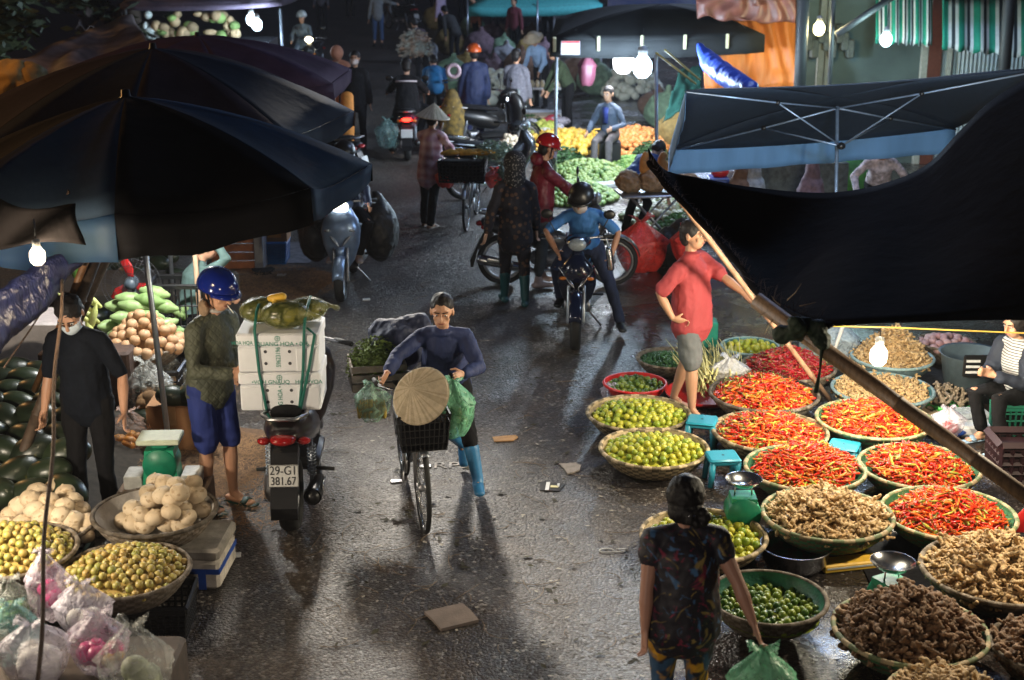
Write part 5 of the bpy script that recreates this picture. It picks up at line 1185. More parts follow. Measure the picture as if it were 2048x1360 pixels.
# electric fan with red blades behind the papayas
fc = W(263, 566, 12.6); T = thing("electric_fan", "black caged electric fan with three red blades", "fan", (fc.x, fc.y, 0)); z = fc.z; RXX = Matrix.Rotation(pi / 2, 3, 'X')
MB().lathe([(.001, -.05), (.06, -.05), (.065, 0), (.05, .06), (.001, .07)], (0, 0, z), 16, RXX).obj("hub", mat("grey_blue_plastic", (.12, .16, .20), .4), T)
for k in range(3):
    a = pi / 2 + k * 2 * pi / 3; MB().loft([(.06 * cos(a), 0, z + .06 * sin(a)), (.14 * cos(a + .12), .0, z + .14 * sin(a + .12)), (.22 * cos(a + .25), .0, z + .22 * sin(a + .25))], [(.03, .006), (.055, .006), (.05, .006)], side=V((-sin(a), .3, cos(a))), n=8).obj("blade", RED, T)
q = MB()
for rr in (.10, .17, .24, .275): q.torus((0, -.05 + rr * .12, z), rr, .0025, RXX, n=36, m=5)
for k in range(36): a = k * pi / 18; q.tube((.05 * cos(a), -.06, z + .05 * sin(a)), (.275 * cos(a), -.015, z + .275 * sin(a)), .0014, n=4)
q.obj("cage", STEELD, T); MB().tube((0, .05, 0), (0, .05, z), .018, n=8).obj("stand", BLACKP, T); MB().lathe([(.001, .03), (.20, .02), (.21, 0)], n=24).obj("base", BLACKP, T)
# dark melons massed behind the fan
rm2 = random.Random(5)
for i in range(34):
    px = rm2.uniform(160, 365); py = rm2.uniform(505, 640); 
    if 215 < px < 340 and py > 590: continue
    melon(W(px, py, 13.1 + (640 - py) * .012 + rm2.uniform(-.1, .1)), "round dark melon in the stack behind the fan", "dark melons stacked behind the fan", s=.72)
tag(MB().rbox((0, 0, .3), (1.9, .9, .6), .03).obj("melon_stand", mat("dark_stand", (.03, .025, .02), .9), loc=(W(270, 640, 13.6).x, 13.75, 0)), "dark platform beneath the stacked melons behind the fan", "platform")
# hooded vendor
TEALC = mat("grey_teal_cloth", (.10, .17, .16), .85, var=.15, bump=.3, bscale=25)
F = person("seated vendor in a grey teal hooded jacket resting a hand on his cheek", 390, 690, -70, 1.65, loc=V((W(372, 560, 12.5).x, 12.5, .0)), vox=.014, top=TEALC, bottom=BLACK, shoe=(BLACK, 'shoe'), pel=(0, 0, .62), lean=16, hr=(.07, .26, 1.36), ehr=(.5, .3, -1), hl=(-.15, .35, .72), fl=(-.12, .42, .08), fr=(.12, .45, .08), khl=(0, 1, 1), khr=(0, 1, 1), hair='short', nod=10)
tag(MB().rbox((0, 0, .22), (.4, .4, .44), .02).obj("plastic_stool", BLACKP, loc=(F['base'].x, F['base'].y, 0)), "dark stool under the hooded vendor", "stool")
pole("thin wooden post in front of the hooded vendor", (W(397, 575, 12.3).x, 12.3, 0), W(388, 485, 12.3), .022, mat("pale_post", (.35, .22, .14), .7), name="wooden_post", nodes=False, cat="post")
# crates behind (brown, blue) beyond the helmeted man
ORC = mat("orange_brown_crate", (.30, .10, .035), .6, var=.3, scale=8); 
def boxy(name, label, cat, px, py, z0, size, m, rz=0.0, loc=None, r=.01): 
    c = G(px, py, z0) if loc is None else V(loc); o = MB().rbox((0, 0, size[2] / 2), size, r).obj(name, m, loc=(c.x, c.y, z0), smooth=False); o.rotation_euler.z = rz; return tag(o, label, cat)
T = thing("wooden_crate", "orange brown slatted crate behind the blue helmet", "crate", G(475, 538) + V((0, .25, 0)), .05)
for k in range(4): MB().box((0, -.24, .05 + .105 * k), (.62, .016, .09)).obj("slat", ORC, T, smooth=False)
for q in (-1, 1): MB().box((q * .30, 0, .21), (.03, .46, .42)).obj("side", ORC, T, smooth=False)
MB().box((0, .0, .02), (.58, .44, .02)).obj("bottom", ORC, T, smooth=False)
T = thing("cardboard_box", "open cardboard box on the orange brown crate", "box", G(475, 538) + V((0.02, .28, .43)), 0)
MB().rbox((0, 0, .14), (.56, .4, .28), .006).obj("carton", CARD, T, smooth=False); MB().box((0, -.27, .31), (.54, .16, .006), Matrix.Rotation(.5, 3, 'X')).obj("flap", CARD, T, smooth=False)
boxy("foam_sheet", "upright grey white foam panel beside the blue crate", "foam panel", 524, 532, 0, (.11, .35, .50), mat("grey_foam", (.32, .32, .34), .8, var=.1))
T = crate("blue plastic crate beside the grey foam panel", G(548, 528) + V((0, .15, 0)), (.30, .34, .26), mat("deep_blue_plastic", (.01, .10, .30), .4, var=.1), nx=12, nz=8, th=.012)
T = thing("cardboard_box", "cardboard box on the blue crate below the umbrella edge", "box", G(548, 528) + V((0, .17, .265)), 0)
MB().rbox((0, 0, .12), (.34, .3, .24), .006).obj("carton", CARD, T, smooth=False); MB().box((.02, -.152, .12), (.16, .004, .12)).obj("orange_panel", mat("orange_print", (.5, .20, .03), .6), T, smooth=False)
boxy("doormat", "flat grey sheet lying beyond the blue crate by the scooter", "sheet", 598, 505, .004, (.42, 1.1, .006), mat("grey_sheet", (.20, .20, .22), .7, var=.3, scale=9, bump=.4), r=.002)
flat_scrap("black_rag", 527, 546, .22, .2, .3, BLACK, "black rag dropped on the straw before the crates", "rag", .04, seed=9, jit=.3)
# ---------------------------------------------------------------- centre: loaded scooter and its owner
PLUM = mat("plum_black_paint", (0.022, 0.014, 0.016), .3, var=.2, coat=.5)
c = G(580, 1052); bx = V((c.x, c.y + .64, 0))
MOTO = motorbike("parked black scooter seen from behind carrying two white foam boxes", bx, 2, PLUM, 'scooter', ("29-G1", "381.67"), mirrors=False, s=1.08)
GT = mat("green_print", (0.01, .25, .18), .6, var=0); GS = mat("green_strap", (0.01, 0.13, 0.10), .6, var=.15, bump=.2)
by = bx.y - .46; xx = c.x - .02
for k, (z0, lab) in enumerate(((.885, "lower white foam box strapped on the scooter seat"), (1.165, "upper white foam box on the scooter, under the bagged melons"))):
    T = thing("foam_box", lab, "foam box", (xx, by, z0), R_(1.5), "foam boxes on the scooter")
    MB().rbox((0, 0, .095), (.55, .42, .19), .012).obj("box", FOAM, T); MB().rbox((0, 0, .234), (.565, .435, .088), .012).obj("lid", FOAM, T)
    for q in (-1, 1):
        MB().rbox((q * .195, -.205, .09), (.15, .02, .172), .006).obj("recess_panel", FOAM, T)
        for z in (.065, .15):
            h = MB(); h.lathe([(.001, 0), (.0115, 0)], (q * .082 - .005, -.212, z), 14, Matrix.Rotation(pi / 2, 3, 'X')); h.obj("vent_hole", mat("dark_hole", (.06, .06, .07), .9), T)
    if k: text("QUANG HOA \u2022 096", .042, GT, T, (.03, -.2185, .206), (pi / 2, 0, 0)); text("HOA HQA", .038, GT, T, (-.24, -.2185, .215), (pi / 2, 0, .0), sx=.8); text("59623196", .045, GT, T, (.0, -.2125, .11), (pi / 2, -pi / 2, 0), sx=.8)
    else: text("\u2022VOH GNAUQ", .040, GT, T, (-.06, -.2185, .212), (pi / 2, 0, 0)); text("ANG HOA \u2022 0", .045, GT, T, (.0, -.2125, .10), (pi / 2, -pi / 2, 0), sx=.8); text("HOA\u2022VOA", .040, GT, T, (.20, -.2185, .212), (pi / 2, 0, 0))
    e = MB(); e.torus((.0, -.2185, .245), .017, .0022, Matrix.Rotation(pi / 2, 3, 'X'), n=20, m=5); e.box((0, -.2185, .245), (.02, .002, .003)); e.box((0, -.2185, .245), (.003, .002, .03)); e.obj("round_mark", GT, T)
T = thing("strap", "dark green straps tying the foam boxes and melons to the scooter", "strap", (xx, by, .88), R_(1.5))
def strap(pts): MB().loft(pts, [(.010, .003)], side=V((1, 0, 0)), n=6).obj("band", GS, T)
strap([(-.14, .1, .74), (-.145, -.12, .70), (-.150, -.226, .59), (-.135, -.226, .3), (-.095, -.226, .0), (-.07, -.2, -.08)])
strap([(.20, .1, .74), (.19, -.12, .70), (.185, -.226, .59), (.165, -.226, .30), (.125, -.23, .0), (.11, -.2, -.08)]); strap([(.19, -.10, .57), (.255, -.226, .56), (.21, -.228, .34), (.14, -.232, .04), (.115, -.2, -.08)])
MELO = fruit_mat("olive_melon", [(.020, .035, .006), (.05, .06, .01)], .25, .1, 30, spots=((.22, .20, .03), 5, .56))
for (x, y, rz, s_, lab) in ((-.16, .05, .3, 1.05, "olive melon in a film bag at the left on the foam boxes"), (.06, -.09, .05, 1.15, "large olive melon in a film bag at the front of the foam boxes"), (.20, .08, .5, 1.0, "olive melon in a film bag at the right on the foam boxes")):
    T = thing("bagged_melon", lab, "melon", (xx + x * .85, by + y, 1.452 + .080 * s_), rz); T.scale = (s_ * .82, s_ * .82, s_ * .74)
    me = mel[0].copy(); me.materials.clear(); me.materials.append(MELO); o = bpy.data.objects.new("melon", me); col.objects.link(o); o.parent = T
    fb_ = MB(); fb_.ell((0, 0, 0), (.188, .126, .122), None, 24, 14); o = fb_.obj("bag", FY_, T)
    q = MB(); q.loft([(.12, -.05, .03), (.2, -.07, .02), (.235, -.09, .0)], [.05, .015, .03], n=9); q.obj("knot", FY_, T)
T = tag(MB().ell((0, 0, 0), (.03, .03, .03)).loft([(-.03, 0, .01), (.05, 0, .02)], [.025, .03]).obj("bag_knot", mat("yellow_plastic", (.75, .45, .05), .5), loc=(xx - .03, by - .02, 1.63)), "small yellow knotted plastic on top of the bagged melons", "knot")

# quilted jacket material
def quilt():
    m = mat("olive_quilt", (0.075, 0.082, 0.055), .65, var=.12, scale=8); nt = m.node_tree; n = nt.nodes; l = nt.links; b = n["Principled BSDF"]; tc = n.new("ShaderNodeTexCoord"); outs = []
    for sgn in (-1, 1):
        mp = n.new("ShaderNodeMapping"); mp.inputs["Rotation"].default_value = (0, sgn * .72, .3); l.new(tc.outputs["Object"], mp.inputs[0]); w = n.new("ShaderNodeTexWave"); w.wave_type = 'BANDS'; w.bands_direction = 'X'; w.inputs["Scale"].default_value = 8; w.inputs["Distortion"].default_value = 0; l.new(mp.outputs[0], w.inputs[0])
        pw = n.new("ShaderNodeMath"); pw.operation = 'POWER'; pw.inputs[1].default_value = .16; l.new(w.outputs["Fac"], pw.inputs[0]); outs.append(pw.outputs[0])
    mn = n.new("ShaderNodeMath"); mn.operation = 'MINIMUM'; l.new(outs[0], mn.inputs[0]); l.new(outs[1], mn.inputs[1]); bp = n.new("ShaderNodeBump"); bp.inputs["Distance"].default_value = .005; bp.inputs["Strength"].default_value = 1; l.new(mn.outputs[0], bp.inputs["Height"]); l.new(bp.outputs[0], b.inputs["Normal"]); return m
QUILT = quilt(); BLUESH = mat("royal_blue_cloth", (.015, .03, .17), .8, var=.12, bump=.25, bscale=20)
HB = mat("blue_helmet_paint", (.008, .02, .20), .15, var=.05, coat=1)
hL, hR = W(472, 742, 9.55), W(462, 748, 9.35)
F = person("young man in quilted olive jacket, blue helmet and blue shorts beside the loaded scooter", 436, 1012, -124, 1.74, vox=.0062, top=QUILT, sleeve=.97, hem=.03, loose=1.08, bottom=BLUESH, leg=.50, shoe=(mat("dark_green_rubber", (.01, .05, .04), .6), 'slipper'),
           lean=4, nod=2, bend=9, hl=(*hL, 1), hr=(*hR, 1), fl=(-.10, .06, .08), fr=(.08, -.02, .08), ehl=(-.8, -.6, -.6), ehr=(.8, -.6, -.6), curl=1.2, fat=1.0)
helmet(F, HB)
q = MB(); n_ = F['neck']; q.loft([n_ + F['rt'] * .09 * cos(a) - F['fw'] * .075 * sin(a) * 1.0 + F['up'] * (.025 + .035 * sin(a)) for a in [pi * .0 + pi * k / 8 for k in range(9)]], [(.03, .05)], n=10); remeshed(q.obj("hood", mat("beige_hood", (.28, .19, .12), .8, var=.1), F['T']), .01, 2, .02)
q = MB(); q.loft([n_ + F['rt'] * .062 * cos(a) + F['fw'] * .06 * sin(a) + F['up'] * .035 for a in [2 * pi * k / 12 for k in range(12)]], [.016], closed=True, n=8); q.obj("fleece_lining", mat("white_fleece", (.55, .52, .48), .95, bump=.6, bscale=150), F['T'])
sk = F['skull']; MB().tube(sk + F['hf'] * .095 - F['hu'] * .062, sk + F['hf'] * .165 - F['hu'] * .095, .0042, n=6).obj("cigarette", mat("cigarette_paper", (.8, .78, .72), .7), F['T'])

# ---------------------------------------------------------------- masked man in a black polo
F = person("man in black polo shirt and white face mask among the jicama baskets", 198, 1040, 172, 1.70, vox=.0062, top=mat("blue_black_polo", (.004, .006, .011), .9, spec=.2, var=.15, bump=.25, bscale=22), sleeve=.42, hem=.04, bottom=BLACK, leg=1, shoe=(BLACK, 'shoe'),
           lean=5, nod=30, bend=6, hl=(-.33, .16, .90), hr=(.29, .10, .78), curl=.7, fat=1.05, turn=-6, fl=(-.10, .0, .08), fr=(.10, .04, .08), collar=True, loose=1.02, ehl=(-.5, -1, -.2))
mask(F, mat("pale_blue_mask", (.50, .58, .66), .8, var=.04, bump=.1))

# ---------------------------------------------------------------- woman wheeling her bicycle
r0, f0 = G(812, 958), G(847, 1060); dd = (f0 - r0); yaw = math.degrees(atan2(-dd.x, dd.y)); s_b = 1.0; mid_ = f0 - dd.normalized() * .56
BK = bicycle("old bicycle wheeled by the woman with blue boots, basket and hat in front", mid_, yaw)
def bl(x, y, z): return tuple(BK.matrix_basis @ V((x, y, z)))
bpy.context.view_layer.update()
BR = Matrix.Rotation(R_(yaw), 3, 'Z')
def bl(x, y, z): return mid_ + BR @ V((x, y, z))
mesh_basket(BK, "front_basket", (0, .60, .66), (.36, .26, .26), BLACKP, .004, 10, 5, .85); MB().rbox((0, .60, .78), (.30, .21, .20), .02).obj("dark_basket_fill", BLACK, BK)  # dark block added to keep the lit lattice from glowing
hc = bl(0.03, .70, .92); hc = W(842, 792, (hc.y)); camd = (CAM - hc).normalized()
conical_hat(None, hc + camd * .0, (camd * .80 + V((-.42, 0, .36))), .205, .17, None)
hat = bpy.data.objects[[o.name for o in col.objects if o.name.startswith("conical_hat")][-1]]
tag(hat, "woven conical hat resting on the bicycle's front basket, point towards the viewer", "conical hat")
CR = mat("weathered_crate_wood", (.22, .18, .14), .8, var=.3, scale=12); z = .72
tc_ = bl(.19, -.46, 0); T = thing("wooden_crate", "small slatted crate of herbs on the bicycle's rear rack", "crate", (tc_.x, tc_.y, .76), R_(yaw))
for k in range(3):
    for q in (-1, 1): MB().box((0, q * .17, .035 + .07 * k), (.40, .012, .05)).obj("slat", CR, T, smooth=False); MB().box((q * .20, 0, .035 + .07 * k), (.012, .34, .05)).obj("slat", CR, T, smooth=False)
MB().box((0, 0, .005), (.4, .34, .01)).obj("bottom", CR, T, smooth=False)
# herbs and sack
def leaf_mass(name, label, cat, c, r, n, m, size=.03, seed=1, kind=None, parent=None):
    rg = random.Random(seed); mb = MB(); r = r if isinstance(r, tuple) else (r, r, r)
    for _ in range(n):
        while True:
            p = V((rg.uniform(-1, 1), rg.uniform(-1, 1), rg.uniform(-.2, 1)))
            if .45 < p.length < 1: break
        p = V((p.x * r[0], p.y * r[1], p.z * r[2])); d = V((rg.gauss(0, 1), rg.gauss(0, 1), rg.gauss(.5, 1))).normalized(); x, y = basis(d); L = size * rg.uniform(.6, 1.3)
        mb.add([p - x * L * .5, p + y * L * .28 + d * L * .15, p + x * L * .5, p - y * L * .28 + d * L * .15], [(0, 1, 2, 3)])
    mb.ell((0, 0, r[2] * .2), (r[0] * .6, r[1] * .6, r[2] * .5), None, 10, 6); o = mb.obj(name, m, parent, loc=c, smooth=False)
    if label: tag(o, label, cat, kind=kind)
    return o
HERB = mat("herb_green", (.11, .15, .03), .65, var=.5, scale=20)
leaf_mass("herb_bunch", "bushy yellow green herbs in the small crate behind the rider's hand", "herbs", (tc_.x, tc_.y, .90), (.23, .20, .24), 1500, HERB, .032, 3)
sb = MB(); p = bl(.0, -.58, 1.02); q = MB(); q.ell((0, 0, 0), (.22, .19, .20), None, 16, 10); q.ell((-.10, .03, .08), (.14, .12, .13), None, 12, 8); q.ell((.13, .05, .13), (.12, .12, .12), None, 12, 8)
tag(remeshed(q.obj("cloth_bundle", mat("slate_sack", (.022, .028, .06), .7, var=.2, bump=.5, bscale=12), loc=p), .014, 3, .07, .12), "dark slate cloth bundle on the bicycle rack behind her arm", "bundle")
bn = MB(); rb3 = random.Random(3)
T = bag("knotted green bag of small bananas hanging from the bicycle crate", 745, 842, 0, .125, .30, film("pale_green_film", (.50, .80, .60), .38, .2), seed=21, loc=W(745, 838, 9.75))
for k in range(11):
    a = -.5 + k * .1; MB().loft([(-.09 + .018 * k, -.03 + .02 * (k % 2), .03), (-.09 + .018 * k, -.03, .09), (-.085 + .017 * k, -.01, .15)], [.016, .020, .008], n=8).obj("banana", mat("spotty_banana", (.36, .26, .05), .5, var=.4, scale=30), T)
bag("green plastic bag hanging on the right of the bicycle basket", 905, 870, 0, .15, .42, FG_, [("greens", GRN, 8, .05)], seed=22, loc=W(906, 868, 9.35), ears=2)
DBLUE = mat("indigo_cloth", (.018, .032, .115), .75, var=.15, scale=12, bump=.3, bscale=16); BOOT = mat("blue_rubber", (.03, .17, .36), .4, var=.15, scale=14)
hR_, hL_ = W(775, 745, 9.56), W(925, 748, 9.60); fo = G(958, 968)
F = person("woman in indigo shirt and blue rubber boots wheeling a loaded bicycle", 925, 968, 178, 1.56, loc=V((W(893, 900, 10.05).x, 10.08, 0)), vox=.0058, skin=SKIN, top=DBLUE, sleeve=.93, hem=.12, loose=1.12, fat=1.06, bottom=BLACK, leg=.74, shoe=(BOOT, 'boot'),
           pel=(.0, -.02, .90), lean=24, tilt=0, hr=(*hR_, 1), hl=(*hL_, 1), fl=(*(G(957, 965, .10)), 1), fr=(-.10, -.30, .22), ehl=(-.45, -1, -.4), ehr=(.45, -1, -.4), nod=-16, turn=0, curl=1.3, hair='swept', khr=(.2, 1, -.2), collar=True)

# ---------------------------------------------------------------- silver blue scooter with lit headlight
SILV = mat("silver_blue_paint", (.24, .34, .52), .28, .55, var=.08, coat=.6)
c = G(683, 602); t_ = thing
HEADL = lamp_mat("headlamp_glow", (1, .93, .78), 130)
SC = motorbike("silver blue scooter coming head on with its headlight lit", V((c.x, c.y + .64, 0)), 180, SILV, 'scooter', lamp=HEADL, mirrors=False, s=1.0)
F = person("scooter rider in dark jacket hidden behind the umbrella edge", 683, 560, 180, 1.66, loc=V((c.x, c.y + .85, 0)), vox=.014, top=mat("dark_blue_jacket", (.02, .03, .07), .6, bump=.3), bottom=BLACK, shoe=(mat("greige_shoe", (.32, .28, .27), .7), 'shoe'), pel=(0, 0, .83), lean=8, hl=(-.30, .52, 1.02), hr=(.30, .52, 1.02), fl=(-.15, .28, .40), fr=(.15, .28, .40), khl=(-.6, 1, .3), khr=(.6, 1, .3), curl=1.4)
helmet(F, BLACKP)
for q, lb_ in ((-1, "bulging black sack on the left of the oncoming scooter"), (1, "bulging black sack on the right of the oncoming scooter")):
    m_ = MB(); m_.ell((0, 0, .36), (.21, .32, .36), None, 18, 12); m_.loft([(0, 0, .66), (-.05 * q, 0, .80)], [.10, .04], n=9)
    tag(remeshed(m_.obj("sack", mat("black_sack", (.012, .011, .010), .55, var=.3, bump=.6, bscale=10), loc=(c.x + q * .37, c.y + .85, .24)), .02, 2, .05, .14), lb_, "sack")

# ---------------------------------------------------------------- bonnet woman, red jacket man, blue shirt rider
def checks(name, a, b_, sc=22, sy=None, plaid=False):
    m = mat(name, a, .85, var=0); nt = m.node_tree; n = nt.nodes; l = nt.links; b = n["Principled BSDF"]; tc = n.new("ShaderNodeTexCoord"); src = tc.outputs["Object"]
    if plaid:
        outs = []
        for d_ in ('X', 'Z'):
            w = n.new("ShaderNodeTexWave"); w.bands_direction = d_; w.inputs["Scale"].default_value = sc; l.new(src, w.inputs[0]); outs.append(w.outputs["Fac"])
        ad = n.new("ShaderNodeMath"); ad.operation = 'ADD'; l.new(outs[0], ad.inputs[0]); l.new(outs[1], ad.inputs[1]); hf_ = n.new("ShaderNodeMath"); hf_.operation = 'MULTIPLY'; hf_.inputs[1].default_value = .5; l.new(ad.outputs[0], hf_.inputs[0]); f = hf_.outputs[0]
    else:
        v = n.new("ShaderNodeTexVoronoi"); v.inputs["Scale"].default_value = sc; l.new(src, v.inputs[0]); q = n.new("ShaderNodeValToRGB"); q.color_ramp.elements[0].position = .28; q.color_ramp.elements[1].position = .36; l.new(v.outputs["Distance"], q.inputs[0]); f = q.outputs[0]
    mx = n.new("ShaderNodeMixRGB"); mx.inputs[1].default_value = (*b_, 1); mx.inputs[2].default_value = (*a, 1); l.new(f, mx.inputs[0]); l.new(mx.outputs[0], b.inputs["Base Color"]); return m
PRINT = checks("dark_print_cloth", (.012, .010, .016), (.10, .05, .03), 16)
F = person("woman in dark printed clothes, dotted bonnet and teal boots walking away", 1030, 612, 4, 1.62, vox=.010, top=PRINT, sleeve=.95, hem=.14, loose=1.15, bottom=PRINT, leg=.74, shoe=(mat("teal_boot_rubber", (.01, .09, .10), .45), 'boot'), hl=(-.34, -.05, .80), hr=(.25, .12, .84), fl=(-.11, .12, .08), fr=(.11, -.06, .08), hair=None, face=False, lean=2)
q = MB(); q.ell(F['skull'] + F['hu'] * .01, (.125, .13, .135), F['HM'], 18, 12); q.loft([F['neck'] - F['up'] * .02, F['skull'] - F['hu'] * .03], [.12, .11], n=14); remeshed(q.obj("bonnet", checks("dotted_bonnet", (.012, .012, .014), (.22, .20, .19), 42), F['T']), .012, 2)
c0, c1 = G(985, 560), G(1245, 578); cm = (c0 + c1) / 2
motorbike("dark motorbike standing sideways behind the bonnet woman", V((cm.x, cm.y, 0)), -92, mat("dark_grey_paint", (.03, .03, .035), .35, var=.1, coat=.3), 'moto')
F = person("man in red hooded jacket and red helmet holding the sideways motorbike", 1080, 575, -72, 1.66, loc=G(1078, 572) + V((0, .0, 0)), vox=.011, top=mat("crimson_jacket", (.14, .006, .018), .55, var=.2, scale=10, bump=.4, bscale=12), hem=.05, loose=1.2, bottom=mat("grey_trousers", (.05, .055, .06), .85, bump=.2), leg=.88, shoe=(mat("pinkish_shoe", (.42, .30, .27), .6), 'shoe'),
           hl=(-.14, .50, 1.05), hr=(.10, .46, 1.02), lean=6, nod=10, hair='short', curl=1.0, fl=(-.10, .08, .08), fr=(.10, -.05, .08), turn=0)
helmet(F, mat("red_helmet_paint", (.35, .01, .012), .15, coat=1)); mask(F, mat("lilac_mask", (.40, .40, .60), .8))
q = MB(); q.ell(F['neck'] - F['fw'] * .09 + F['up'] * .02, (.11, .07, .08), None, 12, 8); remeshed(q.obj("hood", MATS["crimson_jacket"], F['T']), .012, 2, .02)
BLKP = mat("midnight_blue_paint", (.006, .010, .030), .18, var=.1, coat=1)
c = G(1160, 700); motorbike("glossy midnight blue motorbike facing the camera under the blue shirted rider", V((c.x + .0, c.y + .66, 0)), 176, BLKP, 'moto')
SB = mat("sky_blue_shirt", (.04, .16, .42), .75, var=.1, bump=.3, bscale=18)
mb_ = V((c.x, c.y + .66, 0)); hl_, hr_ = W(1222, 512, 13.75), W(1112, 500, 13.7)
F = person("rider in sky blue shirt, black helmet and mask leaning over his motorbike", 1215, 600, 176, 1.66, loc=V((mb_.x + .05, mb_.y + .14, 0)), vox=.010, top=SB, sleeve=.40, hem=.05, bottom=NAVY, shoe=(BLACKP, 'shoe'), pel=(-.03, -.05, .88), lean=30, tilt=4, bend=10, hl=(*hl_, 1), hr=(*hr_, 1), fl=(*(G(1243, 650, .08)), 1), fr=(.22, .05, .34), ehl=(-1, -.2, .15), ehr=(1, -.3, .1), khl=(-1, .6, 0), khr=(.5, 1, .2), nod=-18, turn=10, curl=1.4, skin=SKIN_D)
helmet(F, BLACKP); mask(F, mat("cream_mask", (.55, .48, .45), .8))
T = thing("steel_flask", "shiny steel flask clipped by the motorbike's handlebar", "flask", W(1222, 540, 13.5)); MB().lathe([(.001, 0), (.032, 0), (.034, .01), (.034, .19), (.026, .21), (.026, .235), (.001, .24)], n=18).obj("body", CHROME, T); T.rotation_euler = (0, -.12, 0)

# ---------------------------------------------------------------- man in red polo
REDP = mat("brick_red_polo", (.28, .036, .042), .8, var=.1, scale=8, bump=.2, bscale=18); GSH = mat("grey_shorts", (.12, .13, .14), .85, var=.1, bump=.2)
f1_, f2_ = G(1384, 822, .08), G(1345, 800, .08); base = V(((f1_.x + f2_.x) / 2 + .05, (f1_.y + f2_.y) / 2, 0)); hh = W(1492, 590, 11.3); hip = W(1345, 636, base.y - .17)
F = person("barefoot man in brick red polo and grey shorts leaning on a bamboo prop", 0, 0, -128, 1.66, loc=base, vox=.0068, top=REDP, sleeve=.42, hem=.08, loose=1.10, bottom=GSH, leg=.48, shoe=None, lean=-2, fat=1.12,
           hl=(*hh, 1), hr=(*hip, 1), fl=(*f2_, 1), fr=(*f1_, 1), ehl=(-.6, .2, -.8), ehr=(.9, -.9, -.1), turn=-8, nod=4, curl=.9, collar=True, tilt=2, hdr=(-.6, .7, -.4))
q = MB()
# ---------------------------------------------------------------- black tarpaulin and its bamboo poles
BT_ = mat("black_tarp", (0.004, 0.0035, 0.005), .9, spec=.12, var=.25, scale=3, bump=.3, bscale=6)
topc = [(1296, 296, 10.3), (1330, 340, 10.2), (1400, 356, 10.1), (1500, 374, 10.1), (1640, 386, 10), (1750, 372, 10), (1850, 332, 10), (1920, 262, 10), (1990, 196, 10), (2120, 120, 10)]
botc = [(1300, 325, 10.3), (1335, 372, 10.0), (1412, 452, 9.6), (1480, 530, 9.1), (1530, 598, 8.5), (1636, 648, 7.7), (1750, 646, 7.6), (1850, 643, 7.6), (1960, 640, 7.6), (2120, 640, 7.5)]
tw = [W(*p) for p in topc]; bw = [W(*p) for p in botc]
def poly(P, t):
    x = t * (len(P) - 1); i = min(int(x), len(P) - 2); f = x - i
    p0, p1, p2, p3 = P[max(i - 1, 0)], P[i], P[i + 1], P[min(i + 2, len(P) - 1)]
    return .5 * ((2 * p1) + (p2 - p0) * f + (2 * p0 - 5 * p1 + 4 * p2 - p3) * f * f + (3 * p1 - p0 - 3 * p2 + p3) * f ** 3)
T = thing("tarpaulin", "large black tarpaulin stretched over the chilli stall on the right", "tarpaulin", (bw[5].x, bw[5].y, 0)); off = V((-bw[5].x, -bw[5].y, 0))
def tf(u, v): a, b = poly(tw, u), poly(bw, u); p = a.lerp(b, v); return p + V((0, 0, .05 * sin(u * 14) * sin(pi * v) - .10 * sin(pi * v) * sin(pi * u))) + off
MB().grid(tf, 60, 20).obj("sheet", BT_, T, solid=.005)
ed = MB(); ed.loft([poly(bw, t / 40) + off for t in range(0, 24)], [(.03 + .008 * sin(t * 1.7), .022) for t in range(24)], n=8); ed.obj("edge_roll", BT_, T)
fr_ = MB(); rf = random.Random(6)
for k in range(330):
    t = rf.uniform(0, .56); p = poly(bw, t) + off + V((rf.uniform(-.01, .01), 0, rf.uniform(.0, .03))); L = rf.uniform(.02, .10) * (1.5 if t > .38 else .8); d = V((rf.uniform(-.2, .8), rf.uniform(-.3, .3), rf.uniform(-.3, 1))).normalized(); u = V((.0013, 0, .0008))
    fr_.add([p - u, p + u, p + d * L * .6 + u, p + d * L * .6 - u, p + d * L + V((.004, 0, -.01))], [(0, 1, 2, 3), (3, 2, 4)])
fr_.obj("fringe", mat("torn_fibre", (.16, .13, .15), .5, var=.3), T, smooth=False)
# near pole: right edge of frame to the knot
pA, pB = W(2110, 1035, 6.75), W(1512, 600, 7.9)
pole("thick bamboo pole slanting from the right edge to the tarpaulin corner", pA, pB, .040, BAMBOO, r2=.050)
kc = W(1615, 672, 7.6); kb = MB(); rk = random.Random(3)
for k in range(7): kb.ell(kc + V((rk.uniform(-.14, .10), rk.uniform(-.04, .04), rk.uniform(-.03, .09) - .0)), (rk.uniform(.05, .10), .05, rk.uniform(.03, .05)), Matrix.Rotation(rk.uniform(.3, .9), 3, 'Y'), 10, 7)
DG = mat("dark_green_cloth", (.02, .035, .02), .7, var=.3, bump=.4)
kn = thing("cloth_knot", "dark cloth knot tying the tarpaulin corner to the bamboo pole", "knot", kc); o = remeshed(kb.obj("wrap", DG, kn), .010, 2, .04, .05); o.location = -kc
q = MB(); a = W(1643, 700, 7.55); q.loft([a - kc, W(1640, 740, 7.55) - kc, W(1632, 785, 7.55) - kc], [(.010, .004), (.007, .003), (.016, .004)], n=6); q.obj("hanging_tail", DG, kn)
q = MB()
for px, py, dx, dy in ((1560, 610, -18, -14), (1545, 640, -14, 22), (1575, 600, 25, -25), (1600, 612, 30, -6), (1530, 625, -16, 10), (1590, 655, -6, 26), (1620, 660, 8, 22)):
    p = W(px, py, 7.75) - kc; q.loft([p, p + V((dx, 0, -dy)) * .0016, p + V((dx * 1.8, 0, -dy * 2.4)) * .0016], [.004, .003, .0012], n=5)
q.obj("loose_ends", mat("pale_twine", (.45, .33, .22), .8), kn)
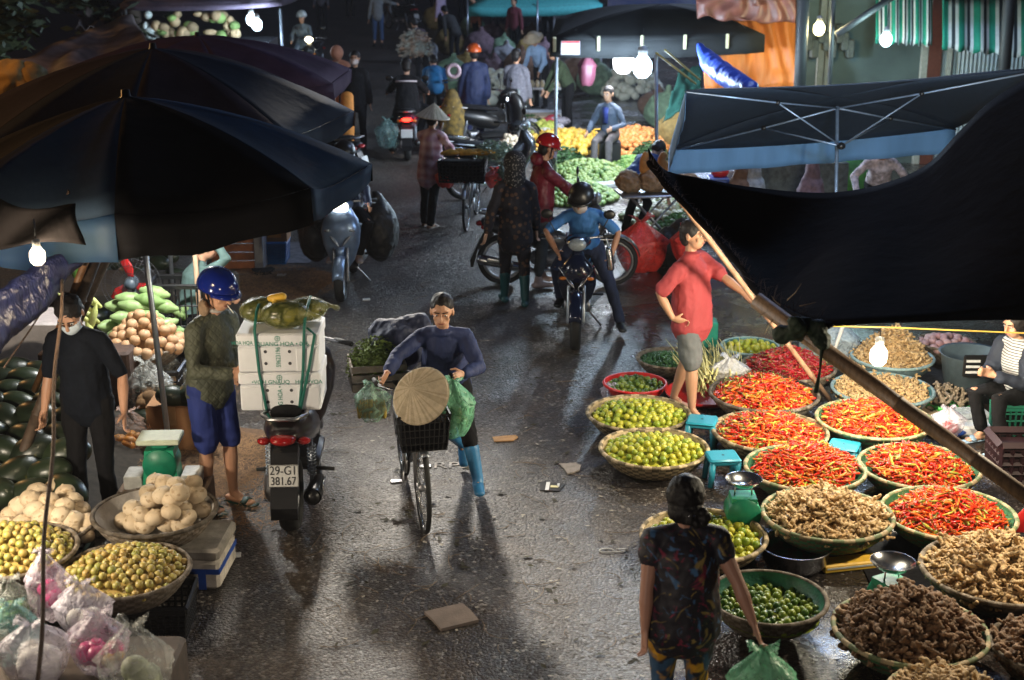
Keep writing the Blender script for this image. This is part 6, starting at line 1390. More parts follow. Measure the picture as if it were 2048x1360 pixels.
pole("bamboo prop standing by the crimson chillies held by the barefoot man", G(1668, 812), W(1298, 318, 10.42), .024, mat("pinkish_bamboo", (.32, .19, .12), .5, var=.25, scale=12))
pole("slim white post left of the hanging bulb", (W(1690, 720, 11.9).x, 12.6, 0), W(1690, 640, 12.6), .017, WHITEP, name="white_post", nodes=False, cat="post")
pR = W(1757, 712, 10.4); bulb("bright white bulb hanging over the root baskets under the black tarpaulin", pR, .070, (1, .90, .68), E(120, .070), .2)
wire([W(1640, 652, 10.2), W(1790, 655, 10.3), W(1900, 660, 10.2), W(2090, 668, 9.8)], .006, mat("yellow_cable", (.55, .38, .06), .5), "cable", "yellow cable strung beneath the black tarpaulin", "cable")

# ---------------------------------------------------------------- stools, scales, basins
def stool(label, px, py, rz=0.0, h=.22, w=.24):
    c = G(px, py, h); T = thing("plastic_stool", label, "stool", (c.x, c.y, 0), rz, "teal plastic stools between the baskets"); MB().rbox((0, 0, h - .012), (w, w * .92, .026), .012).obj("seat", TEAL, T)
    q = MB(); q.rbox((0, 0, h - .035), (w * .94, w * .86, .035), .01); q.obj("apron", TEAL, T)
    for sx in (-1, 1):
        for sy in (-1, 1): MB().loft([(sx * w * .40, sy * w * .36, h - .03), (sx * w * .46, sy * w * .42, 0)], [(.026, .020), (.022, .018)], n=8, cap='flat').obj("leg", TEAL, T)
    MB().lathe([(.001, 0), (.012, 0)], (0, 0, h + .0015), 10).obj("centre_hole", BLACKP, T); return T
stool("small teal stool at the back, right of the yellow limes", 1404, 838, -.25, .23); stool("small teal stool in front, between limes and lined chillies", 1446, 910, .1, .22); stool("teal stool top showing between three chilli baskets", 1688, 888, -.4, .16)
boxy("plastic_stool", "green plastic stool behind the red shirted man", "stool", 1412, 690, 0, (.20, .20, .26), mat("emerald_plastic", (.02, .28, .20), .4))
def dial_scale(label, px, py, zt, bowl_r, rz=0.0, tilt=0):
    c = G(px, py, zt); T = thing("weighing_scale", label, "scale", (c.x, c.y, 0), rz)
    MB().prism([(-.115, 0), (.115, 0), (.085, zt - .12), (-.085, zt - .12)], -.08, .08, 'y').obj("housing", mat("bright_green_paint", (.02, .30, .16), .4), T, smooth=False)
    MB().lathe([(.001, -.09), (.115, -.09), (.12, -.08), (.12, .08), (.115, .09), (.001, .09)], (0, 0, zt - .24), 28, Matrix.Rotation(pi / 2, 3, 'X')).obj("dial_drum", GREENP, T)
    MB().box((0, -.0835, zt - .23), (.08, .004, .07)).obj("blue_label", BT, T, smooth=False)
    for x in (-.06, .06): MB().tube((x, 0, zt - .13), (x * .9, 0, zt - .045), .006, n=6).obj("bracket", STEEL, T)
    MB().lathe([(.001, -.05), (bowl_r * .62, -.048), (bowl_r * .9, -.02), (bowl_r, 0), (bowl_r * 1.02, .002), (bowl_r * .98, -.004), (bowl_r * .6, -.042), (.001, -.044)], (0, 0, zt), 40).obj("pan", CHROME, T); return T
dial_scale("green dial scale with a steel pan in front of the lined chilli basket", 1488, 957, .46, .125); dial_scale("green dial scale with a shiny pan behind the turmeric heap", 1786, 1122, .40, .135, .5)
c = G(1592, 1090, .16); T = thing("steel_basin", "big dented steel basin under the rim of the pale ginger basket", "basin", (c.x, c.y, 0), 0); MB().lathe([(.001, .0), (.17, .0), (.215, .06), (.225, .15), (.24, .165), (.235, .168), (.215, .15), (.20, .06), (.001, .01)], n=44).obj("bowl", mat("worn_steel", (.36, .36, .40), .22, 1.0, var=.25, scale=8, bump=.25, bscale=9), T)
c = G(1705, 1120, .05); T = thing("yellow_tray", "yellow tray edge lying under the ginger basket", "tray", (c.x, c.y, 0), .22); MB().rbox((0, 0, .03), (.46, .13, .06), .01).obj("tray", mat("yellow_plastic", (.75, .45, .05), .5), T, smooth=False); MB().box((0, -.066, .035), (.42, .004, .012)).obj("pale_stripe", WHITEP, T, smooth=False)
# lemongrass on red tray, white bag
c = G(1408, 785, .05); T = thing("tray", "red round tray under the lemongrass stalks", "tray", (c.x, c.y, 0)); MB().lathe([(.001, 0), (.30, .0), (.34, .05), (.35, .05), (.31, -.0), (.001, -.004)], (0, 0, .01), 36).obj("dish", RED, T)
rl = random.Random(4); LG = mat("lemongrass_stalk", (.50, .46, .20), .6, var=.3, scale=9); lm = MB()
for i in range(85):
    x0 = rl.uniform(-.17, .25); z0 = .06 + rl.random() * .20; y0 = rl.uniform(-.22, -.02) + z0 * .3; a = rl.uniform(-.35, .35)
    lm.loft([(x0, y0, z0), (x0 + sin(a) * .25, y0 + .26, z0 + .05), (x0 + sin(a) * .5 - .05, y0 + .5, z0 + .16)], [.010, .007, .003], n=6)
o = lm.obj("lemongrass", LG, loc=(c.x + .06, c.y, 0)); tag(o, "pale lemongrass stalks piled behind the barefoot man's legs", "lemongrass", kind="stuff")
bag("crumpled white plastic bag between lemongrass and crimson chillies", 1457, 768, .10, .17, .26, film("milky_film", (.75, .75, .78), .7, .35), seed=31); bag("white plastic bag standing at the left of the red basin", 1222, 800, 0, .09, .16, FW_, seed=32)
bag("blue grey plastic sack behind the crimson chillies by the tarp knot", 1655, 735, 0, .26, .52, film("blue_grey_film", (.45, .55, .65), .5, .3), seed=33)
c = G(1893, 800, .05); T = thing("lid", "bright green lid holding knobbly galangal roots", "lid", (c.x, c.y, 0)); MB().lathe([(.001, .02), (.20, .02), (.215, .055), (.225, .055), (.21, .0), (.001, .0)], n=32).obj("dish", mat("bright_green_plastic", (.06, .45, .08), .4), T)
gm = MB(); [put_in(gm, me_data(gi_me[i % 5]), p, Euler((rl.uniform(-1, 1), rl.uniform(-1, 1), rl.uniform(0, 6))), 1.1) for i, p in enumerate(dome_pts(V((c.x, c.y, 0)), .2, .14, .05, .055, 5))]
tag(gm.obj("galangal_heap", mat("galangal_skin", (.36, .28, .20), .6, var=.3, scale=30)), "heap of galangal roots on the bright green lid", "galangal", kind="stuff")
# black cloth ground sheet behind
boxy("ground_sheet", "dark sheet spread beneath the far root baskets", "sheet", 1810, 725, .004, (2.1, 1.3, .006), BLACK, r=.002)
# grey tub with digital scale
c = G(1945, 700, .45); T = thing("plastic_tub", "dark grey tub standing left of the seated vendor", "tub", (c.x, c.y, 0)); MB().lathe([(.001, 0), (.20, 0), (.27, .42), (.29, .43), (.26, .42), (.19, .02), (.001, .02)], n=36).obj("wall", mat("grey_blue_plastic2", (.07, .10, .12), .5, var=.15), T)
T = thing("digital_scale", "small scale panel with three white bars on the grey tub", "scale", (c.x - .02, c.y - .30, .30)); MB().rbox((0, 0, .10), (.30, .03, .20), .01).obj("panel", BLACKP, T, smooth=False)
for k in range(3): MB().box((-.07, -.017, .05 + .05 * k), (.12, .004, .022)).obj("white_bar", WHITEP, T, smooth=False)
MB().box((.09, -.018, .09), (.09, .006, .05)).obj("button_panel", GALV, T, smooth=False)
# seated vendor at right
STR = mat("striped_shirt", (.55, .55, .54), .8, var=0); n = STR.node_tree.nodes; l = STR.node_tree.links; w = n.new("ShaderNodeTexWave"); w.bands_direction = 'Z'; w.inputs["Scale"].default_value = 14; tcn = n.new("ShaderNodeTexCoord"); l.new(tcn.outputs["Object"], w.inputs[0]); rp = n.new("ShaderNodeValToRGB"); rp.color_ramp.elements[0].color = (.05, .05, .06, 1); rp.color_ramp.elements[0].position = .2; rp.color_ramp.elements[1].color = (.6, .6, .6, 1); rp.color_ramp.elements[1].position = .35; l.new(w.outputs["Fac"], rp.inputs[0]); l.new(rp.outputs[0], n["Principled BSDF"].inputs["Base Color"])
vb = V((W(2046, 760, 10.9).x, 10.95, 0)); fA, fB = G(2000, 885, .08), G(1965, 862, .08)
F = person("seated vendor in striped shirt, dark jacket and slippers at the right edge", 0, 0, 118, 1.58, loc=vb, vox=.009, top=STR, sleeve=.3, bottom=BLACK, leg=.95, shoe=(mat("pale_blue_slipper", (.25, .36, .5), .5), 'slipper'), pel=(0, 0, .42), lean=10, hl=(-.04, .36, .66), hr=(.06, .38, .66), fl=(*fA, 1), fr=(*fB, 1), khl=(-.1, 1, 1), khr=(.1, 1, 1), curl=.9, nod=8, hair='bun', skin=SKIN)
jk = MB(); s = F['s']
for q, S_, E_, W_ in ((-1, F['sL'], F['eL'], F['wL']), (1, F['sR'], F['eR'], F['wR'])):
    jk.loft([S_, S_.lerp(E_, .5), E_, W_.lerp(E_, .15)], [.078 * s, .070 * s, .062 * s, .050 * s], n=12); jk.loft([F['P'] + F['rt'] * q * .13, F['mid'] + F['rt'] * q * .125 - F['fw'] * .01, F['chest'] + F['rt'] * q * .12 - F['fw'] * .01, S_ - F['rt'] * q * .03], [(.085, .125), (.078, .12), (.08, .12), (.07, .08)], side=F['rt'], n=12)
jk.loft([F['P'] - F['fw'] * .08, F['mid'] - F['fw'] * .075, F['chest'] - F['fw'] * .07, F['neck'] - F['fw'] * .04 - F['up'] * .03], [(.17, .07), (.16, .07), (.17, .075), (.09, .06)], side=F['rt'], n=12)
remeshed(jk.obj("jacket", mat("ink_jacket", (.012, .018, .035), .8, var=.15, bump=.2), F['T']), .011, 3, .03, .11)
boxy("plastic_stool", "low dark stool under the seated vendor in stripes", "stool", 0, 0, 0, (.34, .34, .30), BLACKP, loc=(vb.x, vb.y, 0))
T = crate("green mesh crate at the right edge beside the seated vendor", G(2060, 900) + V((0, .2, 0)), (.46, .36, .36), mat("green_crate_plastic", (.02, .22, .14), .45), nx=10, nz=6, th=.009)
T = crate("dark red crate at the right edge in front of the slippers", G(2052, 968) + V((0, .18, 0)), (.42, .34, .30), mat("maroon_plastic", (.022, .007, .010), .5), nx=5, nz=4, th=.02)
MB().rbox((0, 0, .14), (.37, .30, .24), .01).obj("solid_wall", MATS["maroon_plastic"], T, smooth=False)
c = G(2048, 1060); tag(MB().loft([(0, 0, 0), (.0, 0, .10), (.05, 0, .22)], [(.10, .05), (.07, .03), (.012, .01)], n=8).obj("red_cone", RED, loc=c), "red pointed plastic at the right frame edge", "plastic scoop")
boxy("cardboard_sheet", "tan cardboard sheet under the galangal lid", "cardboard", 1880, 822, .008, (.75, .42, .008), mat("tan_card", (.34, .25, .17), .85, var=.2), rz=.05, r=.002)
boxy("foam_tray", "white foam tray of wrapped goods before the seated vendor", "tray", 1945, 858, 0, (.62, .36, .09), FOAM, rz=.04, r=.02)
boxy("wrapped_pack", "shiny wrapped pack on the white foam tray", "pack", 1935, 832, .095, (.34, .2, .05), film("clear_pack", (.6, .65, .7), .7, .12), rz=.1, r=.015)
bag("white carrier bag with looped handles and red goods", 1893, 868, .06, .13, .24, FW_, [("red_pack", RED, 3, .05)], seed=41); boxy("blue_tub", "blue lidded tub beneath the white carrier bag", "tub", 1888, 868, 0, (.32, .2, .075), BT, r=.03)
boxy("foam_tray", "pale foam board behind the seated vendor's heels", "tray", 2020, 862, 0, (.5, .4, .08), FOAM, rz=-.1, r=.02)
boxy("blue_sheet", "dark blue plastic corner between the upper chilli baskets", "sheet", 1640, 862, .004, (.5, .35, .01), mat("navy_plastic", (.01, .03, .12), .3), rz=.3, r=.003)
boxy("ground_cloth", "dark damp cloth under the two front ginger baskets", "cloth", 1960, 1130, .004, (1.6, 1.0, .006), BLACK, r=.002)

# ---------------------------------------------------------------- flowered woman in the foreground
def swirl(name, base, cols, sc, dist, thr):
    m = mat(name, base, .6, var=0); nt = m.node_tree; n = nt.nodes; l = nt.links; b = n["Principled BSDF"]; tc = n.new("ShaderNodeTexCoord"); cur = None
    for i, c_ in enumerate(cols):
        mp = n.new("ShaderNodeMapping"); mp.inputs["Location"].default_value = (i * 3.1, i * 1.7, i * .9); l.new(tc.outputs["Object"], mp.inputs[0]); z = n.new("ShaderNodeTexNoise"); z.inputs["Scale"].default_value = sc; z.inputs["Distortion"].default_value = dist; z.inputs["Detail"].default_value = 3; l.new(mp.outputs[0], z.inputs["Vector"])
        r = n.new("ShaderNodeValToRGB"); e = r.color_ramp.elements; e[0].position = thr; e[1].position = thr + .08; l.new(z.outputs["Fac"], r.inputs[0])
        mx = n.new("ShaderNodeMixRGB"); mx.inputs[2].default_value = (*c_, 1); l.new(r.outputs[0], mx.inputs[0])
        if cur is None: mx.inputs[1].default_value = (*base, 1)
        else: l.new(cur, mx.inputs[1])
        cur = mx.outputs[0]
    l.new(cur, b.inputs["Base Color"]); return m
BL = swirl("swirled_blouse", (.012, .010, .016), [(.07, .010, .03), (.05, .13, .26), (.24, .17, .05), (.22, .02, .05)], 5.5, 3.2, .60); b_ = BL.node_tree.nodes["Principled BSDF"]; b_.inputs["Roughness"].default_value = .62
TR = swirl("patterned_trousers", (.012, .012, .02), [(.60, .30, .02), (.03, .08, .16)], 7, .6, .49)
fb = V((.870, 6.50, 0)); hgR = W(1516, 1268, 6.35); hgL = W(1290, 1262, 6.40)
F = person("woman in swirled dark blouse and yellow patterned trousers seen from behind", 0, 0, 3, 1.475, loc=fb, vox=.0055, skin=mat("warm_skin", (.44, .23, .16), .5, var=.06, scale=9, bump=.05, sub=.06), top=BL, sleeve=.16, hem=.08, loose=1.12, bottom=TR, leg=1, shoe=(BLACKP, 'slipper'), fat=1.18, hl=(*hgL, 1), hr=(*hgR, 1), ehl=(-.8, -.8, -.3), ehr=(.8, -.8, 0), hair='bun', curl=.55, lean=4, nod=6)
q = W(1522, 1360, 6.28); bag("green plastic bag held in the flowered woman's right hand", 0, 0, 0, .17, .48, FG_, [("bundle", mat("pale_pink_goods", (.45, .25, .22), .6), 5, .06)], seed=51, loc=(q.x - .0, q.y, q.z - .28))
# ---------------------------------------------------------------- middle distance: shoppers on the road
def far(label, px, py, yaw, h, top, bottom, **k):
    k.setdefault('vox', .017); k.setdefault('face', False); k.setdefault('shoe', (BLACK, 'shoe')); return person(label, px, py, yaw, h, top=top, bottom=bottom, **k)
PLAID = checks("pink_plaid", (.78, .56, .58), (.42, .17, .21), 2.6, plaid=True)
F = far("woman in pink plaid shirt and conical hat pushing a bicycle away", 863, 455, -22, 1.52, PLAID, BLACK, hem=.16, loose=1.15, sleeve=.9, hr=(.22, .50, .95), hl=(.02, .45, .95), lean=8, shoe=(mat("pale_sandal", (.5, .42, .38), .7), 'slipper'), vox=.012, fl=(-.12, .0, .08), fr=(.08, -.22, .08))
conical_hat(None, F['skull'] + F['hu'] * .015, (F['hu'] + V((.12, -.1, 0))), .225, .19, F['T'], top=True)
c = G(944, 462); B2 = bicycle("bicycle loaded with corn and greens pushed by the plaid shirted woman", V((c.x - .02, c.y + .5, 0)), -6, s=.98)
mesh_basket(B2, "pannier", (-.04, -.50, .70), (.62, .40, .28), BLACKP, .009, 12, 6, .95); MB().rbox((-.04, -.5, .84), (.57, .36, .24), .02).obj("pannier_lining", BLACK, B2)
leaf_mass("greens_bundle", "grey green leafy bundle spilling right from the plaid woman's bicycle", "vegetables", (c.x + .30, c.y + .02, 1.02), (.28, .25, .20), 500, mat("pale_leaf", (.22, .30, .22), .6, var=.5, scale=20), .05, 4)
leaf_mass("greens_bundle", "hanging clump of leaves at the right side of the bicycle pannier", "vegetables", (c.x + .40, c.y - .02, .72), (.12, .14, .22), 260, MATS["pale_leaf"], .045, 5)
YC = mat("golden_corn", (.45, .24, .03), .6, var=.4, scale=20)
for i in range(5): tag(MB().loft([(-.11, 0, 0), (0, 0, .02), (.11, .02, 0)], [.03, .045, .02], n=8).obj("corn_cob", YC, loc=(c.x - .26 + .12 * i, c.y - .12 + .05 * (i % 2), 1.06)), "golden corn cob on the plaid woman's bicycle pannier", "corn cob", "golden corn cobs on the bicycle pannier")
for dx, lb_ in ((-.34, "red plastic bag under the pannier's left corner"), (.30, "red plastic bag under the pannier's right corner")): bag(lb_, 0, 0, 0, .13, .26, FR_, seed=int(60 + dx * 10), loc=(c.x + dx, c.y - .02, .60))
F = far("masked man in black jacket standing on the road", 716, 298, 176, 1.64, BLACK, BLACK, hem=.08, loose=1.15, face=True, vox=.014, hr=(.27, .05, .80)); mask(F, mat("peach_white_mask", (.72, .60, .55), .8))
PEA = mat("peach_cloth", (.50, .24, .16), .8, var=.12, bump=.2); ORG = mat("orange_cloth", (.55, .20, .03), .75, var=.15, bump=.25)
F = far("stooping figure in peach hooded top beside the masked man", 690, 262, 160, 1.58, PEA, mat("rust_trousers", (.45, .12, .03), .8), lean=18, hr=(.25, .35, .95), hl=(-.2, .3, .9)); q = MB(); q.ell(F['skull'], (.12, .13, .14), F['HM'], 14, 10); q.obj("hood", PEA, F['T'])
p = W(655, 142, 22.2); conical_hat(None, p, V((-.5, -.35, .75)), .21, .2, None); tag(bpy.data.objects[[o.name for o in col.objects if o.name.startswith("conical_hat")][-1]], "lit conical hat tilted beside the peach hooded figure", "conical hat")
tag(MB().loft([(0, 0, 0), (0, 0, .5), (.02, 0, 1.0)], [(.09, .06), (.12, .08), (.10, .06)], n=10).obj("orange_cloth", ORG, loc=(W(692, 200, 22.6).x, 22.6, .25)), "long orange cloth hanging left of the masked man in black", "cloth")
# red tail light scooter with rider
c = G(812, 320); SC2 = motorbike("scooter with glowing red tail light ridden by the man in black", V((c.x, c.y + .6, 0)), 3, mat("maroon_paint", (.16, .01, .03), .25, coat=.8), 'scooter', ("29-K1", "114.02") if False else None, tail=True, mirrors=True)
F = far("rider in black jacket with pale chest band on the tail lit scooter", 812, 300, 3, 1.66, BLACK, BLACK, loc=V((c.x, c.y + .52, 0)), pel=(0, 0, .84), lean=10, hl=(-.34, .55, 1.02), hr=(.34, .55, 1.02), fl=(-.28, .1, .08), fr=(.20, .3, .38), khl=(-1, 1, .2), khr=(1, 1, .2), loose=1.3, vox=.013, shoe=None)
q = MB(); q.loft([F['chest'] + F['rt'] * .21 * cos(a) + F['fw'] * .15 * sin(a) + F['up'] * .04 for a in [2 * pi * k / 16 for k in range(16)]], [(.006, .016)], n=6, closed=True); q.obj("pale_band", mat("pale_band", (.5, .42, .45), .6), F['T'])
# blue T-shirt man bending, second tail light bike, orange helmet rider
c = G(905, 292); motorbike("motorbike with amber red tail light behind the conical hat", V((c.x + .12, c.y + .75, 0)), -14, mat("steel_blue_paint", (.08, .16, .28), .3, coat=.6), 'moto', None, tail=True)
F = far("man in bright blue T-shirt bending over with his back turned", 872, 270, 6, 1.62, mat("cerulean_tshirt", (.01, .14, .36), .7, var=.1), BLACK, lean=52, sleeve=.4, hr=(.30, .30, .50), hl=(-.2, .4, .6), vox=.014)
F = far("tall rider in navy clothes and orange helmet on the parked motorbike", 950, 252, 12, 1.68, mat("midnight_navy", (.008, .018, .07), .75), mat("deep_blue_trousers", (.01, .02, .09), .75), loc=V((W(948, 200, 25).x, 25.2, 0)), loose=1.35, hem=.3, pel=(0, 0, .95), vox=.015); helmet(F, mat("orange_helmet_paint", (.6, .10, .02), .3, coat=.6), strap=False)
motorbike("black scooter parked sideways right of the amber tail light", V((W(985, 225, 24.6).x, 24.6, 0)), -70, BLACKP, 'scooter')
motorbike("dark motorbike parked behind the loaded bicycle and bonnet woman", V((W(1000, 300, 21).x, 20.9, 0)), -60, mat("deep_grey_paint", (.02, .02, .022), .25, coat=.8), 'moto')
motorbike("motorbike wheel showing below the slate umbrella near the masked man", V((W(655, 280, 21.2).x - .3, 21.3, 0)), 70, BLACKP, 'moto')
F = far("shopper in grey hooded top holding a lit phone", 1032, 290, -18, 1.64, mat("grey_marl", (.13, .13, .16), .85, var=.25, scale=30), BLACK, sleeve=.95, loose=1.18, hem=.05, hl=(-.12, .30, 1.05), hr=(.24, .1, .8), leg=.8, shoe=None, vox=.013)
p = W(1017, 194, F['base'].y - .25); ph = thing("mobile_phone", "mobile phone with glowing white screen in the grey shopper's hand", "phone", p); MB().rbox((0, 0, 0), (.075, .010, .15), .006).obj("case", BLACKP, ph); MB().box((0, -.0065, 0), (.066, .002, .13)).obj("screen", lamp_mat("screen_glow", (.75, .88, 1), 9), ph, smooth=False)
F = far("vendor in light blue shirt and straw hat leaning over a table", 1082, 215, 150, 1.58, mat("light_blue_shirt", (.28, .42, .62), .8, var=.08), BLACK, lean=30, hl=(-.2, .42, .85), hr=(.2, .42, .85)); MB().lathe([(.22, 0), (.12, .03), (.11, .10), (.001, .12)], F['skull'] + F['hu'] * .04, 18, F['HM']).obj("straw_hat", LEAF, F['T'])
F = far("man in dark green top bending towards the egg tray", 1135, 268, 110, 1.64, mat("dark_green_top", (.035, .055, .025), .85, var=.2), BLACK, lean=26, hl=(-.1, .45, .80), hr=(.12, .42, .85), vox=.013)
F = far("seated man in blue grey jacket with folded knees behind the green crate", 1200, 300, 148, 1.64, mat("blue_grey_jacket", (.06, .08, .12), .8, var=.1, bump=.2), mat("taupe_trousers", (.12, .10, .10), .85), loc=V((W(1220, 240, 23.2).x, 23.2, 0)), pel=(0, 0, .55), lean=6, hl=(-.22, .30, .70), hr=(.25, .30, .62), fl=(-.25, .50, .08), fr=(.0, .55, .08), khl=(-.2, 1, 1), khr=(.1, 1, 1), face=True, vox=.013)
MB().box(F['chest'] + F['fw'] * .125 - F['up'] * .03, (.09, .03, .26), Matrix.Rotation(F['rz'] * 0, 3, 'Z')).obj("blue_shirt_front", BLUESH, F['T'])
boxy("wooden_stool", "low dark stool under the seated blue grey jacket man", "stool", 0, 0, 0, (.36, .36, .42), BLACKP, loc=(F['base'].x, F['base'].y, 0))
T = crate("bright green crate with yellow frame before the seated man", G(1214, 308) + V((0, .1, 0)), (.34, .30, .26), mat("lime_green_plastic", (.08, .50, .04), .45), nx=8, nz=5, th=.010); MB().rbox((.0, 0, .12), (.30, .26, .22), .01).obj("panel", MATS["lime_green_plastic"], T, smooth=False)
MB().loft([(-.22, .05, 0), (-.22, .05, .40), (.12, .08, .42), (.18, .08, .36)], [.016], n=6).obj("yellow_frame", mat("yellow_plastic", (.75, .45, .05), .5), T)
# far riders and walkers
c = G(600, 168); motorbike("motorbike with lit yellow headlight coming from the far end", V((c.x + .25, c.y + .6, 0)), 178, BLACKP, 'moto', lamp=lamp_mat("far_headlamp", (1, .86, .55), 45))
F = far("rider in grey white top and pale helmet on the far motorbike", 590, 165, 178, 1.62, mat("patched_grey", (.35, .42, .44), .8, var=.5, scale=5), mat("pale_jeans", (.2, .25, .3), .8), loc=V((c.x + .0, c.y + .75, 0)), pel=(0, 0, .85), hl=(-.2, .4, 1.0), hr=(.2, .4, 1.0), fl=(-.25, .2, .3), fr=(.25, .2, .3), vox=.018); helmet(F, mat("pale_helmet", (.6, .65, .62), .3), strap=False)
F = far("walker in grey top and blue jeans far up the road", 757, 96, 10, 1.66, mat("grey_green_top", (.16, .17, .17), .85), mat("blue_jeans", (.03, .07, .16), .8), vox=.02, hr=(.55, .1, 1.25), leg=.8, lean=8)
F = far("figure in pale mauve top beside the distant handcart", 885, 88, 60, 1.60, mat("pale_mauve", (.42, .33, .45), .8), BLACK, vox=.02, lean=6)
rf_ = random.Random(17)
others = [(845, 172, 30, "hunched person in plum jacket just beyond the black rider", (.06, .035, .05), 35), (1095, 90, 190, "bending person in white and blue behind the teal awning post", (.5, .5, .6), 45), (1030, 118, 150, "standing figure in dark red by the distant sacks", (.12, .02, .03), 5), (990, 70, 200, "far figure in dark coat under the teal awning's left end", (.03, .03, .05), 5),
          (820, 40, 20, "distant figure in navy at the top of the road", (.03, .04, .10), 10), (868, 30, 160, "distant figure in brown beside the navy one", (.12, .08, .04), 10), (925, 40, 200, "distant figure in dark teal left of the awning", (.03, .07, .08), 8), (1135, 96, 170, "pale shirted figure below the teal awning's right end", (.4, .4, .48), 25), (910, 130, 40, "crouching person in black behind the orange helmet rider", (.02, .02, .02), 40), (700, 34, 10, "dim figure alone on the dark road left of the grey top walker", (.10, .09, .12), 5), (1010, 62, 160, "figure in dull violet under the teal awning's left half", (.16, .12, .22), 15), (1172, 66, 20, "figure in white under the teal awning's far right", (.5, .5, .52), 20), (955, 105, 120, "figure in rust top above the orange helmet", (.25, .08, .04), 12), (1215, 150, 200, "figure in grey behind the small white sign", (.2, .22, .24), 20), (645, 60, 170, "dim figure beside the far headlight", (.08, .08, .10), 5)]
for px, py, yw, lb_, c_, ln in others: far(lb_, px, py, yw, 1.6, mat("cloth_" + lb_[:24].replace(' ', '_'), c_, .85, var=.2), BLACK, lean=ln, vox=.022)
motorbike("distant parked motorbike at the top centre of the road", G(800, 60), 40, BLACKP, 'moto')
# bending person in blue behind the folding trolley, trolley with sacks
F = far("crouched person in deep blue reaching behind the folding trolley", 1262, 470, -40, 1.6, mat("deep_blue_top", (.008, .05, .20), .75), BLACK, lean=62, pel=(0, 0, .80), hr=(.25, .5, .5), hl=(-.2, .5, .5), hair='short')
c = G(1300, 500); T = thing("folding_trolley", "folding metal trolley with crossed legs carrying netted sacks", "trolley", (c.x, c.y, 0), .15)
for y in (-.2, .2):
    for q in (-1, 1): MB().tube((q * .38, y, 0), (-q * .30, y, .72), .014, n=8).obj("leg", ALU, T)
MB().rbox((0, 0, .73), (.85, .5, .03), .01).obj("top", ALU, T)
TANS = mat("tan_netting", (.34, .22, .13), .8, var=.4, scale=16, bump=.5)
for i, (dx, dz, r_) in enumerate(((-.30, .10, .16), (-.02, .11, .17), (.26, .10, .16), (.46, .08, .14))):
    m_ = MB(); m_.ell((0, 0, 0), (r_, .18, r_ * .85), None, 14, 9); m_.ell((.07, .02, -.03), (r_ * .8, .15, r_ * .7), None, 12, 8); tag(remeshed(m_.obj("netted_sack", TANS, loc=(c.x + dx, c.y, .75 + dz + .03)), .014, 1, .07, .05), "tan netted sack on the folding trolley, %s" % ("farthest left", "second from the left", "third from the left", "farthest right")[i], "sack")
for i, dx in enumerate((-.1, .12)): tag(MB().loft([(0, 0, 0), (.01, 0, .07), (-.01, 0, .14), (.02, 0, .20)], [(.07, .05), (.08, .06), (.05, .05), (.05, .03)], n=9).obj("orange_bag", mat("ochre_film", (.45, .20, .05), .6, bump=.4), loc=(c.x + dx, c.y - .02, 1.02)), "upright ochre bag on the trolley's sacks, %s of two" % ("left", "right")[i], "bag")
tag(MB().rbox((0, 0, .02), (.5, .3, .05), .01).obj("white_tray", WHITEP, loc=(c.x + .2, c.y + .25, 1.0)), "white tray on top of the trolley's sacks", "tray")
bag("big crumpled red plastic bag behind the sky blue rider", 1280, 540, .0, .30, .62, FR_, seed=71); bag("red plastic bag just behind the barefoot man's head", 1372, 520, .30, .17, .42, FR_, seed=72)
c = G(1340, 530); tag(remeshed(MB().ell((0, 0, .22), (.28, .25, .26)).ell((.1, 0, .45), (.16, .15, .14)).obj("black_sack", MATS["black_sack"], loc=(c.x + .05, c.y, 0)), .02, 2, .05, .14), "black refuse sack between the two red bags", "sack")
# ---------------------------------------------------------------- produce laid out on the right of the road, middle distance
def spheres_heap(name, label, cat, px, py, rx, ry, hgt, r, m, seed=1, z0=0.0, sz=(1, 1, .9), n=500):
    c = G(px, py); rg = random.Random(seed); mb = MB(); s0 = MB(); s0.ell((0, 0, 0), (r * sz[0], r * sz[1], r * sz[2]), None, 7, 5)
    for _ in range(n):
        a = rg.uniform(0, 6.28); q = sqrt(rg.random()); z = z0 + hgt * (1 - q ** 2.2) * rg.uniform(.75, 1.05) + r * .6; put_in(mb, (s0.v, s0.f), (q * rx * cos(a), q * ry * sin(a), z), Matrix.Rotation(rg.uniform(0, 3), 3, 'X'), rg.uniform(.8, 1.15))
    o = mb.obj(name, m, loc=(c.x, c.y, 0)); return tag(o, label, cat, kind="stuff")
GOLD = fruit_mat("golden_fruit", [(.50, .28, .03), (.62, .38, .06), (.50, .34, .05)], .45); YG = fruit_mat("yellow_green_fruit", [(.28, .34, .05), (.45, .45, .10)], .5); CAR = fruit_mat("carrot_skin", [(.55, .18, .04), (.62, .26, .08)], .5); LG2 = fruit_mat("bright_greens", [(.05, .11, .02), (.22, .27, .07), (.10, .18, .03)], .5)
spheres_heap("golden_heap", "long heap of golden fruit behind the red helmet", "fruit heap", 1135, 300, 1.0, .7, .28, .07, GOLD, 1)
spheres_heap("pale_heap", "small heap of yellow green fruit left of the golden heap", "fruit heap", 1088, 285, .45, .6, .32, .06, YG, 2)
spheres_heap("carrot_heap", "orange heap right of the green crate and yellow frame", "fruit heap", 1270, 300, .62, .8, .34, .06, CAR, 3)
spheres_heap("green_heap", "upper heap of pale bright greens beside the white paper", "vegetable heap", 1175, 352, .65, .75, .20, .045, LG2, 4, n=700)
spheres_heap("green_heap", "lower heap of bright greens right of the red jacket", "vegetable heap", 1150, 395, .62, .75, .18, .045, LG2, 5, n=700)
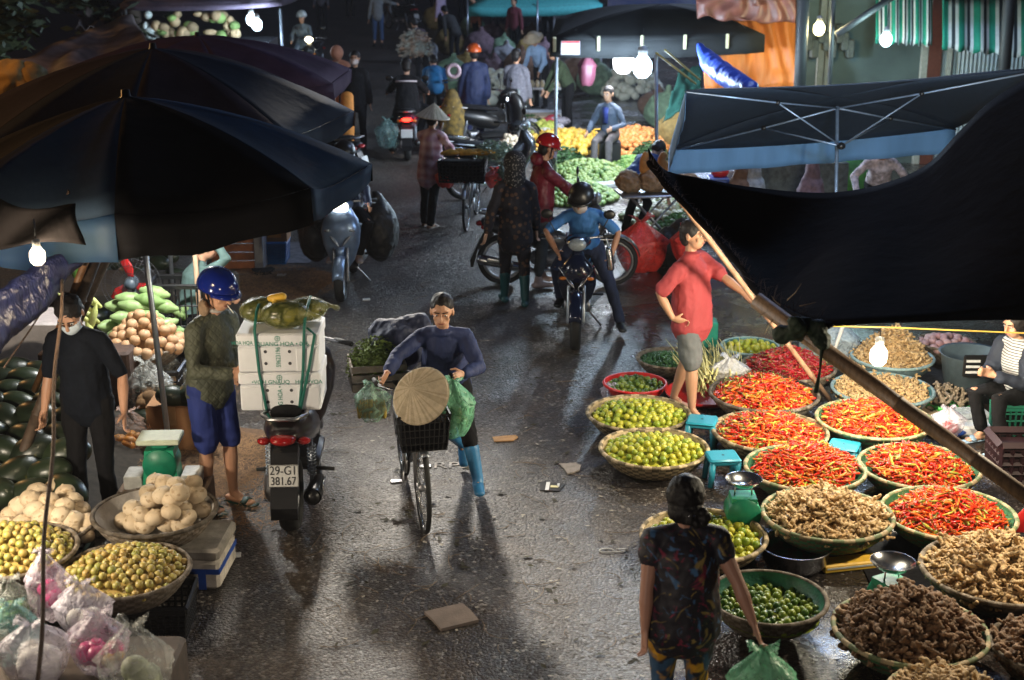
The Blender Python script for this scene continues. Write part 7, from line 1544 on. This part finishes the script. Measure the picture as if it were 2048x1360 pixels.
spheres_heap("green_heap", "low spread of darker greens left of the white pole's foot", "vegetable heap", 1262, 335, .5, .7, .12, .04, fruit_mat("mid_greens", [(.08, .2, .03), (.2, .3, .06)], .5), 6, n=400)
LEAFM = mat("dark_leaf", (.05, .13, .03), .6, var=.5, scale=8)
for i, (px, py, r_, lb_) in enumerate(((1130, 330, .32, "leafy dark bunch left of the bright greens"), (1060, 262, .35, "dark leafy bunch behind the yellow green heap"), (1370, 470, .4, "leafy stuff under the trolley's right end"), (1300, 318, .3, "green leaves left of the white pole"))):
    c = G(px, py); leaf_mass("leafy_bunch", lb_, "vegetables", (c.x, c.y, .05), (r_, r_, .25), 380, LEAFM, .09, 10 + i)
for i, (px, py, w_, d_, lb_) in enumerate(((1160, 348, .35, .3, "white paper peak stuck among the bright greens"), (1210, 372, .4, .3, "pale flat sheet right of the lower greens"), (1240, 350, .30, .4, "cracked pale foam tray on the stones"), (1205, 332, .3, .3, "grey stone slab above the pale tray"))):
    flat_scrap("paper_sheet", px, py, w_, d_, .3 * i, WHITEP if i % 3 == 0 else mat("pale_grey_sheet", (.42, .40, .38), .8), lb_, "paper", .05 if i else .14, seed=20 + i)
WHT = fruit_mat("cauliflower_white", [(.5, .52, .42), (.62, .62, .52)], .7)
spheres_heap("cauliflower_heap", "heap of pale cauliflowers left of the grey shopper", "vegetable heap", 1000, 200, .8, 1.0, .5, .12, WHT, 7, n=140)
spheres_heap("white_heap", "pale knobbly heap under the black umbrella by the bright bulbs", "vegetable heap", 1262, 190, .7, .9, .65, .10, WHT, 8, n=160)
spheres_heap("root_heap", "mixed pale roots on the ground under the trolley", "vegetable heap", 1370, 440, .9, .8, .22, .05, fruit_mat("mixed_root", [(.35, .28, .18), (.5, .46, .36), (.3, .36, .15)], .6), 9, n=500)
spheres_heap("bulb_heap", "cream garlic bulbs right of the loaded bicycle", "vegetable heap", 1020, 315, .25, .3, .36, .05, fruit_mat("garlic_skin", [(.55, .45, .33), (.65, .55, .42)], .6), 10, n=120)
T = thing("egg_table", "low table of pale eggs before the straw hat vendor", "table", G(1085, 222), 0); MB().rbox((0, 0, .5), (1.0, .7, .05), .01).obj("tabletop", WHITEP, T, smooth=False)
for q in (-1, 1):
    for y in (-1, 1): MB().tube((q * .45, y * .3, 0), (q * .45, y * .3, .48), .02, n=6).obj("leg", STEEL, T)
ev = MB(); s0 = MB().ell((0, 0, 0), (.045, .045, .055), None, 8, 6)
for i in range(9):
    for j in range(5): put_in(ev, (s0.v, s0.f), (-.42 + .105 * i, -.25 + .11 * j, .56), Matrix.Identity(3))
ev.obj("eggs", mat("cream_egg", (.62, .52, .32), .5), T)["kind"] = "stuff"
for i, (px, py, m_) in enumerate(((1060, 238, FOAM), (1095, 245, FOAM), (1078, 256, mat("pale_card", (.4, .3, .2), .8)))): boxy("foam_box", "pale flat box stacked before the egg table, %s" % ("left one", "right one", "brown one in front")[i], "box", px, py, 0, (.75, .5, .16 + .05 * i), m_, rz=.1 * i)
for i in range(9):
    px, py = rf_.uniform(1060, 1130), rf_.uniform(240, 270); c = G(px, py, .2); tag(MB().ell((0, 0, 0), (.14, .12, .08)).obj("plastic_bundle", FW_ if i % 3 else mat("dusky_red", (.4, .04, .06), .5), loc=(c.x, c.y, .26)), "small crumpled plastic bundle on the pale flat boxes", "bundle", "plastic bundles before the egg table")
# brown sacks and goods up the right side of the road
SK = [mat("mauve_sack", (.16, .10, .12), .85, var=.3), mat("grey_sack", (.25, .26, .28), .85, var=.3), mat("brown_sack", (.15, .08, .05), .85, var=.3), mat("green_sack", (.10, .16, .10), .85, var=.4, scale=10), mat("ochre_sack", (.25, .17, .05), .85, var=.3)]
spots = [(985, 165), (1010, 150), (1040, 165), (1005, 120), (1060, 130), (985, 95), (1025, 85), (1060, 95), (945, 75), (900, 110), (1085, 140), (1180, 140), (1215, 120), (905, 185), (930, 165), (960, 120), (850, 125), (1150, 180), (1190, 190), (870, 60), (1150, 60), (1110, 70), (1310, 240), (1330, 260), (1350, 300)]
for i, (px, py) in enumerate(spots):
    c = G(px, py); r_ = .34 + .1 * rf_.random(); q = MB(); q.ell((0, 0, r_ * .85), (r_, r_ * .8, r_ * .9), None, 14, 9); q.loft([(0, 0, r_ * 1.5), (.05, 0, r_ * 1.95)], [.12, .05], n=8)
    tag(remeshed(q.obj("market_sack", SK[i % 5], loc=(c.x, c.y, 0)), .035, 1, .10, .2), "dim full sack among the goods up the right side of the road", "sack", "sacks up the right side of the road")
T = thing("folding_fan", "pale ring shaped object beside the blue T-shirt man", "ring", W(907, 142, 24.4)); MB().torus((0, 0, 0), .10, .035, Matrix.Rotation(pi / 2, 3, 'X')).obj("ring", mat("pinkish_ring", (.55, .42, .50), .6), T)
c = G(832, 182); leaf_mass("loaded_bundle", "round mixed bundle carried behind the black rider", "bundle", (c.x, c.y, .9), (.42, .35, .5), 420, mat("mixed_bundle", (.28, .33, .30), .6, var=.6, scale=5, c2=(.25, .12, .06)), .12, 30)
tag(MB().loft([(0, 0, 0), (0, .02, .4), (0, 0, .75)], [(.20, .12), (.24, .14), (.10, .08)], n=12).obj("print_cloth", mat("ochre_print", (.30, .20, .04), .8, var=.6, scale=12, c2=(.05, .04, .02)), loc=(W(903, 190, 24.2).x, 24.3, .3)), "ochre printed cloth hanging by the ring shaped object", "cloth")
bag("pale green bag hanging at the left of the tail lit scooter", 775, 290, 0, .2, .5, film("dull_green_film", (.2, .35, .33), .4, .3), seed=80, loc=(W(775, 270, 23.6).x, 23.6, .25))

# ---------------------------------------------------------------- stalls and canopies
def canopy4(name, label, cs, peak, m, val, valm=None, posts=None, pm=None, clips=0):
    """four cornered canopy; cs world corners near-left, near-right, far-right, far-left"""
    T = thing(name, label, "canopy", (cs[0].x, cs[0].y, 0)); o = V((-cs[0].x, -cs[0].y, 0)); cs = [c + o for c in cs]; pk = peak + o; mb = MB(); vm = MB()
    for k in range(4):
        a, b = cs[k], cs[(k + 1) % 4]; vs = []; N = 10
        for j in range(N + 1):
            t = j / N
            for i in range(N + 1):
                u = i / N; p = pk.lerp(a.lerp(b, u), t); p = p + V((0, 0, (pk.z - a.z) * .22 * sin(pi * t) - .05 * 4 * u * (1 - u) * t)); vs.append(p)
        mb.add(vs, [(j * (N + 1) + i, j * (N + 1) + i + 1, (j + 1) * (N + 1) + i + 1, (j + 1) * (N + 1) + i) for j in range(N) for i in range(N)])
        e = vs[N * (N + 1):]; vv = [p - V((0, 0, val * j / 2)) + V((0, .02 * sin(i * 1.9) * j / 2, 0)) for j in range(3) for i, p in enumerate(e)]; vm.add(vv, [(j * (N + 1) + i, j * (N + 1) + i + 1, (j + 1) * (N + 1) + i + 1, (j + 1) * (N + 1) + i) for j in range(2) for i in range(N)])
        for q in range(clips if k == 0 else 0):
            p = a.lerp(b, (q + .1) / clips); MB().rbox(p + V((0, -.03, -val * .3)), (.05, .03, .22), .008).obj("clip", mat("cream_clip", (.6, .55, .35), .6), T)
    mb.obj("sheet", m, T, solid=.006); vm.obj("valance", valm or m, T, solid=.004)
    for p in (posts or ()): MB().tube((p[0] + o.x, p[1] + o.y, 0), (p[0] + o.x, p[1] + o.y, p[2]), .025, n=8).obj("post", pm or GALV, T)
    return T
BK_ = mat("smoke_canopy", (.014, .015, .016), .85, spec=.15, var=.2, scale=4)
nl, nr = W(1100, 78, 21.3), W(1530, 70, 22.0); z = 2.2
T = canopy4("market_canopy", "broad black canopy with cream clips over the bright bulbs", [nl, nr, V((nr.x + .2, 25.6, nr.z)), V((nl.x + .2, 25.0, nl.z))], W(1325, 8, 23.4), BK_, .26, posts=[(nl.x + .1, 21.4, 2.1), (nr.x - .1, 24, 2.3)], clips=5)
c = W(1141, 96, 21.2); s_ = thing("stall_sign", "small white sign pinned to the black canopy's edge", "sign", c); MB().box((0, 0, 0), (.28, .01, .20)).obj("board", mat("sign_white", (.55, .50, .55), .6), s_, smooth=False); MB().box((0, -.007, .085), (.26, .004, .02)).obj("red_strip", RED, s_, smooth=False)
p_ = W(1173, 130, 21.6); bag("pink and white striped bag hanging under the black canopy", 0, 0, 0, .13, .5, mat("rose_plastic", (.13, .03, .05), .5), seed=90, loc=(p_.x, p_.y, p_.z - .3))
TL = mat("teal_awning", (.05, .32, .32), .7, var=.15); a_, b_ = W(935, 14, 40), W(1205, 8, 40)
canopy4("market_canopy", "long teal awning across the top centre", [a_, b_, V((b_.x, 43, b_.z)), V((a_.x, 43, a_.z))], (a_ + b_) / 2 + V((0, 1.5, .5)), TL, .25, posts=[(W(1075, 20, 40).x, 40, 1.5), (a_.x, 40, 1.5)])
# far left lit stall
nl, nr = W(240, 8, 29), W(560, 0, 29); MSH = mat("purple_grey_sheet", (.07, .05, .08), .8, var=.2)
canopy4("market_canopy", "dark purple canopy over the far left produce stall", [nl, nr, V((nr.x, 33, nr.z)), V((nl.x, 33, nl.z))], (nl + nr) / 2 + V((0, 2, .7)), MSH, .12, posts=[(nl.x + .1, 29, 2.1), (nr.x, 29, 2.1)])
boxy("stall_table", "high stall table under the far left produce", "table", 0, 0, 0, (3.4, 1.2, 1.35), mat("table_dark", (.04, .04, .05), .8), loc=(W(380, 45, 30.4).x, 30.6, 0))
pk_ = [mat("stall_tan", (.45, .32, .18), .7, var=.4, scale=6), mat("stall_green", (.22, .33, .10), .7, var=.4, scale=6), mat("stall_white", (.6, .65, .62), .6, var=.3, scale=4)]
for i in range(46):
    px = 285 + rf_.random() * 190; py = 72 - 44 * rf_.random() ** 1.5; m_ = pk_[2] if px < 312 else pk_[rf_.choice((0, 0, 1))]
    tag(MB().ell((0, 0, 0), (rf_.uniform(.07, .15), .12, rf_.uniform(.06, .13)), None, 10, 7).obj("cabbage", m_, loc=W(px, py, 29.9 + .2 * rf_.random())), "blurred round vegetable on the far left lit stall", "vegetable", "vegetables on the far left stall")
bulb("cool white lamp hanging at the right of the far left stall, lower of two", W(514, 50, 28.6), .10, COOL, E(140, .10), .5, name="stall_lamp"); bulb("cool white lamp just left of and above its twin at the far left stall", W(503, 40, 28.8), .10, COOL, E(80, .10), .5, name="stall_lamp")
# left top: dark tree, sodium lit tarps
TRK = mat("dark_bark", (.05, .035, .025), .9, bump=.5); CRN = mat("night_foliage", (.05, .07, .03), .7, var=.4, scale=2)
for i, (x, y, z, r_, lb_) in enumerate(((-9.6, 24, 3.3, 2.9, "dark leafy tree filling the upper left corner"), (-7.9, 30, 3.5, 2.3, "dark tree behind the sodium lit sheets, nearer the far stall"))):
    T = thing("tree", lb_, "tree", (x, y, 0)); MB().loft([(0, 0, 0), (.1, 0, 1.5), (0, .1, 3.2), (.3, 0, 4.6)], [.22, .17, .13, .05], n=9).obj("trunk", TRK, T)
    for k in range(4): a = k * 1.6; MB().loft([(0, 0, 2.3 + .3 * k), (.8 * cos(a), .8 * sin(a), 3.4 + .2 * k), (1.5 * cos(a), 1.5 * sin(a), 4.1 + .2 * k)], [.09, .06, .02], n=6).obj("limb", TRK, T)
    rg = random.Random(i); mb = MB()
    for cl in range(60):
        d = V((rg.gauss(0, 1), rg.gauss(0, 1), rg.gauss(0, .8))).normalized() * r_ * rg.uniform(.45, 1); cc = V((0, 0, z)) + V((d.x, d.y, d.z * .95)); cr_ = rg.uniform(.35, .6)
        for _ in range(70):
            p = cc + V((rg.gauss(0, 1), rg.gauss(0, 1), rg.gauss(0, 1))) * cr_ * .5; nrm = V((rg.gauss(0, 1), rg.gauss(0, 1), rg.gauss(.6, 1))).normalized(); xx_, yy_ = basis(nrm); L = .14 * rg.uniform(.7, 1.3); mb.add([p - xx_ * L, p + yy_ * L * .4, p + xx_ * L, p - yy_ * L * .4], [(0, 1, 2, 3)])
    mb.obj("crown", CRN, T, smooth=False)
TPO = mat("creased_tarp", (.16, .12, .11), .55, var=.35, scale=2.5, bump=.8, bscale=2.2)
def sheet(name, label, pts, m, amp=.06, cat="tarpaulin", nu=48, nv=12, solid=.01, fold=0.0):
    A_, B_, C_, D_ = pts; T = MB().grid(lambda u, v: (A_.lerp(B_, u)).lerp(D_.lerp(C_, u), v) + V((0, 0, amp * noise.noise(V((u * 5, v * 4, len(label)))) * 1.0 - amp * .8 * sin(pi * u) * sin(pi * v))) + V((0, fold * sin(u * 31 + 2.5 * sin(v * 4 + u * 5)) * (.4 + .6 * v), 0)) - V((A_.x, A_.y, 0)), nu, nv).obj(name, m, loc=(A_.x, A_.y, 0), solid=solid); return tag(T, label, cat)
sheet("tarpaulin", "creased tarpaulin lit orange behind the two umbrellas at the left", [W(-60, 262, 14.2), W(300, 88, 19.5), W(262, 30, 26), W(-60, 150, 17.5)], TPO, .16)
sheet("tarpaulin", "second creased sheet beside the far left produce stall", [W(150, 60, 25), W(245, 58, 26), W(245, 22, 31), W(170, 22, 31)], TPO, .25)
YS = mat("yellow_sack", (.46, .33, .10), .7, var=.3, scale=3, bump=.6, bscale=6)
for i, (px, py, r_) in enumerate(((18, 172, .34), (58, 160, .22), (70, 188, .24), (6, 205, .28))):
    q = MB(); q.ell((0, 0, 0), (r_, r_ * .8, r_ * .8), None, 14, 9); tag(remeshed(q.obj("roof_sack", YS, loc=W(px, py, 15.6)), .03, 1, .12, .18), "yellow sack lying on the left tarp roof, %s" % ("largest of four", "top right of four", "right of four", "lowest left of four")[i], "sack")
sheet("corrugated_roof", "corrugated roof edge at the far left below the sacks", [W(-60, 262, 13.6), W(70, 240, 13.8), W(110, 195, 15.4), W(-60, 190, 15.2)], TPO, .02, "roof")
for px in (-40, 60): pole("dark post under the left tarp roof, %s" % ("left" if px < 0 else "right"), (W(px, 300, 14.6).x, 14.6, 0), (W(px, 230, 14.6).x, 14.6, W(px, 215, 14.6).z), .05, BAMBOO_D, "roof_post", False, "post")
# tilted blue umbrella at right
NV_ = mat("navy_sheet", (.018, .032, .055), .7, var=.15); VB_ = mat("pale_blue_valance", (.16, .38, .75), .75, var=.1, scale=5, bump=.25, bscale=8, stretch=(1, 1, .2))
NL, NR, FR, FL_ = W(1372, 180, 14.2), W(2100, 134, 14.2), W(1912, 256, 17.0), W(1338, 300, 16.6); HB_ = W(1675, 213, 15.5)
T = thing("tilted_umbrella", "big tilted navy umbrella with light blue valance and silver ribs", "umbrella", (W(1683, 400, 15.0).x, 15.0, 0)); o = V((-T.location.x, -15.0, 0)); cs = [q + o for q in (NL, NR, FR, FL_)]; hb = HB_ + o
ax = (cs[1] - cs[0]).cross(cs[3] - cs[0]).normalized(); hb2 = hb + ax * .10; mb = MB()
for k in range(4):
    a, b = cs[k], cs[(k + 1) % 4]; N = 8; vs = [hb2.lerp(a.lerp(b, i / N), j / N) + ax * .06 * sin(pi * j / N) - ax * .05 * (j / N) * 4 * (i / N) * (1 - i / N) for j in range(N + 1) for i in range(N + 1)]; mb.add(vs, [(j * (N + 1) + i, j * (N + 1) + i + 1, (j + 1) * (N + 1) + i + 1, (j + 1) * (N + 1) + i) for j in range(N) for i in range(N)])
mb.obj("canopy", NV_, T, solid=.004); vm = MB()
for (a, b) in ((cs[3], cs[2]), (cs[0], cs[3])):
    hgt = .30; vm.add([a.lerp(b, i / 24) - V((0, 0, hgt * j / 4)) + V((0, .03 * sin(i * 1.3) * j / 4, 0)) for j in range(5) for i in range(25)], [(j * 25 + i, j * 25 + i + 1, j * 25 + 26 + i, j * 25 + 25 + i) for j in range(4) for i in range(24)])
    if a is cs[0]: pass
vm.obj("valance", VB_, T, solid=.003)
PL = mat("pale_blue_steel", (.30, .40, .55), .35, .5); sl = V((HB_.x + .01, 15.25, W(1677, 292, 15.25).z)) + o
MB().tube((0, 0, 0), hb, .02, n=10).obj("pole", PL, T); MB().ell(sl, (.05, .05, .04)).obj("slider", BLACKP, T)
for k in range(4):
    mdp = hb.lerp(cs[k], .42) - ax * .0; r_ = MB().loft([hb - ax * .02, mdp - ax * .03, cs[k] - ax * .02], [.010], n=6, cap='flat').obj("rib", PL, T); MB().tube(sl, mdp - ax * .03, .009, n=6).obj("strut", PL, r_); MB().ell(mdp - ax * .03, .03).obj("joint", BLACKP, r_)
pole("white metal pole left of the tilted navy umbrella", (W(1318, 300, 19.5).x, 19.5, 0), W(1312, 108, 19.3), .024, mat("pale_blue_pole", (.5, .58, .65), .4, .2), name="metal_pole", nodes=False, cat="pole")
for i, (a, b) in enumerate((((1312, 106), (1392, 168)), ((1330, 100), (1400, 160)))): wire([W(*a, 19.3), W(*b, 18.6)], .014, mat("yellow_strap", (.55, .45, .15), .6), "strap", "yellow strap running down from the white pole, %s of two" % ("lower", "upper")[i], "strap")
q = MB().loft([W(1400, 92, 20.5), W(1415, 120, 20.3), W(1450, 150, 19.5), W(1500, 178, 18.5)], [.05, .13, .16, .12], n=12); o_ = W(1400, 92, 20.5); tag(remeshed(q.obj("rolled_tarp", mat("cobalt_tarp", (.03, .07, .40), .4, bump=.5, bscale=6)), .02, 2, .05), "cobalt blue rolled tarp below the black canopy's right end", "tarpaulin")
sheet("green_tarp", "slanting dark green tarp left of the cobalt roll", [W(1325, 245, 20.6), W(1360, 140, 21.5), W(1405, 130, 21.8), W(1400, 205, 20.8)], mat("bottle_green_tarp", (.004, .016, .012), .95, spec=.05, var=.2, bump=.3), .1)
ORT = mat("orange_tarp", (.58, .16, .025), .5, var=.15, scale=3, bump=.5, bscale=5, stretch=(3, 1, .5))
sheet("orange_tarp", "bright orange tarp hung as a wall behind the cobalt roll", [W(1410, 180, 22.6), W(1592, 175, 22.6), W(1592, 22, 23.0), W(1400, 22, 23.0)], ORT, .10, fold=.06)
sheet("plastic_sheet", "wrinkled pinkish plastic above the orange tarp", [W(1395, 38, 22.3), W(1590, 46, 22.4), W(1596, -40, 22.4), W(1390, -40, 22.3)], mat("dusty_pink_sheet", (.22, .075, .055), .5, var=.4, scale=4, bump=.8, bscale=4), .1, fold=.07)
sheet("blue_sheet", "blue plastic wall above the black canopy", [W(1215, 60, 27), W(1400, 60, 27), W(1400, -50, 27), W(1215, -50, 27)], mat("blue_white_sheet", (.05, .14, .45), .6, var=.6, scale=1.2, c2=(.35, .35, .5)), .1)
# shop front wall, right
T = thing("shop_building", "pale grey green shop front behind the tilted umbrella", "building", (W(1850, 100, 23.5).x, 23.5, 0)); xL = W(1595, 100, 23.5).x - T.location.x; xR = W(2200, 100, 23.5).x - T.location.x
WL = mat("grey_green_plaster", (.09, .12, .115), .85, var=.25, scale=1.5, bump=.2); MB().box(((xL + xR) / 2, .2, 2.2), (xR - xL, .3, 4.4)).obj("wall", WL, T, smooth=False)
def lx(px, Y=23.4): return W(px, 80, Y).x - T.location.x
for i, (px, m_, w_) in enumerate(((1855, mat("pale_post_paint", (.45, .45, .40), .6), .10), (1874, mat("red_brown_door", (.18, .05, .03), .6), .22), (1905, mat("pale_post_paint", (.45, .45, .40), .6), .06))): MB().box((lx(px), .0, 1.7), (w_, .12, 3.4)).obj("door_post", m_, T, smooth=False)
sh = MB(); x0, x1 = lx(1888), lx(2060); sh.grid(lambda u, v: V((x0 + (x1 - x0) * u, .02 + .015 * sin(u * 130), v * 3.2)), 260, 1); sh.obj("roller_shutter", mat("pale_shutter", (.50, .56, .60), .5, var=.1, scale=2), T)
for px in (1645, 1660): MB().box((lx(px), -.02, 2.0), (.10, .1, 4)).obj("downpipe", mat("dull_pipe", (.25, .25, .22), .7), T, smooth=False)
q = MB()
for k in range(9): q.rbox((lx(1700 - 12 * k) , -.15, 1.9 + .12 * (k % 3)), (.12, .16, .3), .02)
q.obj("meter_boxes", mat("meter_grey", (.10, .11, .10), .7, var=.3), T, smooth=False)["kind"] = "stuff"
def striped(name, lb_, x0p, x1p, y0p, y1p, Y):
    a, b, c_, d = W(x0p, y1p[0], Y), W(x1p, y1p[1], Y), W(x1p, y0p, Y + .8), W(x0p, y0p, Y + .8); t = MB(); N = 36
    for j in range(5):
        for i in range(N + 1):
            u = i / N; p = d.lerp(c_, u).lerp(a.lerp(b, u), min(1, j / 3)); p = p + V((0, .03 * sin(i * .9), 0)) - V((0, 0, (.10 + .025 * sin(i * 1.4)) if j == 4 else 0)); t.v.append(tuple(p - V((a.x, a.y, 0))))
    for j in range(4):
        for i in range(N): t.f.append((j * (N + 1) + i, j * (N + 1) + i + 1, (j + 1) * (N + 1) + i + 1, (j + 1) * (N + 1) + i)); t.mi.append((0, 0, 1, 2, 1)[i % 5] if True else 0)
    tag(t.obj("striped_awning", [mat("awning_green", (.02, .30, .20), .7, var=.08), WHITEP, mat("awning_black", (.02, .03, .04), .7)], loc=(a.x, a.y, 0), solid=.01), lb_, "awning")
striped("a", "green striped awning above the cyan white lamp", 1752, 1865, -25, (72, 78), 22.0); striped("b", "longer green striped awning before the roller shutter at upper right", 1885, 2110, -15, (84, 108), 21.6)
for px, lb_ in ((1603, "dark pillar at the right edge of the orange tarp"), (2012, "dark pillar before the longer striped awning"), (1663, "thin grey pillar beside the yellow lamp")):
    pole(lb_, (W(px, 170, 21.2).x, 21.2, 0), (W(px, 10, 21.2).x, 21.2, 4.2), .09 if px != 1663 else .035, mat("dark_steel", (.03, .03, .03), .6), "pillar", False, "pillar")
pole("slanting dark beam between the yellow and cyan lamps", W(1672, 70, 21.0), W(1790, -10, 21.0), .05, MATS["dark_steel"], "beam", False, "beam")
tag(MB().rbox((0, 0, 0), (8, 2.2, .12), .02).obj("eave", MATS["dark_steel"], loc=(W(1850, -30, 22).x, 22.5, W(1850, -30, 22).z)), "dark eave across the upper right corner", "roof")
bulb("yellow lamp on the thin grey pillar", W(1638, 58, 21.3), .085, (1, .88, .45), E(60, .085), .4, name="shop_lamp"); bulb("cyan white lamp below the shorter striped awning", W(1772, 80, 20.6), .085, (.60, .95, 1.0), E(90, .085), .6, name="shop_lamp")
# things seen under the tilted umbrella
F = far("stooping person in pale patterned top under the tilted umbrella's right", 1755, 452, 170, 1.6, mat("pale_pattern_top", (.35, .30, .32), .8, var=.5, scale=20), BLACK, lean=40, hl=(-.3, .4, .7), hr=(.3, .4, .7), loc=V((W(1757, 350, 18.2).x, 18.2, 0)), pel=(0, 0, .75))
boxy("white_carton", "white upright panel under the tilted umbrella's left valance", "panel", 0, 0, 0, (.17, .1, .85), WHITEP, loc=(W(1462, 350, 18.4).x, 18.4, 0)); boxy("goods_counter", "dark counter behind the tilted umbrella pole", "counter", 0, 0, 0, (1.7, .6, .9), mat("counter_grey", (.05, .06, .06), .7, var=.4), loc=(W(1560, 350, 18.9).x, 18.9, 0))
boxy("blue_bin", "blue bin with a red and white lid left of the white panel", "bin", 0, 0, 0, (.26, .3, .78), BT, loc=(W(1436, 352, 18.3).x, 18.3, 0)); tag(MB().ell((0, 0, 0), (.12, .1, .08)).obj("lidded_ball", RED, loc=(W(1440, 338, 18.3).x, 18.3, .84)), "round red lid on the blue bin", "lid")
for i, px in enumerate((1622, 1505, 1480)): tag(remeshed(MB().ell((0, 0, .45), (.20, .2, .45)).ell((0, 0, .9), (.10, .1, .2)).obj("market_sack", SK[i], loc=(W(px, 370, 18).x, 18, 0)), .03, 1, .08, .15), "upright sack under the tilted umbrella, %s" % ("nearest its pole", "beside the white panel", "leftmost")[i], "sack")
tag(MB().ell((0, 0, .3), (.5, .35, .35)).obj("green_bundle", mat("bright_green_bundle", (.10, .38, .10), .7, var=.4, scale=6), loc=(W(1700, 350, 19).x, 19, .45)), "bright green bundle right of the umbrella pole", "bundle")

# ---------------------------------------------------------------- lamps of the stalls
bulb("brilliant cool bulb under the black canopy beside the white pole", W(1285, 135, 20.6), .135, COOL, E(520, .135), .25, name="stall_lamp"); bulb("softer white bulb deeper under the black canopy", W(1247, 124, 23.2), .17, (.95, .97, 1), E(240, .17), .2, name="stall_lamp")
# ---------------------------------------------------------------- light reaching the street from unseen lamps, some added as fill
def lamp(name, kind, loc, power, c, size=.12, target=None, spot=None, blend=.3):
    d = bpy.data.lights.new(name, kind); d.energy = power; d.color = c
    if kind == 'SUN': d.angle = size
    else: d.shadow_soft_size = size
    if kind == 'SPOT': d.spot_size = R_(spot); d.spot_blend = blend
    o = bpy.data.objects.new(name, d); col.objects.link(o); o.location = loc
    if target is not None: o.rotation_euler = (V(target) - V(loc)).to_track_quat('-Z', 'Y').to_euler()
    return o
# sodium street lamp far left, lighting the canopies from behind
lamp("sodium_street_lamp", 'POINT', (-7.6, 14.2, 4.4), 170, (1, .42, .12), .25)
lamp("sodium_fill_far", 'POINT', (-15, 24, 8), 900, (1, .62, .25), .25)  # second sodium light, added to lift the dark tree crowns
# cool lamp over the road beyond, out of frame above: glitter on the asphalt towards the viewer
lamp("road_lamp", 'SPOT', (-2.0, 19.0, 4.9), 5200, (1, .92, .80), .35, (-.45, 7.9, 0), 20, 1.0)
# lamps of the stalls, with added fill lamps among them
lamp("stall_lamp_right", 'POINT', (3.9, 8.2, 2.0), 290, (1, .86, .62), .08)
lamp("front_fill_lamp", 'POINT', (-.7, 3.6, 1.7), 95, (1, .86, .72), .3)  # fill added in front, the near stalls went too dark
lamp("stall_lamp_left", 'POINT', (-3.5, 7.3, 1.2), 165, (1, .86, .66), .08)
lamp("stall_lamp_centre", 'POINT', (3.3, 13.2, 2.3), 110, (.62, .80, 1), .08)
lamp("street_sky_glow", 'POINT', (3.6, 18, 6.5), 520, (.45, .62, 1), .6)
lamp("far_fill_lamp", 'POINT', (4.5, 36, 4.6), 1500, (.55, .70, 1), .3)  # added above the frame to lift the dim far end
lamp("stall_lamp_hidden", 'POINT', (2.25, 9.6, 2.05), 230, (1, .88, .66), .07)
lamp("fill_lamp_left", 'POINT', (-2.7, 11.5, 2.15), 260, (.95, .95, .90), .07)  # added unseen beneath the near umbrella to brighten the papayas
lamp("fill_lamp_canopy", 'POINT', (1.6, 23.4, 2.15), 260, (.75, .87, 1), .08)  # added unseen inside the black canopy to brighten the goods below
hz = MB(); hz.box((0, 60, 6), (70, 136, 14)); HM_ = bpy.data.materials.new("lamp_glow_haze"); HM_.use_nodes = True; nn = HM_.node_tree.nodes; nn.remove(nn["Principled BSDF"]); pv = nn.new("ShaderNodeVolumePrincipled"); pv.inputs["Color"].default_value = (.9, .92, 1, 1); pv.inputs["Density"].default_value = .0007  # air volume added so the lamps show some glow
HM_.node_tree.links.new(pv.outputs[0], nn["Material Output"].inputs["Volume"]); stuff("haze", hz, HM_, "thin haze added for glow around the lamps", "haze", smooth=False)
